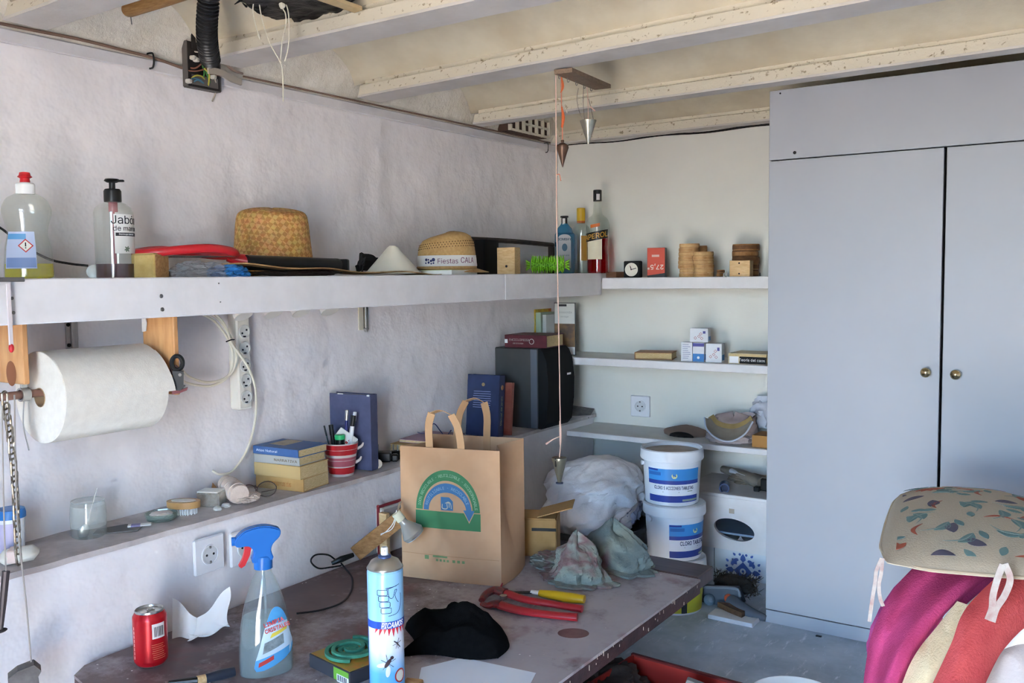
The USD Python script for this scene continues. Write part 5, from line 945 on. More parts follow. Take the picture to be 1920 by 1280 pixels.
hand += [stroke([(.001, .058), (.026, .064)], .0005), stroke([(.004, .058), (.005, .046), (.008, .041), (.013, .042), (.017, .055)], .0005), stroke([(.017, .055), (.021, .055), (.017, .046), (.020, .036), (.024, .031)], .0005), stroke([(.030, .046), (.030, .028), (.022, .012), (.004, .008)], .0005)]
t.part('fist_drawing', xf(wflat(unary_union(hand), .0006, .02), (0, 0, H*.63)), M('line_navy', '#233a66', .4))
fly = [aff.rotate(aff.scale(Point(0, 0).buffer(1, 12), .0035, .010), -35), aff.translate(Point(0, 0).buffer(.0032, 10), .0075, .0095)]
legs = [stroke([(0, 0), (x*.6, z*.6), (x, z)], .00035) for x, z in ((-.012, .006), (.014, .006), (-.003, .016), (.010, -.008), (-.009, -.012))]
t.part('fly_wings', xf(wflat(unary_union([aff.translate(aff.rotate(aff.scale(Point(0, 0).buffer(1, 12), .0042, .0105), a), x, z) for a, x, z in ((-75, -.011, -.004), (-8, .000, -.016))]), .0004, .05), (0, 0, H*.30)), M('wing_white', '#d9dbe0', .3)); t.part('fly_print', xf(wflat(unary_union(fly+legs), .0009, .05), (0, 0, H*.30)), M('fly_dark', '#3a2a30', .4))
mos = [stroke([(-.006, .005), (0, 0), (.006, -.008)], .0009)]+[stroke([(0, 0), (x, z)], .0003) for x, z in ((.009, .003), (-.009, -.002), (.004, .009), (-.003, -.009), (.002, -.010))]
t.part('mosquito_print', xf(wflat(unary_union(mos), .0006, .62), (0, 0, H*.44)), M('fly_dark', ''))
t.part('red_ring', xf(wflat(aff.scale(Point(0, 0).buffer(.0115, 24).difference(Point(0, 0).buffer(.009, 24)), 1, 1.15), .0009, .78), (0, 0, H*.185)), M('ring_red', '#a83a34', .4)); t.part('badge_face', xf(wflat(aff.scale(Point(0, 0).buffer(.009, 24), 1, 1.15), .0006, .78), (0, 0, H*.185)), M('badge_face', '#c9c6ba', .4))
# mosquito coil box
P = Tb(640, 1262); s = mpp(P); p0, p1, p2 = Tb(580, 1250), Tb(660, 1290), Tb(655, 1205)
hB = .028; ang = math.atan2(p1[1]-p0[1], p1[0]-p0[0])
bx_w = .135
t = thing('coil_box', 'flat dark carton with a green and yellow top, left of the fly spray can', 'box', p0, ang)
t.part('carton', box((0, 0, 0), (bx_w, .12, hB), .0015), M('coil_carton', '#33343a', .5))
t.part('top_print', box((.003, .003, hB-.0002), (bx_w-.003, .117, hB+.0006)), M('coil_print', '#8a8a3a', .5, '#b5762c', sc=45)); t.part('green_strip', box((bx_w*.62, -.0006, .002), (bx_w*.98, .0002, hB-.002)), M('coil_green', '#6da43a', .5)); t.part('barcode_panel', box((bx_w*.70, -.0010, .0002), (bx_w*.98, -.0004, hB*.55)), labelw)
t.part('barcode', cat(*[box((bx_w*.72+.0024*k, -.0014, .003), (bx_w*.72+.0024*k+rng.uniform(.0006, .0015), -.0009, hB*.5)) for k in range(13)]), ink, smooth=False)
q = p0+np.array([math.cos(ang)*.058-math.sin(ang)*.062, math.sin(ang)*.058+math.cos(ang)*.062, hB+.0008])
t = thing('mosquito_coil', 'green spiral mosquito coil lying on top of the dark carton', 'mosquito coil', q, .4)
for off in (0, math.pi):
    a = np.linspace(0.6, 3.6*math.pi, 70); rr = .008+.0042*a; sp_ = np.stack([rr*np.cos(a+off), rr*np.sin(a+off), np.full_like(a, .0045+.003*(off > 0))], 1)
    t.part('coil', ribbon(sp_, .0062, .0062 if False else .0078, (0, 0, 1), 0), M('coil_jade', '#3f8a70', .75, '#357a62', sc=50))
t.part('hub', xf(blob((.010, .006, .004), 0, sub=2), (0, 0, .006)), M('coil_jade', ''))
# black cloth
P = Tb(845, 1205); s = mpp(P)
def clo(u, v):
    x = -.095+.20*u; y = -.075+.155*v; P_ = np.stack([x, y, 0*x], -1); e = np.clip(np.minimum(np.minimum(u, 1-u), np.minimum(v, 1-v))*6, 0, 1)**.5
    z = .001+e*(.034+.020*np.exp(-((u-.62)/.16)**2)*(v > .0)+.018*np.exp(-((v-.75)/.2)**2)+.022*(meshkit.fbm(P_*22+3, 4, 12)-.4))
    return x+.02*np.sin(v*4), y+.012*np.sin(u*6), np.maximum(z, .0012)
wool = M('black_wool', '#0b0b0c', 1.0, '#121213', sc=80, bump=.001, bsc=400, spec=.05)
t = thing('black_garment', 'crumpled black woollen garment lying on the table behind the fly spray', 'garment', P, .55)
t.part('cloth', sheet(clo, 60, 50, .002), wool, smooth=60)
c0, c1 = Tb(880, 1130)-P, Tb(920, 1205)-P; R_ = np.array([[math.cos(-.55), -math.sin(-.55)], [math.sin(-.55), math.cos(-.55)]])
l2 = lambda q, z: np.array([*(R_ @ q[:2]), z])
t.part('cuff', tube([l2(Tb(850, 1172)-P, .034), l2(Tb(878, 1190)-P, .034), l2(Tb(908, 1214)-P, .026)], [.020, .026, .022], 14, 5), wool, smooth=60)
# white paper in front
p = [Tb(868, 1233), Tb(1005, 1262), Tb(985, 1300), Tb(780, 1300), Tb(790, 1252)]
solo('paper_sheet', 'blank white sheet of paper at the front edge of the table', 'paper', prism([tuple(q[:2]) for q in p], .0008, (0, 0, ZT+.0008)), M('paper_cool', '#dfe3ea', .8))
P = Tb(775, 1288); t = thing('tan_block', 'small tan wooden offcut lying beside the fly spray can', 'offcut', P+[.0, -.0, .0018], .3); t.part('block', cbox(.035, .02, .012, .002), wood_mid)
# dark handled knife at the near edge
A, B_ = Tb(352, 1290), Tb(440, 1268); A[2] = B_[2] = ZT+.011
t = thing('kitchen_knife', 'dark handle and tool lying at the near edge of the table', 'knife', (A+B_)/2-[0, 0, .011]); t.world = True
t.part('handle', tube([A+(B_-A)*.35, A+(B_-A)*.7, B_], [.008, .010, .009], 12, 4), M('handle_slate', '#232a38', .45)); t.part('bolster', tube([A+(B_-A)*.2, A+(B_-A)*.38], [.009, .0085], 12, 0), wood_pale); t.part('shank', tube([A+[-.03, -.02, 0], A+(B_-A)*.22], [.005, .008], 10, 0), blackp)
# pliers
a_ = lambda px, py, z=.010: Tb(px, py)+np.array([0, 0, z])
t = thing('pliers', 'large water-pump pliers with bright red handles lying on the table', 'pliers', Tb(1000, 1145)); t.world = True
plr = M('plier_red', '#a01c24', .35, spec=.5)
t.part('handle', tube([a_(950, 1124, .016), a_(985, 1136, .016), a_(1040, 1143, .013), a_(1092, 1150, .011)], [.0112, .0104, .0096, .0104], 12, 6, flat=.8), plr)
t.part('handle', tube([a_(938, 1142), a_(975, 1152), a_(1030, 1160), a_(1083, 1165)], [.0122, .0114, .0102, .011], 12, 6, flat=.8), plr)
jw = M('plier_jaw', '#8a2428', .4, '#5a4644', sc=60, metal=.3)
t.part('jaw', tube([a_(948, 1124, .017), a_(928, 1120, .018), a_(912, 1124, .014), a_(903, 1132, .009)], [.014, .013, .011, .008], 10, 5, flat=.75), jw); t.part('jaw', tube([a_(940, 1142, .012), a_(925, 1140, .010), a_(914, 1142, .009), a_(904, 1138, .008)], [.014, .011, .009, .007], 10, 5, flat=.75), jw)
t.part('pivot', xf(cyl(.009, .008, 16), a_(944, 1134, .016)), steel); t.part('guard', tube([a_(936, 1122, .016), a_(942, 1110, .022)], [.004, .002], 8, 0), plr)
# yellow handled scraper
t = thing('paint_scraper', 'paint scraper with a yellow handle lying just behind the red pliers', 'scraper', Tb(1030, 1125)); t.world = True
t.part('handle', tube([a_(1012, 1119), a_(1040, 1123), a_(1070, 1128), a_(1096, 1131)], [.0105, .014, .0155, .0125], 14, 6, flat=.75), M('handle_yellow', '#d2a81c', .35)); t.part('ferrule', tube([a_(996, 1117), a_(1013, 1119)], [.008, .0085], 12, 0, flat=.6), whitep)
t.part('blade', ribbon([a_(952, 1114, .004), a_(975, 1116, .008), a_(998, 1118, .010)], .02, .0012, (.3, .9, 0), 3), M('blade_dark', '#3a3d44', .35, metal=.8))
# table marks: ring stain and a few chips of paint are in the top's wear; the damp disc is a shape of its own
q = at_z(1075, 1187, ZT); solo('stain_mark', 'round reddish wear mark on the dusty table top, in front of the pliers', 'stain', xf(prism(aff.scale(Point(0, 0).buffer(.034, 24), 1, .8), .0006), q+[0, 0, .0001], (0, 0, 30)), M('stain_brown', '#6a4747', .45, '#7a5856', sc=30))
# paper carrier bag
kraft = M('kraft', '#c29b78', .8, '#b8906c', sc=9, bump=.0006, bsc=40)
pf0, pf1, pf2 = Tb(755, 1080), Tb(940, 1100), Tb(1000, 1075)
ux = pf1-pf0; wB = np.linalg.norm(ux); ux /= wB; uy = np.array([-ux[1], ux[0], 0]); rzB = math.atan2(ux[1], ux[0]); dB = .185
# near-bottom-right corner is the anchor
anc = pf1; org_ = anc-ux*wB
hBag = (at_y(930, 845, anc[1])-anc)[2]; 
t = thing('paper_bag', 'brown paper carrier bag with flat handles and a green recycling arch printed on it', 'bag', org_+[0, 0, .0004], rzB)
cols = [(0, 0), (wB, 0), (wB+.004, dB*.5), (wB, dB), (0, dB), (-.004, dB*.5)]
def wall_(p, q, z1a, z1b, b=0.0, n=24):
    p, q = np.array(p, float), np.array(q, float); nrm = np.array([(q-p)[1], -(q-p)[0]]); nrm /= np.linalg.norm(nrm)
    def fn(u, v):
        z = v*(z1a+(z1b-z1a)*u); o = b*np.sin(np.pi*u)*(.35+.65*np.sin(np.pi*v*.9+.2))+.0035*(meshkit.fbm(np.stack([u*5+p[0]*9, v*5, 0*u+p[1]*9], -1), 3, 7)-.5)*np.sin(np.pi*u)
        return p[0]+(q-p)[0]*u+nrm[0]*o, p[1]+(q-p)[1]*u+nrm[1]*o, z
    return sheet(fn, n, n, .0007)
fold = .030
t.part('front_panel', wall_((0, 0), (wB, 0), hBag*1.0, hBag*1.0, .006), kraft, smooth=25)
t.part('back_panel', wall_((wB, dB), (0, dB), hBag*1.0, hBag*1.0, .004), kraft, smooth=25)
def gus(x0, sg):
    def fn(u, v):
        k_ = 1-np.abs(2*u-1); fz_ = np.clip((v-.18)/.6, 0, 1)**.8
        return x0-sg*.042*k_*fz_+sg*.010*np.sin(np.pi*u)*(1-fz_), dB*u if sg > 0 else dB*(1-u), v*hBag*(1-.012*k_)
    return sheet(fn, 25, 24, .0007)
t.part('side_gusset', gus(wB, 1), kraft, smooth=25, label='folded right gusset of the paper bag'); t.part('side_gusset', gus(0, -1), kraft, smooth=25)
t.part('bottom', box((0, 0, 0), (wB, dB, .0012)), kraft); pass
hs = s*0+mpp(anc)
for yy, lean, nm_ in ((.003, -.018, 0), (dB-.003, .03, 1)):
    x0, x1 = wB*.30, wB*.62; z0, z1 = hBag*.86, hBag+.098
    pts = [(x0, yy, z0), (x0, yy, hBag), (x0+.003, yy+lean*.5, hBag+.055), (x0+.016, yy+lean, z1-.008), ((x0+x1)/2, yy+lean*1.15, z1), (x1-.018, yy+lean, z1-.010), (x1-.004, yy+lean*.5, hBag+.052), (x1, yy, hBag), (x1, yy, z0)]
    t.part('handle', ribbon(pts, .021, .0016, (0, 1, 0) if False else (.0, .35, .0), 6) if False else cat(*[ribbon(pts[a:b], .020, .0016, sd, 4) for a, b, sd in ((0, 4, (1, 0, 0)), (3, 6, (0, 1, -.3)), (5, 9, (1, 0, 0)))]), M('kraft_handle', '#ba9068', .75))
# printed arch
grn, blu = M('print_green', '#3e7a50', .7), M('print_blue', '#3f6f98', .7)
cxA, czA, k = wB*.485, hBag*.535, wB/190; KZ = 1.17
def ell(a, b): return aff.scale(Point(0, 0).buffer(1, 40), a, b)
half = sbox(-1, 0, 1, 1)
def onbag(poly, e): 
    m = prism(aff.scale(poly, 1, KZ, origin=(0, 0)), .0005); m = m.subdivide_to_size(.012); m = xf(m, R=(90, 0, 0)); v = np.array(m.vertices); x, z = v[:, 0]+cxA, v[:, 2]+czA
    u, w_ = x/wB, z/hBag; o = .006*np.sin(np.pi*u)*(.35+.65*np.sin(np.pi*w_*.9+.2))+.0035*(meshkit.fbm(np.stack([u*5, w_*5, 0*u], -1), 3, 7)-.5)*np.sin(np.pi*u)
    m.vertices = np.stack([x, v[:, 1]-o-.0006-e, z], 1); return m
a_o, b_o = 61*k, 62*k
t.part('arch_green', onbag(ell(a_o, b_o).difference(ell(a_o-13*k, b_o-16*k)).intersection(half), .0), grn)
arcb = ell(a_o-15.5*k, b_o-20*k).difference(ell(a_o-25*k, b_o-34*k)).intersection(half)
t.part('green_base', onbag(sbox(-a_o-1*k, -28*k, a_o+1*k, -1.6*k).difference(Polygon([(28*k, 4*k), (54*k, 4*k), (41*k, -17*k)])), .0), grn)
arrow = Polygon([(30.5*k, 3*k), (51.5*k, 3*k), (41*k, -14*k)])
t.part('arch_blue', onbag(unary_union([arcb, arrow]), .0003), blu)
hs_ = Polygon([(-12*k, 1*k), (-12*k, 21*k), (4*k, 21*k), (11*k, 15*k), (11*k, 1*k)]); t.part('fold_line', onbag(sbox(-wB*.48, -hBag*.345/KZ, wB*.5, -hBag*.345/KZ+.0012), .0), M('kraft_fold', '#ab835e', .8))
t.part('house_logo', onbag(hs_, .0), blu); t.part('logo_lines', onbag(unary_union([stroke([(-9*k, 10*k), (-9*k, 4*k), (0, 4*k), (0, 12*k), (4*k, 12*k), (4*k, 6*k)], .7*k), stroke([(-3*k, 12*k), (3*k, 14*k), (7*k, 11*k), (8*k, 4*k)], .6*k)]), .0005), M('logo_pale', '#b7b3a0', .7))
def arctext(s_, a_, b_, h, th0, th1):
    ms = []
    for i, ch in enumerate(s_):
        if ch == ' ': continue
        th = math.radians(th0+(th1-th0)*i/(len(s_)-1)); m = text(ch, h, .0003); m = xf(m, R=(0, 90-math.degrees(th) if True else 0, 0)); m.apply_translation([a_*math.cos(th)+cxA, 0, KZ*b_*math.sin(th)+czA])
        v = np.array(m.vertices); u, w_ = v[:, 0]/wB, v[:, 2]/hBag; o = .006*np.sin(np.pi*u)*(.35+.65*np.sin(np.pi*w_*.9+.2))+.0035*(meshkit.fbm(np.stack([u*5, w_*5, 0*u], -1), 3, 7)-.5)*np.sin(np.pi*u); v[:, 1] -= o+.0014; m.vertices = v; ms.append(m)
    return cat(*ms)
t.part('arch_lettering', arctext('100% RECICLABLE - REUTILIZABLE - BIODEGRADABLE', a_o-6.5*k, b_o-8*k, 5.2*k, 172, 6), M('print_pale_green', '#8fae90', .7), smooth=False); t.part('arch_lettering', arctext('REUTILIZABLE - RECICLABLE', a_o-20*k, b_o-27*k, 5*k, 165, 22), M('print_pale_blue', '#8aa6ba', .7), smooth=False)
cz_ = -74*k
t.part('small_print', onbag(unary_union([sbox(-46*k, cz_-3*k, -38*k, cz_+3*k), sbox(-30*k, cz_+1*k, -2*k, cz_+4*k)]+[sbox((-24+7*j)*k, cz_-5*k, (-20+7*j)*k, cz_-1.5*k) for j in range(4)]+[sbox((8+9*j)*k, cz_-5*k, (13+9*j)*k, cz_-1*k) for j in range(3)]), .0), M('print_dull_green', '#6f8a5c', .7), smooth=False)
# cardboard box behind the bag
P = Tb(1012, 1045)
q0, q1 = Tb(985, 1045), Tb(1040, 1043)
t = thing('cardboard_box', 'open pale brown cardboard box half hidden behind the paper bag', 'box', P+[-.03, .055, 0], .45); cb_ = M('cardboard', '#b9925f', .8, '#a9824f', sc=12)
zt2 = (at_y(1010, 950, P[1])-P)[2]
t.part('body', cat(box((-.14, -.05, 0), (.05, -.047, zt2*.72)), box((.047, -.05, 0), (.05, .05, zt2*.72)), box((-.14, .047, 0), (.05, .05, zt2*.72)), box((-.14, -.05, 0), (.05, .05, .003))), cb_)
t.part('flap', xf(box((-.05, -.05, 0), (.05, .05, .003)), (.045, .0, zt2*.86), (0, -16, 0)), cb_); t.part('lid', box((-.14, -.047, zt2*.72), (.046, .047, zt2*.745)), cb_); t.part('tape', box((-.02, -.0508, zt2*.5), (.048, -.0500, zt2*.56)), blackp)
# wooden wedge with a lamp, red bordered card behind it
A, B_ = Tb(665, 1050), Tb(735, 1030)
t = thing('wooden_strip', 'slanting pale wooden slat leaning beside the paper bag, a small lamp clipped to it', 'wood', Tb(700, 1046)); t.world = True
p0_, p1_ = Tb(668, 1052), Tb(752, 1042)
p1_ = at_y(762, 962, p0_[1]+.05); dirv = p1_-p0_
t.part('slat', ribbon([p0_+[0, 0, .022], p1_], .042, .012, (0, -.1, 1), 0), wood_mid); t.part('post', box(p0_+[.045, .045, .0], p0_+[.072, .06, p1_[2]-p0_[2]-.01], .001), wood_pale)
c = at_y(762, 985, -1.515)
t = thing('spot_lamp', 'small reflector spot bulb clipped beside the paper bag, facing down', 'lamp', c, facing(c)); s = mpp(c)
rfl = xf(lathe([(0, -26*s), (20*s, -25*s), (22*s, -18*s), (10*s, 4*s), (8*s, 8*s), (8*s, 16*s), (0, 16*s)], 28), R=(0, -38, 0))
t.part('reflector', rfl, M('lamp_grey', '#a8a69e', .3, metal=.5), smooth=40); t.part('base', xf(cyl(9*s, 18*s, 20, (0, 0, 14*s), bev=.001), R=(0, -38, 0)), M('lamp_cream', '#d6d3b8', .4)); t.part('lens', xf(cyl(19*s, .0012, 28, (0, 0, -26.5*s)), R=(0, -38, 0)), M('lamp_lens', '#b9c0c6', .2))
t.part('clip', tube([(-16*s, 0, 26*s), (-14*s, .04, 30*s), (-10*s, .082, 30*s)], [.004, .003, .003], 8, 4), steel); t.part('wire', tube([(-18*s, 0, 30*s), (-24*s, -.006, 8*s), (-36*s, -.01, -6*s), (-48*s, -.01, -14*s)], .0012, 6), whitep); t.part('wire', tube([(-18*s, 0, 30*s), (-20*s, -.006, 12*s), (-28*s, -.01, -4*s), (-48*s, -.01, -12*s)], .0012, 6), whitep)
P = at_x(732, 963, XL+.03); zc_ = at_x(732, 985, XL+.03)[2]
t = thing('red_rimmed_case', 'white case with a dark red rim leaning on the ledge front behind the slat', 'case', np.array([XL+.012, P[1], ZT+.0006]), .0); hz_ = (at_x(735, 941, XL+.03)-[0, 0, ZT])[2]-.001
t.part('panel', box((0, -.045, .0), (.03, .06, hz_-.006), .004), M('case_white', '#d9cfc4', .6)); t.part('rim', tube([(.015, -.047, .0), (.015, -.047, hz_-.012), (.015, -.038, hz_-.003), (.015, .06, hz_-.003)], .0045, 8, 4), M('rim_red', '#8f2a32', .45))
# black cable on the table
zz = lambda px, py, z=.003: Tb(px, py)+np.array([0, 0, z])
t = thing('black_cable', 'black cable with an inline switch looping across the table near the wall', 'cable', zz(640, 1090, 0)); t.world = True
ck = M('cable_black', '#1c1a1b', .5)
pts = [zz(556, 1152), zz(600, 1146), zz(640, 1132), zz(658, 1110), zz(660, 1085), zz(648, 1068), zz(640, 1060, .006)]
t.part('cord', tube(pts, .0023, 8), ck); lp_ = [at_x(640, 1060, XL+.04), at_x(620, 1063, XL+.03), at_x(597, 1065, XL+.02), at_x(583, 1052, XL+.018), at_x(592, 1040, XL+.02), at_x(615, 1040, XL+.02), at_x(630, 1050, XL+.025)]
t.part('cord', tube(lp_, .0022, 8), ck); t.part('inline_switch', tube([at_x(622, 1056, XL+.035), at_x(640, 1048, XL+.05), at_x(662, 1040, XL+.06)], [.005, .0085, .006], 10, 4), blackp)
# crumpled greenish cloth bag with two peaks
cg = usdkit.material(stage, '/World/Looks/cloth_green', {'g': ('geometry', {}), 'n': ('noise_texture', {'scale': 5, 'detail': 3, 'roughness': .55, 'distortion': .8}), 'r': ('rgb_ramp', {'ramp': [(0, lin('#596668')), (.42, lin('#65716f')), (.50, lin('#7c8277')), (.56, lin('#735655')), (.61, lin('#84877f')), (.66, lin('#687573')), (1, lin('#5f6a65'))]}), 'bn': ('noise_texture', {'scale': 45, 'detail': 5}), 'bu': ('bump', {'distance': .006}), 'p': ('principled_bsdf', {'roughness': .8})}, [('g.position', 'n.vector'), ('n.fac', 'r.fac'), ('r.color', 'p.base_color'), ('g.position', 'bn.vector'), ('bn.fac', 'bu.height'), ('bu.normal', 'p.normal')], surface='p.BSDF')
t = thing('cloth_bag', 'crumpled grey-green plaid bag standing in two peaks at the far end of the table', 'bag', Tb(1110, 1080)); t.world = True
def peak(px, py, top, rx1, ry1, seed, n=64, lean=(0, 0)):
    c = Tb(px, py); hgt = (at_y(px, top, c[1])-c)[2]
    def fn(u, v):
        a = 2*np.pi*u; P_ = np.stack([np.cos(a)*1.3, np.sin(a)*1.3, v*1.6], -1); f = meshkit.fbm(P_*1.7+seed, 4, seed); fr2 = 1-np.abs(2*meshkit.fbm(np.stack([np.cos(a)*2, np.sin(a)*2, v*.7], -1)*1.5+seed, 3, seed+5)-1)
        sh = (1-v**2.2)**.8*(.62+.9*(f-.3))*(1-.25*fr2*(v > .05)); sh = np.maximum(sh, .02)
        return c[0]+rx1*sh*np.cos(a)+lean[0]*v, c[1]+ry1*sh*np.sin(a)+lean[1]*v, ZT+.002+hgt*v*(1-.30*np.abs(np.sin(a*1.5+seed))*v*v-.12*fr2*v)
    return sheet(fn, n, 34, .0015)
t.part('peak', peak(1158, 1064, 962, .155, .085, 3, lean=(-.02, .01)), cg, smooth=30); t.part('peak', peak(1086, 1092, 985, .115, .075, 9, lean=(-.005, .0)), cg, smooth=30)
t.part('loose_fold', xf(crumple((.075, .05, .022), 31, .4, 2.4, -.4, 4), Tb(1058, 1062)+[0, 0, .0095]), cg, smooth=30)
# ================================================================ back corner: tubs, sack, tools on the raised floor
bucketw = M('bucket_white', '#d4d8de', .35, spec=.5); lblb = M('bucket_blue', '#3a86c8', .4); lbln = M('bucket_navy', '#2c3f8c', .4); lblw = M('bucket_label', '#d3dae4', .45)
base = at_z(1262, 1158, ZP+.002); vdir = (base-EYE)[:2]; vdir /= np.linalg.norm(vdir); rB = .094
bc = base.copy(); bc[:2] += vdir*rB; sB = mpp(bc); ztop = at_d(1262, 832, (bc-EYE)@FW)[2]; hB = (ztop-ZP-.004)/3
tops = []
for i, (lb, kind) in enumerate((('white paint tub with a yellow side, at the bottom of the stack', 0), ('white chlorine tablet tub in the middle of the stack of three', 1), ('white chlorine tablet tub with the open rim, on top of the stack of three', 2))):
    P = np.array([bc[0]+(.006, .004, -.004)[i], bc[1], ZP+.0035+hB*i]); h = hB-.0006; r0, r1 = rB*.86, rB*.965
    t = thing('plastic_tub', lb, 'tub', P, facing(P)+(.1, .35, .0)[i])
    t.part('tub_body', lathe([(0, 0), (r0-.002, 0), (r0, .002), (r1, h-.004), (r1-.003, h-.004), (r1-.006, h-.02)] if i == 2 else [(0, 0), (r0-.002, 0), (r0, .002), (r1, h-.006), (0, h-.006)], 56, False), bucketw, smooth=40)
    t.part('rim_band', lathe([(r1-.002, h-.034), (r1+.004, h-.034), (r1+.006, h-.030), (r1+.0045, h-.003), (r1+.001, h), (r1-.002, h-.004)], 56, False), bucketw, smooth=40)
    if i == 2: t.part('lid', lathe([(0, h-.012), (r1-.004, h-.012), (r1-.004, h-.014), (0, h-.014)], 48), M('lid_dusty', '#b4aca4', .7, '#a0978e', sc=20))
    else: t.part('lid', lathe([(0, h-.005), (r1-.001, h-.005), (r1-.001, h-.0005), (0, h-.0005)], 48), bucketw)
    rf = lambda z, r0=r0, r1=r1, h=h: r0+(r1-r0)*z/h+.0003
    pt = lambda a0, a1, z0, z1, m, e=0, nm_='label': t.part(nm_, patch(1, a0, a1, z0*h, z1*h, .0004, 24, lambda z: rf(z)+e), m)
    if kind:
        a0, a1 = (-52, 62) if kind == 2 else (-30, 80)
        pt(a0, a1, .06, .72, lblw); pt(a0, a1, .46, .68, lblb, .0005, 'blue_band'); pt(a0, a1, .40, .47, lbln, .0009, 'navy_band'); pt(a0, a1, .07, .19, lbln, .0005, 'navy_band'); pt(a0+2, a0+30, .56, .62, M('bucket_blue_dark', '#2f66a8', .4), .0010, 'logo_bar'); pt(a0+.5, a0+24, .645, .675, lbln, .0010, 'logo_bar'); pt(a1-40, a1-2, .09, .125, M('bucket_print_green', '#8a9a8c', .5), .0010, 'print_strip')
        mid = math.radians((a0+a1)/2)
        t.part('round_badge', wrap(xf(flatplate(Point(0, 0).buffer(.0085, 20), .0004), (0, -.0016, h*.56)), rf(.5*h), mid), M('badge_yellow', '#cfd6a0', .5)); t.part('lettering', wrap(xf(text('24', .006, .0003, True), (0, -.0024, h*.56)), rf(.5*h), mid), lbln)
        t.part('lettering', wrap(xf(text('CLORO 5 ACCIONES TABLETAS' if kind == 2 else 'CLORO TABLETAS', .0095 if kind == 2 else .012, .0004, True, .125 if kind == 2 else .098), (-.0, -.0010, h*.335)), rf(.33*h), mid), M('bucket_ink', '#3a4264', .5))
        t.part('small_print', wrap(cat(*[xf(flatplate(sbox(-w/2, -.0012, w/2, .0012), .0003), (x, -.0009, h*z)) for w, x, z in ((.05, -.01, .26), (.018, .05, .27))]), rf(.26*h), mid), M('bucket_print_green', ''))
    else:
        pt(-20, 75, .05, .9, M('tub_yellow', '#b7b43a', .45), 0, 'yellow_side'); pt(-75, -12, .03, .7, lblw); pt(8, 20, .05, .9, ink, .0006, 'dark_stripe')
    t.part('handle_lug', xf(cyl(.008, .006, 16), (r1*math.sin(-1.25), -r1*math.cos(-1.25), h-.045), (90, 0, -72)), bucketw)
# black crate with a white sack
cK = at_z(1095, 1075, ZP); cK = np.array([.45, -.53, ZP+.002]); rim = at_y(1095, 1000, -.62)
cD = (cK-EYE)@FW; rimz = at_d(1120, 1000, cD-.12)[2]
t = thing('black_tub', 'black plastic tub in the corner holding a full white sack', 'tub', cK, .2); rK = .185; hK = max(rimz-ZP-.002, .2)
t.part('tub_body', lathe([(0, 0), (rK*.84, 0), (rK, hK), (rK+.008, hK), (rK+.008, hK-.012), (rK+.003, hK-.012), (rK*.86, -.0) if False else (rK-.003, hK-.004), (rK*.82, .004), (0, .004)], 48, False), blackp, smooth=40)
sk = M('sack_white', '#e4e2e4', .55, '#dad7da', sc=10, bump=.004, bsc=22)
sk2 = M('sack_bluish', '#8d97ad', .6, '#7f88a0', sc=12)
top = at_d(1105, 850, cD)[2]
def sack(u, v):
    a = 2*np.pi*u; ph = v*np.pi; P_ = np.stack([np.cos(a)*np.sin(ph), np.sin(a)*np.sin(ph), -np.cos(ph)], -1)
    f = meshkit.fbm(P_*1.6+5, 4, 13); rg = 1-np.abs(2*meshkit.fbm(P_*1.7+9, 3, 19)-1)
    rg2 = 1-np.abs(2*meshkit.fbm(P_*5+3, 3, 29)-1); R_ = (1+.42*(f-.5)*2-.30*(rg-.6)-.08*(rg2-.6)); low = np.clip((v-.42)*4, 0, 1); z0 = ZP+.03
    rr = np.where(v < .42, .135, .155+.045*low)
    zz_ = z0+(top-z0)*(.5-.5*np.cos(ph))
    x = cK[0]-.012+rr*1.02*P_[..., 0]*R_; y = cK[1]+rr*.92*P_[..., 1]*R_
    lim = np.hypot(x-cK[0], y-cK[1]); k_ = np.where(zz_ < ZP+hK+.01, np.minimum(1, .150/np.maximum(lim, 1e-6)), 1)
    fz_ = np.clip((zz_-ZP-.2)/.3, 0, 1); return cK[0]+(x-cK[0])*k_+.075*fz_, cK[1]+(y-cK[1])*k_, zz_+.06*(rg-.6)*np.sin(ph)-.02*(rg2-.5)*np.sin(ph)
t = thing('white_sack', 'crumpled white plastic sack standing in the black tub', 'sack', cK+[0, 0, .03]); t.world = True
t.part('sack_body', sheet(sack, 90, 70, .001), sk, smooth=40)
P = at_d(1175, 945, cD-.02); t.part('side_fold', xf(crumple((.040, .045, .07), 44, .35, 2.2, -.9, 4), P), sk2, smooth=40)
P = at_d(1058, 900, cD-.17); 
P = at_d(1068, 946, cD-.15); t.part('animal_print', cat(*[tube([P+np.array(a)*.001, P+np.array(b)*.001], .0014, 6, 0) for a, b in (((-9, 0, 4), (9, 0, 5)), ((-8, 0, 4), (-9, 0, -6)), ((-4, 0, 4), (-5, 0, -5)), ((5, 0, 4), (6, 0, -6)), ((8, 0, 4), (9, 0, -5)), ((8, 0, 5), (13, 0, 9)))]), M('print_brown', '#6a5248', .6))
# roll of foam behind the tubs
a_, b_ = at_y(1165, 890, -.14), at_y(1215, 906, -.20); solo('foam_roll', 'pale roll of padding lying between the white sack and the tubs', 'roll', tube([a_, b_+[.03, 0, -.004]], [.017, .018], 16, 0), M('foam_white', '#cfd2d8', .8))
a0_ = np.array([.30, -.235, at_y(1180, 925, -.2)[2]-.02]); solo('storage_board', 'low grey board behind the sack, under the lowest shelf', 'board', box((XL+.01, -.22, ZP+.002), (.70, -.19, a_[2]-.0185), .002), M('board_grey', '#9aa6b2', .6))
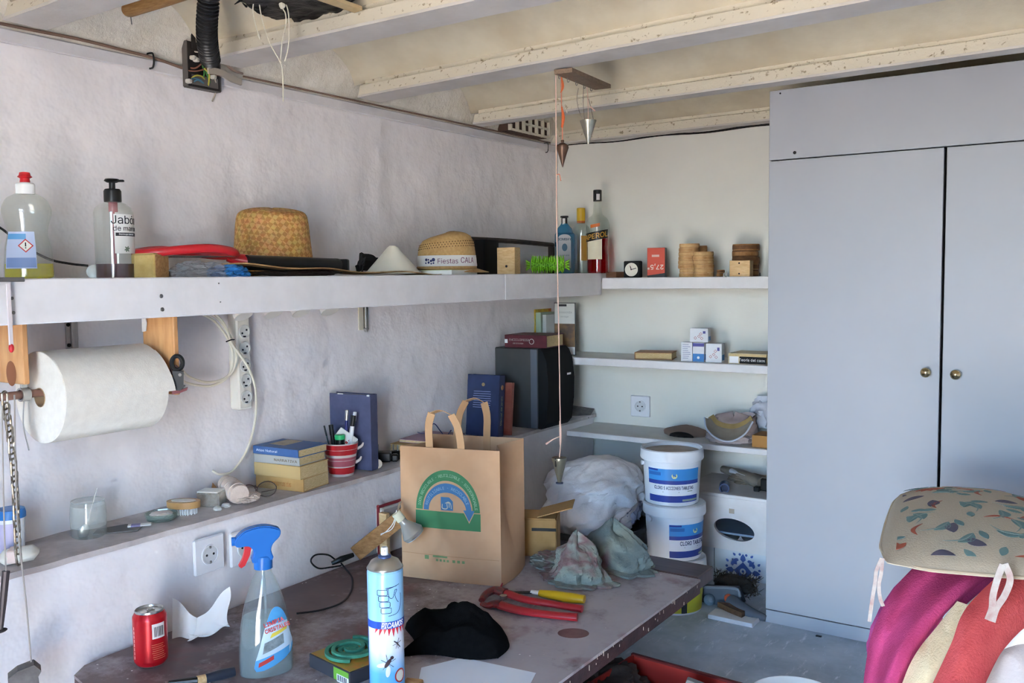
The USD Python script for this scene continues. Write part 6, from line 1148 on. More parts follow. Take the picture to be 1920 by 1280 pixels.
# caps and bags on the lowest shelf by the wardrobe
def BW_(px, y): p = at_y(px, 838, y); p[2] = ZW+.0006; return p
P = BW_(1376, -.13); s = mpp(P)
bag = M('bag_mauve', '#b9a9a4', .8, '#a8989a', sc=14); t = thing('cloth_pouch', 'crumpled pale mauve cloth bag under the sun visor on the lowest shelf', 'bag', P, .0)
def pouch(u, v):
    a = 2*np.pi*u; P_ = np.stack([np.cos(a), np.sin(a), v*1.5], -1); f = meshkit.fbm(P_*1.8+2, 4, 23); k_ = np.interp(v, [0, .08, .5, .85, 1], [.86, 1.0, .95, .7, .05])
    return 48*s*k_*np.cos(a)*(.8+.42*f), .065*k_*np.sin(a)*(.8+.42*f), 50*s*v*(1+.1*np.cos(a*2))
t.part('bag', sheet(pouch, 56, 30, .0012), bag, smooth=40); t.part('hanging_corner', sheet(lambda u, v: (-30*s+62*s*u+6*s*np.sin(v*3), -.10-.01*np.sin(u*6)-.012*v*0, -.012+(.03)*v+.006*np.sin(u*5)), 20, 10, .001) if False else xf(crumple((36*s, .03, 16*s), 51, .3, 2.2, -.6, 3), (-2*s, -.045, 9.7*s)), bag, smooth=40)
cz = at_y(1366, 812, -.225); t = thing('sun_visor', 'grey sun visor cap with a white-edged peak, resting on the mauve bag', 'cap', cz, .0); t.world = True
vm = M('visor_beige', '#a59c8e', .7, '#978d80', sc=18); vw = M('visor_edge', '#c3cbd8', .5); vy = M('visor_lining', '#a58d5c', .8, '#8f7a50', sc=30)
oc_ = rounded([at_y(x, y, -.245-.03*k_) for x, y, k_ in ((1321, 782, 0), (1325, 804, .5), (1345, 822, 1), (1370, 827, 1), (1396, 814, .6), (1412, 790, 0))], 6); ic_ = rounded([at_y(x, y, -.20) for x, y in ((1332, 783), (1342, 796), (1360, 803), (1381, 803), (1399, 795), (1409, 787))], 6)
def pk(u, v):
    i_ = u*(len(oc_)-1); A = np.stack([np.interp(i_, np.arange(len(oc_)), oc_[:, k]) for k in range(3)], -1); B_ = np.stack([np.interp(i_, np.arange(len(ic_)), ic_[:, k]) for k in range(3)], -1)
    P_ = A*(1-v)[..., None]+B_*v[..., None]; return P_[..., 0], P_[..., 1], P_[..., 2]-.004*np.sin(np.pi*v)
t.part('peak', sheet(pk, 36, 8, .002), vm, smooth=50); t.part('peak_edge', tube(oc_, .0032, 8, 0), vw); t.part('lining', ribbon(ic_+[0, .004, .006], .022, .003, (0, .5, 1), 0), vy)
bk = [at_y(x, y, q_) for x, y, q_ in ((1334, 786, -.19), (1352, 790, -.15), (1372, 786, -.11), (1398, 779, -.11), (1416, 783, -.15), (1410, 790, -.19))]
t.part('band', ribbon(bk, .026, .002, (0, .2, 1), 6), bag)
P = BW_(1425, -.10); s = mpp(P); solo('brown_pouch', 'orange-brown box at the wardrobe end of the lowest shelf', 'box', box(at_y(1410, 838, -.215)*[1, 1, 0]+[0, 0, ZW+.0006], np.array([1.074, -.12, ZW+22*s])), M('orange_brown', '#a8783e', .7)); P = BW_(1428, -.07); solo('white_bag', 'small pale plastic bag behind the sun visor, next to the wardrobe', 'bag', xf(crumple((22*s, .03, 30*s), 60, .3, 2.3, -.8, 3), P+[0, .02, 24*s+22*s]), M('bag_pale', '#b9bcc6', .5))
P = BW_(1285, -.10); s = mpp(P); t = thing('brown_hat', 'brown cloth hat lying on the lowest shelf behind the top tub', 'hat', P, 0); t.part('crown', xf(blob((42*s, .06, 17*s), .15, 2, 70, 3, False, 0), (0, 0, .0004)), M('cap_brown', '#8a7468', .85)); t.part('opening', xf(blob((24*s, .012, 9*s), .05, 2, 71, 3, False, 0), (4*s, -.055, .0006)), dark)
# tools on the oval cabinet
def CB(px, py): p = at_z(px, py, ZCAB+.0005); return p
P = CB(1358, 922); t = thing('blue_hose_fitting', 'dark blue threaded tube end lying on the oval-hole cabinet', 'fitting', P+[0, .02, .0115], 0)
rs = 9.5*mpp(P)
t.part('tube', xf(lathe([(rs*.75, 0), (rs, 0), (rs, .05), (rs*.75, .05), (rs*.75, 0)], 24, False), (0, -.02, 0), (-90, 0, 20)), M('fitting_blue', '#2f4a78', .4), smooth=30); t.part('inside', xf(cyl(rs*.75, .04, 20), (0, -.012, 0), (-90, 0, 20)), M('fitting_inner', '#23314f', .6))
P = CB(1392, 915); s = mpp(P); t = thing('grinder_tool', 'grey power tool with a pale grip lying on the oval-hole cabinet', 'tool', P+[0, .03, .0005], 0); t.world = True
a_, b_ = CB(1350, 893)+[0, .03, .022], CB(1425, 922)+[0, .03, .024]
t.part('housing', tube([a_, (a_+b_)/2, b_], [.013, .022, .022], 14, 5), M('tool_grey', '#6e675e', .55, '#7e766a', sc=20)); t.part('grip_patch', tube([a_*.75+b_*.25+[0, -.013, .008], a_*.35+b_*.65+[0, -.013, .006]], [.009, .010], 10, 0), M('tool_pale', '#c2c5cc', .5)); t.part('head', xf(box((-.014, -.02, -.022), (.014, .02, .022), .005), b_+[.012, -.004, .0]), blackp); t.part('trigger_foot', xf(box((-.01, -.012, -.006), (.01, .012, .01), .002), b_+[-.012, -.022, -.018]), blackp)
P = CB(1335, 893); solo('dusty_cloth', 'dusty brown cloth at the back of the oval-hole cabinet', 'cloth', xf(crumple((.075, .04, .02), 81, .3, 2.2, -.5, 3), np.array([.86, -.10, ZCAB+.0105])), M('dusty_brown', '#8a7c6c', .9))
P = at_y(1430, 880, -.12); t = thing('black_clamp', 'small black clamp standing against the wardrobe on the oval-hole cabinet', 'clamp', np.array([1.05, -.12, ZCAB+.0005]), 0); t.part('jaw', box((-.016, -.012, .04), (.016, .012, .085), .004), blackp); t.part('foot', box((-.012, -.014, 0), (.014, .014, .04), .004), M('clamp_grey', '#8f959c', .5))
# floor clutter between tubs and wardrobe
def Fl(px, py): p = at_z(px, py, ZP+.004); return p
fz_ = ZP+.0035
a_, b_, c_ = Fl(1316, 1145), Fl(1380, 1115), Fl(1440, 1172)
t = thing('floor_brush', 'grey vacuum floor head with dark bristles standing by the wardrobe', 'floor brush', Fl(1360, 1150)); t.world = True
gg = M('nozzle_grey', '#575d66', .5); P = Fl(1360, 1128); s = mpp(P)
bo, bt = Fl(1340, 1150), 0
pq = [at_y(x, y, -.56) for x, y in ((1312, 1100), (1380, 1103), (1388, 1118), (1392, 1132), (1350, 1140), (1315, 1128))]
zmin = fz_+.001
t.part('head', cat(prism([(q[0], max(q[2], zmin)) for q in pq], .03, (0, -.53, 0), (90, 0, 0))), gg, smooth=20); t.part('lip', tube([pq[0], pq[1]+[-.004, 0, 0], pq[2]], .005, 8, 4), M('nozzle_light', '#78808a', .45))
b2 = [at_y(x, y, -.50) for x, y in ((1335, 1074), (1365, 1070), (1398, 1080), (1412, 1100), (1406, 1122), (1380, 1118), (1335, 1100))]
hb_ = prism([(q[0], q[2]) for q in b2], .05, (0, -.455, 0), (90, 0, 0)); hv = []
for k in range(420):
    q = b2[0]+(b2[3]-b2[0])*rng.uniform(0, 1); q = np.array([rng.uniform(b2[0][0], b2[3][0]+.006), -.48+rng.normal(0, .012), rng.uniform(b2[4][2], b2[0][2])]); d_ = np.array([rng.normal(.3, .5), rng.normal(0, .4), rng.normal(.6, .5)]); d_ /= np.linalg.norm(d_); hv.append(tube([q, q+d_*rng.uniform(.012, .024)], [.0011, .0004], 4, 0))
t.part('brush_core', xf(blob(((b2[3][0]-b2[0][0])*.5, .022, (b2[0][2]-b2[4][2])*.52), .12, 3, 3, 3), ((b2[0][0]+b2[3][0])/2, -.48, (b2[0][2]+b2[4][2])/2)), M('bristle_core', '#2a2522', .95)); t.part('bristles', cat(*hv), M('bristle_brown', '#33291f', .9), smooth=False, kind='stuff')
t.part('neck', tube([at_y(1372, 1128, -.57), at_y(1400, 1145, -.62), Fl(1436, 1166)+[0, 0, .012]], [.022, .018, .010], 14, 5), gg)
P = Fl(1330, 1135); solo('glass_bulb', 'clear bluish glass bulb lying by the floor brush', 'bulb', xf(blob((.018, .018, .018), 0, sub=3), P+[0, -.0, .019]), clear('bulb_glass', '#cfdbe4', .05, haze=.3, hazecol='#9fb2c0'))
p = [Fl(x, y) for x, y in ((1326, 1158), (1332, 1152), (1412, 1170), (1411, 1178))]
A, B_ = Fl(1327, 1160), Fl(1411, 1178); ln = np.linalg.norm((B_-A)[:2]); an = math.atan2((B_-A)[1], (B_-A)[0])
t = thing('white_board', 'narrow white board lying on the floor in front of the floor brush', 'board', A+[0, 0, .0005], an); t.part('board', box((0, 0, 0), (ln, .06, .014), .001), white); 
A, B_ = Fl(1340, 1146), Fl(1398, 1172); t = thing('wood_piece', 'brown wedge of wood lying on the narrow white board', 'wood', A+[.012, .012, .0150], math.atan2((B_-A)[1], (B_-A)[0])); t.part('wedge', prism([(0, -.010), (.04, .028), (.10, .006), (.105, -.012), (.05, -.014)], .016), wood_dark)
P = Fl(1361, 1142); t = thing('orange_disc', 'round ribbed orange disc standing behind the brown wedge', 'disc', P+[.004, .012, .032], facing(P)); t.part('cap', xf(lathe([(0, 0), (.012, 0), (.0135, .002), (.0135, .010), (.008, .013), (0, .013)], 12), (0, .006, 0), (90, 0, 0)), M('cap_red_orange', '#c2502e', .45), smooth=20); t.part('stem', box((-.004, -.002, -.0305), (.004, .006, -.010)), wood_dark)
P = at_z(1535, 1194, ZP+.004); solo('black_chip', 'tiny black chip on the floor at the foot of the wardrobe', 'chip', box(P+[-.008, -.004, 0], P+[.008, .004, .005], .001), blackp)
# red tray under the table end and things beside it
A, B_ = at_z(1186, 1226, ZP+.07), at_z(1390, 1283, ZP+.07); ln = np.linalg.norm((B_-A)[:2]); an = math.atan2((B_-A)[1], (B_-A)[0])
t = thing('red_crate', 'red plastic crate on the floor under the end of the table', 'crate', np.array([A[0], A[1], ZP+.003]), an); rc = M('crate_red', '#9c2a20', .5)
h_ = .067
t.part('side', box((0, 0, 0), (ln, .004, h_)), rc); t.part('side', box((0, -.20, 0), (ln, -.196, h_)), rc); t.part('end', box((0, -.196, 0), (.004, 0, h_)), rc); t.part('end', box((ln-.004, -.196, 0), (ln, 0, h_)), rc); t.part('bottom', box((0, -.2, 0), (ln, .004, .003)), rc); t.part('rim', box((-.004, -.002, h_-.004), (ln+.004, .008, h_+.002), .001), M('crate_rim', '#5f1a18', .5)); t.part('rim', box((-.004, -.208, h_-.004), (ln+.004, -.198, h_+.002), .001), M('crate_rim', ''))
t = thing('upright_board', 'weathered grey board standing on end inside the red crate', 'board', np.array([A[0], A[1], ZP+.0065])+np.array([math.cos(an)*(ln*.72)+math.sin(an)*.09, math.sin(an)*(ln*.72)-math.cos(an)*.09, 0]), an+.3); t.part('board', xf(cbox(.06, .02, .075, .002), R=(0, 14, 0), T=(0, 0, .009)), M('board_weathered', '#8c8a86', .8, '#7a7772', sc=20))
t = thing('brown_blanket', 'dark brown folded blanket on the floor beside the red crate under the table', 'blanket', np.array([A[0]-.10, A[1]-.12, ZP+.003])); t.part('blanket', xf(blob((.16, .13, .075), .3, 2.4, 90, 4, True, 0), (0, 0, 0)), M('blanket_brown', '#3f332e', .95, '#544640', sc=14, bump=.002, bsc=60))
P = at_z(1515, 1290, ZP+.05); t = thing('white_basin', 'white round basin at the bottom edge, in front of the wardrobe', 'basin', np.array([P[0], P[1]-.0, ZP+.003])); P2 = at_z(1515, 1273, ZP+.055)
t.loc = None
t.part('basin', xf(lathe([(0, 0), (.07, 0), (.10, .05), (.104, .052), (.104, .048), (.101, .046), (.073, .003), (0, .003)], 40, False), (P2[0]-P[0]+.0, P2[1]-P[1]-.100, 0)), whitep, smooth=40)
# ================================================================ right foreground: chair with towels and cushion
XC, YC_ = 1.80, -1.62
resin = M('resin_white', '#cfcdcc', .45)
t = thing('garden_chair', 'white resin garden chair hidden under towels at the right edge', 'chair', (XC+.05, YC_+.05, 0), .0); t.world = True
sx = XC+.05; sy = YC_+.02
t.part('seat', box((sx-.22, sy-.22, .40), (sx+.24, sy+.16, .43), .012), resin)
for dx in (-.20, .22):
    for dy in (-.20, .14): t.part('leg', tube([(sx+dx, sy+dy, .41), (sx+dx*1.08, sy+dy*1.1, .0015)], [.024, .018], 10, 0), resin)
t.part('backrest', box((sx-.20, sy+.13, .43), (sx+.24, sy+.16, .90), .012), resin)
for dx in (-.21, .235): t.part('armrest', tube([(sx+dx, sy+.14, .66), (sx+dx, sy-.05, .67), (sx+dx, sy-.19, .64), (sx+dx, sy-.205, .42)], .02, 10, 5, flat=.6), resin)
def band(E0, E1, bulge, th=.012, nu=44, nv=26, waves=(0, 0), seed=0, droop=0):
    """cloth hung between two edge curves (lists of points), bulging towards the room"""
    a, b = rounded(E0, 10), rounded(E1, 10); sa, sb = np.linspace(0, len(a)-1, nu), np.linspace(0, len(b)-1, nu)
    A = np.stack([np.interp(sa, np.arange(len(a)), a[:, k]) for k in range(3)], 1); B = np.stack([np.interp(sb, np.arange(len(b)), b[:, k]) for k in range(3)], 1)
    def fn(u, v):
        P_ = A[:, None]*(1-v)[..., None]+B[:, None]*v[..., None]; out = EYE-P_; out[..., 2] *= .3; out /= np.linalg.norm(out, axis=-1, keepdims=True)
        o = bulge*np.sin(np.pi*v)+waves[0]*np.sin(waves[1]*np.pi*v+seed+u*1.3)*np.sin(np.pi*np.clip(v*1.0, 0, 1))**.5+.012*(meshkit.fbm(np.stack([u*4, v*3, 0*u+seed], -1), 3, seed)-.5)
        P_ = P_+out*o[..., None]; return P_[..., 0], P_[..., 1], P_[..., 2]
    return sheet(fn, nu, nv, th)
D0 = 1.78
ad = at_d
def tw(name, c1, c2): return M(name, c1, .95, c2, sc=14, bump=.0025, bsc=220, spec=.05)
pinkT, coralT = tw('towel_pink', '#c44a78', '#b24069'), tw('towel_coral', '#cf5a58', '#bf4c4e')
creamT = tw('towel_cream', '#dcc6a2', '#d0ba95')
solo('pink_towel', 'bright pink bath towel draped over the chair under the flowered cushion', 'towel', band([ad(1725, 1060, 1.78), ad(1680, 1110, 1.76), ad(1645, 1180, 1.74), ad(1630, 1250, 1.73), ad(1622, 1330, 1.72)], [ad(1890, 1062, 1.70), ad(1835, 1105, 1.66), ad(1770, 1165, 1.64), ad(1715, 1240, 1.64), ad(1685, 1330, 1.64)], .045, .014, waves=(.020, 3.2), seed=1), pinkT, smooth=60)
solo('pink_towel', 'duller pink towel fold behind the bright pink towel, left edge of the pile', 'towel', band([ad(1712, 1070, 1.84), ad(1668, 1115, 1.83), ad(1640, 1165, 1.82), ad(1628, 1205, 1.82), ad(1632, 1245, 1.82)], [ad(1780, 1070, 1.82), ad(1740, 1120, 1.80), ad(1700, 1170, 1.79), ad(1680, 1230, 1.79), ad(1670, 1290, 1.79)], .02, .012, waves=(.006, 2.0), seed=4), tw('towel_dull', '#a84a7c', '#9c4272'), smooth=60)
solo('cream_towel', 'cream rolled towel showing between the pink and coral towels', 'towel', band([ad(1800, 1130, 1.62), ad(1760, 1180, 1.62), ad(1715, 1240, 1.62), ad(1680, 1330, 1.62)], [ad(1850, 1130, 1.60), ad(1815, 1200, 1.59), ad(1785, 1260, 1.58), ad(1760, 1330, 1.58)], .030, .012, seed=2), creamT, smooth=60)
solo('coral_towel', 'coral red towel hanging diagonally over the front of the chair', 'towel', band([ad(1985, 1040, 1.66), ad(1905, 1062, 1.60), ad(1820, 1140, 1.56), ad(1790, 1210, 1.54), ad(1735, 1330, 1.52)], [ad(2010, 1180, 1.60), ad(1935, 1165, 1.56), ad(1885, 1200, 1.53), ad(1850, 1255, 1.51), ad(1815, 1340, 1.50)], .035, .014, waves=(.006, 2), seed=6), coralT, smooth=60)
solo('grey_towel', 'pale greyish pillow-like bundle at the lower right edge', 'bundle', xf(blob((.13, .10, .16), .16, 1.6, 15, 4), ad(1935, 1275, 1.56)+[.02, .06, -.07]), M('bundle_pale', '#b5a8a4', .9, '#c2b6b0', sc=6, bump=.001, bsc=150), smooth=60)
# seat cushion
cz_ = 1.005
q = {k: at_z(px, py, cz_) for k, (px, py) in dict(l=(1652, 1044), f=(1880, 1060), b=(1905, 912)).items()}
ctr = np.array([2.0, 0, 0])
flor = usdkit.material(stage, '/World/Looks/cushion_flowers', {'g': ('geometry', {}), 'w': ('noise_texture', {'scale': 3.5, 'detail': 2}), 'mp': ('mapping', {'scale': (1, 1, .6)}), 
    'v': ('noise_texture', {'scale': 9, 'detail': 2, 'roughness': .5, 'distortion': 1.6}), 'r': ('rgb_ramp', {'interpolate': True, 'ramp': [(0, lin('#5d7474')), (.34, lin('#627a78')), (.365, lin('#c9b99f')), (.62, lin('#cdbda4')), (.645, lin('#a85a44')), (1, lin('#93452f'))]}),
    'v2': ('noise_texture', {'scale': 13, 'detail': 1, 'distortion': 2.2}), 'r2': ('rgb_ramp', {'ramp': [(0, (1, 1, 1)), (.30, (1, 1, 1)), (.32, (0, 0, 0)), (1, (0, 0, 0))]}), 'mx': ('mix_color', {'b': lin('#5a5560')}), 'bn': ('noise_texture', {'scale': 300, 'detail': 2}), 'bu': ('bump', {'distance': .0008}), 'p': ('principled_bsdf', {'roughness': .9, 'sheen_weight': .2})},
    [('g.position', 'v.vector'), ('v.fac', 'r.fac'), ('g.position', 'v2.vector'), ('v2.fac', 'r2.fac'), ('r2.color', 'mx.fac'), ('r.color', 'mx.a'), ('mx.result', 'p.base_color'), ('g.position', 'bn.vector'), ('bn.fac', 'bu.height'), ('bu.normal', 'p.normal')], surface='p.BSDF')
plain = M('cushion_cream', '#b9aa94', .9, bump=.0008, bsc=300)
L_ = q['l']; dirx = q['f']-L_; dirx[2] = 0; wC = .40; dirx /= np.linalg.norm(dirx); diry = np.array([-dirx[1], dirx[0], 0]); rzC = math.atan2(dirx[1], dirx[0])
t = thing('seat_cushion', 'cream seat cushion with a faded flower pattern and tie strings on top of the towels', 'cushion', L_+dirx*.20+diry*.225, rzC, rx=.05)
def cush(sgn):
    def fn(u, v):
        a, b = 2*u-1, 2*v-1; k = .5*np.maximum(0, 1-np.abs(a)**2.6)**.72*np.maximum(0, 1-np.abs(b)**2.6)**.72; 
        x = a*.21*(1-.10*b**4)*(1-.38*(b+1)/2); y = b*.245*(1-.10*a**4); z = sgn*.084*k
        return x, y, z+.0*x
    return sheet(fn, 46, 46, .002)
t.part('cover_top', cush(1.15), plain, smooth=60); t.part('cover_underside', cush(-.7), plain, smooth=60)
def czs(x, y):
    b = y/.245; a = x/(.21*(1-.38*(b+1)/2)); k = .5*max(0, 1-abs(a)**2.6)**.72*max(0, 1-abs(b)**2.6)**.72; return 1.15*.084*k
frng = np.random.default_rng(5)
fm = {'leaf_print': [], 'red_petal_print': [], 'plum_print': [], 'stem_print': []}
def leafp(l, w, bend=0): 
    tt = np.linspace(0, 1, 9); up_ = [(x*l, w*math.sin(math.pi*x)**.8+bend*math.sin(math.pi*x)) for x in tt]; dn = [(x*l, -w*math.sin(math.pi*x)**.8+bend*math.sin(math.pi*x)) for x in tt[::-1]]; return Polygon(up_+dn).buffer(0)
def put(key, poly, x, y, a): fm[key].append(aff.translate(aff.rotate(poly, a, origin=(0, 0)), x, y))
for gx in range(8):
    for gy in range(8):
        x, y = -.185+gx*.053+frng.uniform(-.016, .016), -.20+gy*.056+frng.uniform(-.016, .016); k = (0, 1, 2, 0, 4, 3, 2)[frng.integers(0, 7)]; a = frng.uniform(0, 360)
        if k == 0:
            for j in range(5): put('red_petal_print', leafp(.03, .007), x, y, a+j*34-60)
        elif k in (1, 2): put('leaf_print', leafp(.044, .010, .006), x, y, a); put('leaf_print', leafp(.030, .007), x+.012, y+.01, a+60); put('stem_print', leafp(.06, .0016, .012), x, y, a-20)
        elif k == 3: put('plum_print', leafp(.040, .011, .004), x, y, a)
        else: put('red_petal_print', leafp(.05, .004, .012), x, y, a); put('leaf_print', leafp(.026, .007), x-.02, y, a+90)
for j in range(7): put('red_petal_print', leafp(.06, .011), .10, -.04, j*28-150)
lim_ = Polygon([(-.176, -.215), (.176, -.215), (.115, .20), (-.115, .20)])
for key, c in (('leaf_print', '#68817e'), ('red_petal_print', '#a4553f'), ('plum_print', '#55505e'), ('stem_print', '#7d8e86')):
    gg_ = unary_union(fm[key]).intersection(lim_)
    for g in getattr(gg_, 'geoms', [gg_]):
        if g.area < 4e-5: continue
        m = prism(g, .0005).subdivide_to_size(.009); v = np.array(m.vertices); v[:, 2] += [czs(x, y)+.0013+.0004*('stem' in key) for x, y in v[:, :2]]; m.vertices = v; t.part(key, m, M('cushion_'+key, c, .9), smooth=False)
pip = [(.21*a_*(1-.10*b_**4)*(1-.38*(b_+1)/2), .245*b_*(1-.10*a_**4), 0) for a_, b_ in [(math.copysign(abs(math.cos(q_))**.25, math.cos(q_)), math.copysign(abs(math.sin(q_))**.25, math.sin(q_))) for q_ in np.linspace(0, 2*math.pi, 56, endpoint=False)]]
t.part('piping', tube(pip, .0035, 8, 2, closed=True), M('cushion_piping', '#bba98f', .9))
tiem = M('tie_cloth', '#c6beb4', .9, '#b09088', sc=40)
iv = np.linalg.inv(t.A)
def loc_(p): return (iv @ np.array([*p, 1]))[:3]
c0 = ad(1652, 1048, 1.66)
Dl = (L_-EYE)@FW
for pts in ([(1653, 1046), (1643, 1070), (1641, 1090), (1636, 1120), (1630, 1165)], [(1655, 1046), (1652, 1075), (1648, 1095), (1650, 1120), (1656, 1136)]):
    t.part('tie', ribbon([loc_(ad(a, b, Dl-.006)) for a, b in pts], .006, .0015, (1, 0, 0), 5), tiem)
Df = (at_z(1882, 1062, cz_)-EYE)@FW-.05
for pts in ([(1880, 1058), (1870, 1085), (1862, 1115), (1860, 1140), (1852, 1162)], [(1884, 1056), (1894, 1085), (1884, 1115), (1868, 1140), (1860, 1165)]):
    t.part('tie', ribbon([loc_(ad(a, b, Df)) for a, b in pts], .010, .002, (1, 0, 0), 5), tiem)
# ================================================================ ceiling things
ZV = 2.15
# corrugated hose
hz_pts = [at_y(394, -60, -2.0), at_y(391, 0, -1.985), at_y(388, 45, -1.968), at_y(389, 80, -1.945), at_y(394, 112, -1.91)]
t = thing('corrugated_hose', 'black corrugated conduit hose coming down to the open junction box', 'hose', hz_pts[-1]); t.world = True
pth = rounded(hz_pts, 16); dd_ = np.linalg.norm(np.diff(pth, axis=0), axis=1); L__ = dd_.sum(); nn = 90; pp = np.stack([np.interp(np.linspace(0, L__, nn), np.r_[0, np.cumsum(dd_)], pth[:, k]) for k in range(3)], 1)
rr_ = .0205+.0016*np.sign(np.sin(np.linspace(0, nn*1.9, nn)))
t.part('hose', tube(pp, rr_, 20, 0), M('hose_black', '#1b1b1c', .38), smooth=25)
# junction box recess with wires
J0, J1 = at_x(344, 62, .008), at_x(407, 172, .008); 
jy0, jy1, jz0, jz1 = at_x(344, 150, .008)[1], at_x(404, 150, .008)[1], at_x(375, 168, .008)[2], at_x(352, 80, .008)[2]
t = thing('junction_box', 'open junction box in the wall top with loose wires and connectors', 'junction box', (.006, (jy0+jy1)/2, jz0)); t.world = True
jb = M('box_black', '#1f1b1a', .7); jg = M('box_grey', '#5f5a57', .6)
t.part('recess', box((.0085, jy0, jz0), (.024, jy1, jz1)), jb); t.part('frame', cat(box((.0085, jy0-.002, jz0), (.027, jy0, jz1)), box((.0085, jy0, jz0-.002), (.027, jy1, jz0)), box((.0085, jy1, jz0), (.027, jy1+.002, jz1-.04))), jg)
t.part('back_plate', box((.0242, jy0+.012, jz0+.006), (.0255, jy1-.006, jz0+.03)), jg)
wc = dict(green=M('wire_green', '#3f7a3f', .45), yellow=M('wire_yellow', '#b9b04a', .45), blue=M('wire_blue', '#3f6a80', .45), brown=M('wire_brown', '#7a4a36', .45), grey=M('wire_grey', '#b0a698', .5), white=M('wire_white', '#cfcabf', .45))
def wire(col, pts, r=.0021): t.part('wire', tube([at_x(a, b, x) for a, b, x in pts], r, 7, 6), wc[col], label=col+' wire')
wire('green', [(392, 108, .03), (385, 125, .035), (390, 145, .03), (396, 160, .02)]); wire('green', [(388, 108, .035), (380, 120, .04), (383, 138, .03), (376, 152, .018)])
wire('yellow', [(383, 128, .04), (392, 140, .04), (390, 165, .02)]); wire('yellow', [(356, 150, .02), (366, 142, .03), (378, 143, .03), (386, 152, .02)]); wire('blue', [(352, 158, .02), (362, 147, .03), (375, 150, .03), (385, 160, .02)]); wire('blue', [(360, 156, .02), (370, 150, .03), (382, 156, .025)])
wire('brown', [(346, 124, .012), (365, 128, .03), (380, 118, .04), (395, 112, .03)]); wire('brown', [(350, 132, .02), (370, 133, .035), (392, 126, .035), (410, 116, .02)]); wire('grey', [(345, 90, .012), (360, 96, .02), (376, 98, .03)]); wire('grey', [(388, 132, .04), (402, 146, .03), (405, 170, .015), (398, 190, .0135)])
t.part('flat_cable', ribbon([at_x(390, 132, .045), at_x(412, 136, .04), at_x(435, 148, .03), at_x(452, 154, .022)], .016, .006, (0, .2, 1), 6), wc['grey']); t.part('flat_cable', ribbon([at_x(400, 112, .03), at_x(420, 118, .03), at_x(437, 132, .022), at_x(455, 138, .016)], .005, .005, (0, .2, 1), 6), M('wire_brown_pale', '#a08a7a', .5)); t.part('flat_cable', ribbon([at_x(395, 138, .04), at_x(415, 142, .035), at_x(438, 153, .026), at_x(451, 157, .02)], .005, .006, (0, .2, 1), 6), wc['brown'])
for px, py in ((362, 112), (368, 116), (400, 148), (354, 156)): t.part('connector', xf(cbox(.014, .012, .010, .002), at_x(px, py, .035), (0, 0, 20)), wc['white'])
t.part('vertical_flap', box((.0245, at_x(352, 90, .012)[1], jz1-.02), (.028, at_x(360, 90, .012)[1], at_x(356, 60, .014)[2]), .001), jb)
# cable along the wall top, hooks
zt_ = ZC+.006
q = [(.012, at_x(px, 100, .012)[1], ZC+.0055+dz) for px, dz in ((-40, 0), (60, .001), (150, .003), (230, .0), (290, -.003), (340, -.012))]
solo('wall_cable', 'brown cable running along the top of the left wall to the junction box', 'cable', tube(q, .0036, 8), M('cable_brown', '#7b6152', .6))
q = [(.012, at_x(px, 100, .012)[1], ZC+.005) for px in (455, 600, 720, 850, 960, 1030)]
solo('wall_cable', 'thin grey-brown cable along the top of the left wall, from junction box to corner', 'cable', tube(q, .0026, 8), M('cable_brown', ''))
for k, (px, y0_, y1_) in enumerate(((280, 100, 129), (1023, 268, 286))):
    P = at_x(px, y0_, .012); s = mpp(P); t = thing('wall_hook', ['black bent nail hook in the wall top left of the junction box', 'small black bent hook in the wall top near the corner'][k], 'hook', P); h = (y1_-y0_)*s
    t.part('nail', tube([(-.01, 0, 0), (.004, .0, 0), (.009, .003, -.002), (.009, .005, -h*.5), (.007, .003, -h*.9), (.003, -.004, -h)], .0022 if k == 0 else .0016, 8, 5), blackp)
# round stick in the vault
A, B_ = at_z(236, 20, 2.09), at_z(360, -20, 2.10); t = thing('round_stick', 'rounded brown wooden stick lodged under the vault at the top edge', 'stick', A); t.world = True
t.part('stick', tube([A, A+(B_-A)*.06, A+(B_-A)*.5, B_], [.008, .016, .017, .017], 16, 6), M('stick_wood', '#a8804e', .6, '#8d6639', sc=18, stretch=(2, 14, 14))); t.part('nail', tube([at_z(245, 30, 2.085), at_z(247, 46, 2.085)], .0012, 6, 0), blackp)
# black tarpaulin bundle wedged on the joist, with a slat and white strings
yT = BE[4][0]; 
t = thing('black_tarp', 'bundle of black plastic sheeting wedged between the joists at the top edge', 'sheeting', at_z(540, 10, 2.07)); t.world = True
bp = [at_z(x, y, 2.075) for x, y in ((436, -40), (448, 2), (470, 14), (492, 22), (512, 32), (528, 36), (546, 34), (562, 52), (640, 18), (668, -2), (690, -40))]
m = prism([tuple(q_[:2]) for q_ in bp], .03, (0, 0, 2.072)).subdivide_to_size(.02); v = np.array(m.vertices); v[:, 2] += .018*(meshkit.fbm(v*np.array([30, 30, 0]), 4, 66)-.5)*(v[:, 2] < 2.08); m.vertices = v
t.part('sheeting', m, M('tarp_black', '#161619', .45, bump=.004, bsc=35), smooth=20)
for a, b in (((440, 8), (452, 0)), ((455, 6), (462, 12)), ((500, 12), (486, 24)), ((478, 16), (470, 10))): t.part('torn_edge', tube([at_z(*a, 2.07), at_z(*b, 2.071)], [.001, .003], 5, 0), blackm)
A, B_ = at_z(585, -12, 2.06), at_z(672, 18, 2.055); t = thing('wooden_lath', 'pale wooden lath sticking out under the black sheeting', 'lath', (A+B_)/2); t.world = True
t.part('slat', ribbon([A, B_], .024, .008, (.6, .8, 0), 0), M('slat_wood', '#c2ad86', .7, '#b39c74', sc=20))
strm = M('string_white', '#d8d2c0', .8)
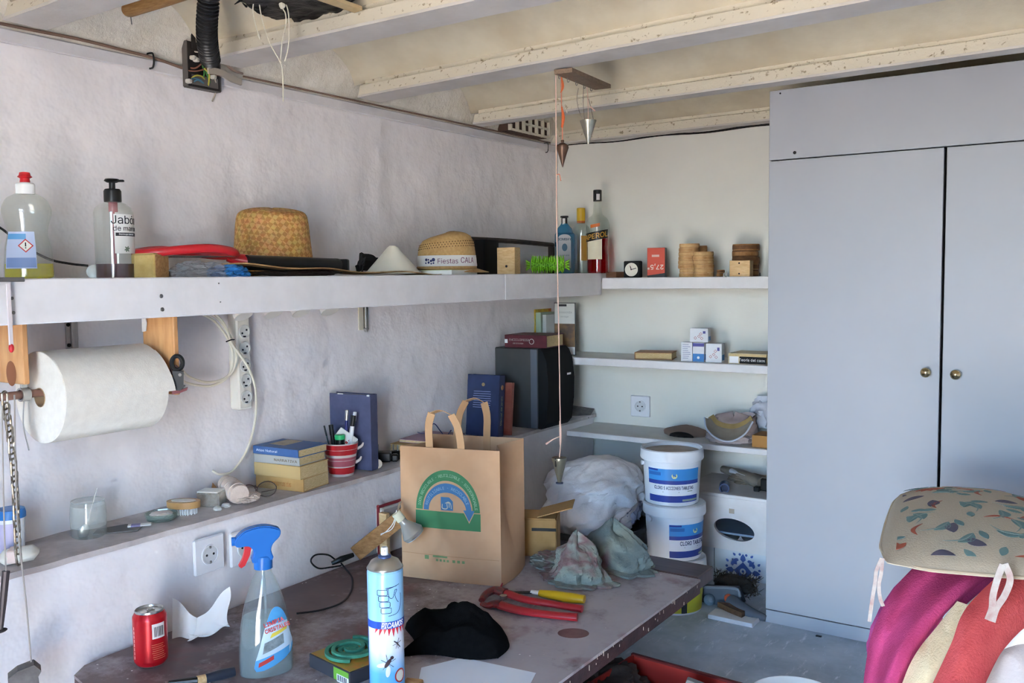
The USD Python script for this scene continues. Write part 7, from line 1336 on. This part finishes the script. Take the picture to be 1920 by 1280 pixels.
t = thing('white_strings', 'knotted white strings hanging from the black sheeting', 'string', at_d(530, 10, 1.62)); t.world = True
sd = (at_z(530, 20, 2.06)-EYE)@FW
for pts in ([(478, -10), (474, 20), (480, 50), (486, 70)], [(484, -10), (490, 30), (503, 75), (526, 118), (530, 140), (531, 190)], [(525, -10), (528, 12), (535, 25), (536, 45), (530, 70), (526, 110), (528, 118)], [(530, -5), (540, 20), (542, 60), (540, 90), (534, 115)]): t.part('string', tube([at_d(a, b, sd) for a, b in pts], .0013, 6), strm)
t.part('knot', xf(blob((.007, .007, .010), .3, 3, 2, 2), at_d(529, 8, sd)), strm); t.part('string_end', tube([at_d(484, 66, sd), at_d(488, 74, sd)], [.0025, .001], 6, 0), strm)
# ceramic hollow-block end in the corner
y0_, y1_ = at_x(942, 250, .02)[1], at_x(1014, 245, .02)[1]
z0_, z1_ = ZC+.008, ZC+.075
t = thing('hollow_block', 'broken hollow clay block showing a white grid, set in the wall top near the corner', 'block', (.02, (y0_+y1_)/2, z0_)); t.world = True
blm = M('block_white', '#cfc7b6', .8); t.part('dark_core', box((-.0, y0_, z0_), (.050, y1_, z1_)), M('block_core', '#4d3a31', .9))
for k in range(7):
    y = y0_+(y1_-y0_)*(.0+k/6.0); t.part('upright', box((.048, y-.004, z0_+.0+(k < 2)*.0), (.062, y+.004, z1_-(.045 if k == 0 else .03 if k == 1 else 0))), blm)
for k in range(3): z = z0_+.004+k*.03; t.part('crossbar', box((.0485, y0_+(.0 if k == 0 else .35*(y1_-y0_)), z-.0035), (.0605, y1_, z+.0035)), blm)
# plumb bobs on a wooden arm
A, B_ = at_z(1050, 134, 2.06), at_z(1135, 168, 2.025)
yb0 = BE[6][0]+BE[6][1]*.8
a0 = at_y(1056, 136, -1.20); b0 = at_y(1130, 166, -.86)
t = thing('hanger_board', 'short dark wooden board fixed under the joists, carrying the plumb bobs', 'hanger', (a0+b0)/2); t.world = True
ax_ = b0-a0
t.part('arm', ribbon([a0+[0, 0, .004], b0+[0, 0, .004]], .048, .011, (1, 0.0, 0), 0), M('arm_wood', '#8a735f', .7, '#77624f', sc=22, stretch=(8, 2, 8)))
for f in (.02, .22, .42, .62, .8): q_ = a0+ax_*f+np.array([-.016, 0, -.002]); t.part('hook', tube([q_+[0, 0, .004], q_+[0, 0, -.008], q_+[.003, 0, -.011], q_+[.006, 0, -.007]], .0009, 6, 4), screwm)
pinkc = M('cord_orange', '#d98a70', .8); pinkp = M('cord_pink', '#d8b4a4', .8)
def bob(label, P, prof, m, cap, top):
    s = mpp(P); t = thing('plumb_bob', label, 'plumb bob', P); t.part('bob', lathe([(a*s, b*s) for a, b in prof], 32), m, smooth=30); t.part('cap', cyl(cap[0]*s, cap[1]*s, 16, (0, 0, prof[-1][1]*s), bev=.0008), m); return t, s
PB = at_y(1055, 314, -1.13); t, s = bob('brown teardrop plumb bob hanging under the wooden hanger board', PB, [(0, 0), (1, 1.5), (7.5, 24), (11.5, 36), (11, 41), (5, 45), (0, 46)], M('bob_brown', '#6a5142', .4, '#584236', sc=60, metal=.5), (3, 5), None)
h1 = at_y(1052, 140, -1.13)[2]-PB[2]; t.part('cord', tube([(0, 0, 50*s), (0, 0, 90*s), (-.002, 0, 120*s), (-.002, 0, h1)], .0015, 6), pinkc); t.part('cord_bunch', cat(tube([(-.001, 0, 74*s), (.003, 0, 92*s), (-.001, 0, 112*s)], [.003, .0045, .002], 8, 5), tube([(-.004, 0, 138*s), (.003, 0, 150*s), (-.003, 0, 170*s)], [.0015, .003, .0015], 6, 4)), M('cord_bright', '#d96a3c', .8))
t.part('cord_loop', tube([(-.002, 0, 118*s), (.010, 0, 108*s), (.014, .001, 100*s)], .001, 6), strm)
PB = at_y(1103, 271, -.98); t, s = bob('silver cone plumb bob hanging at the far end of the wooden hanger board', PB, [(0, 0), (1.5, .5), (2.5, 4), (14.5, 41), (15.5, 43), (15.5, 44.5), (0, 45)], M('bob_silver', '#b4b0a0', .3, metal=.9), (2, 1), None)
h1 = at_y(1100, 163, -.98)[2]-PB[2]; t.part('cord', tube([(0, 0, 45*s), (0, 0, 80*s), (-.003, 0, h1)], .0012, 6), pinkp); t.part('cord', tube([(-.016, 0, 46*s), (-.028, 0, 64*s), (-.035, 0, 86*s), (-.030, 0, h1)], .0007, 5), M('cord_dark', '#77706a', .8)); t.part('cord', tube([(-.012, 0, 46*s), (-.015, 0, 80*s), (-.014, 0, h1)], .0007, 5), M('cord_dark', '')); t.part('cord', tube([(.016, 0, 46*s), (.010, 0, 64*s), (.002, 0, 84*s)], .0009, 5), M('cord_dark', ''))
t.part('cord_end', tube([(.006, 0, 70*s), (.016, 0, 64*s), (.022, 0, 60*s)], .002, 6), pinkp)
# long cord with the hanging cone in front of the sack
PC = at_y(1049, 906, -1.18); sC = mpp(PC)
t = thing('plumb_bob', 'brass cone plumb bob on the long pink cord, in front of the white sack', 'plumb bob', PC); 
t.part('bob', lathe([(0, 0), (3*sC, .5*sC), (4*sC, 6*sC), (13.5*sC, 43*sC), (14.5*sC, 46*sC), (14*sC, 49*sC), (0, 49.5*sC)], 32), M('bob_brass', '#8f8a78', .32, metal=.85), smooth=30); t.part('tip', lathe([(0, -.5*sC), (7*sC, 0), (7*sC, 2*sC), (0, 3*sC)], 16), M('bob_tip', '#26304a', .5)); t.part('slot', box((-.0012, -14.2*sC, 34*sC), (.0012, -12*sC, 49.6*sC)), dark)
L1 = [at_y(x, y, -1.18)-PC for x, y in ((1049, 857), (1051, 830), (1050, 760), (1048, 640), (1046, 540), (1044, 420), (1043, 300), (1042, 138))]
t.part('cord', tube(L1, .0015, 6, 4), pinkp); t.part('cord_wrap', tube([L1[1]+[0, 0, -.004], L1[1]+[0, 0, .03], L1[1]+[-.001, 0, .058]], [.0024, .0032, .002], 8, 4), pinkp)
e0 = at_y(1050, 818, -1.18)-PC; e1 = at_y(1024, 832, -1.18)-PC; t.part('cord_end', tube([e0, (e0+e1)/2+[0, 0, .002], e1], [.0012, .0016, .0028], 6, 4), pinkp)
e0 = at_y(1044, 328, -1.18)-PC; t.part('cord_end', tube([e0, e0+np.array([.008, 0, .001]), e0+np.array([.012, 0, -.016])], .0012, 6, 4), pinkc)
# black lead hanging at the left edge
q = [at_x(-30, 410, .05), at_x(5, 430, .05), at_x(40, 458, .05), at_x(90, 485, .05), at_x(130, 494, .06), at_x(165, 498, .07)]
solo('black_lead', 'black lead hanging on the wall behind the washing-up bottle', 'lead', tube(q, .0025, 8), M('cable_black', ''))
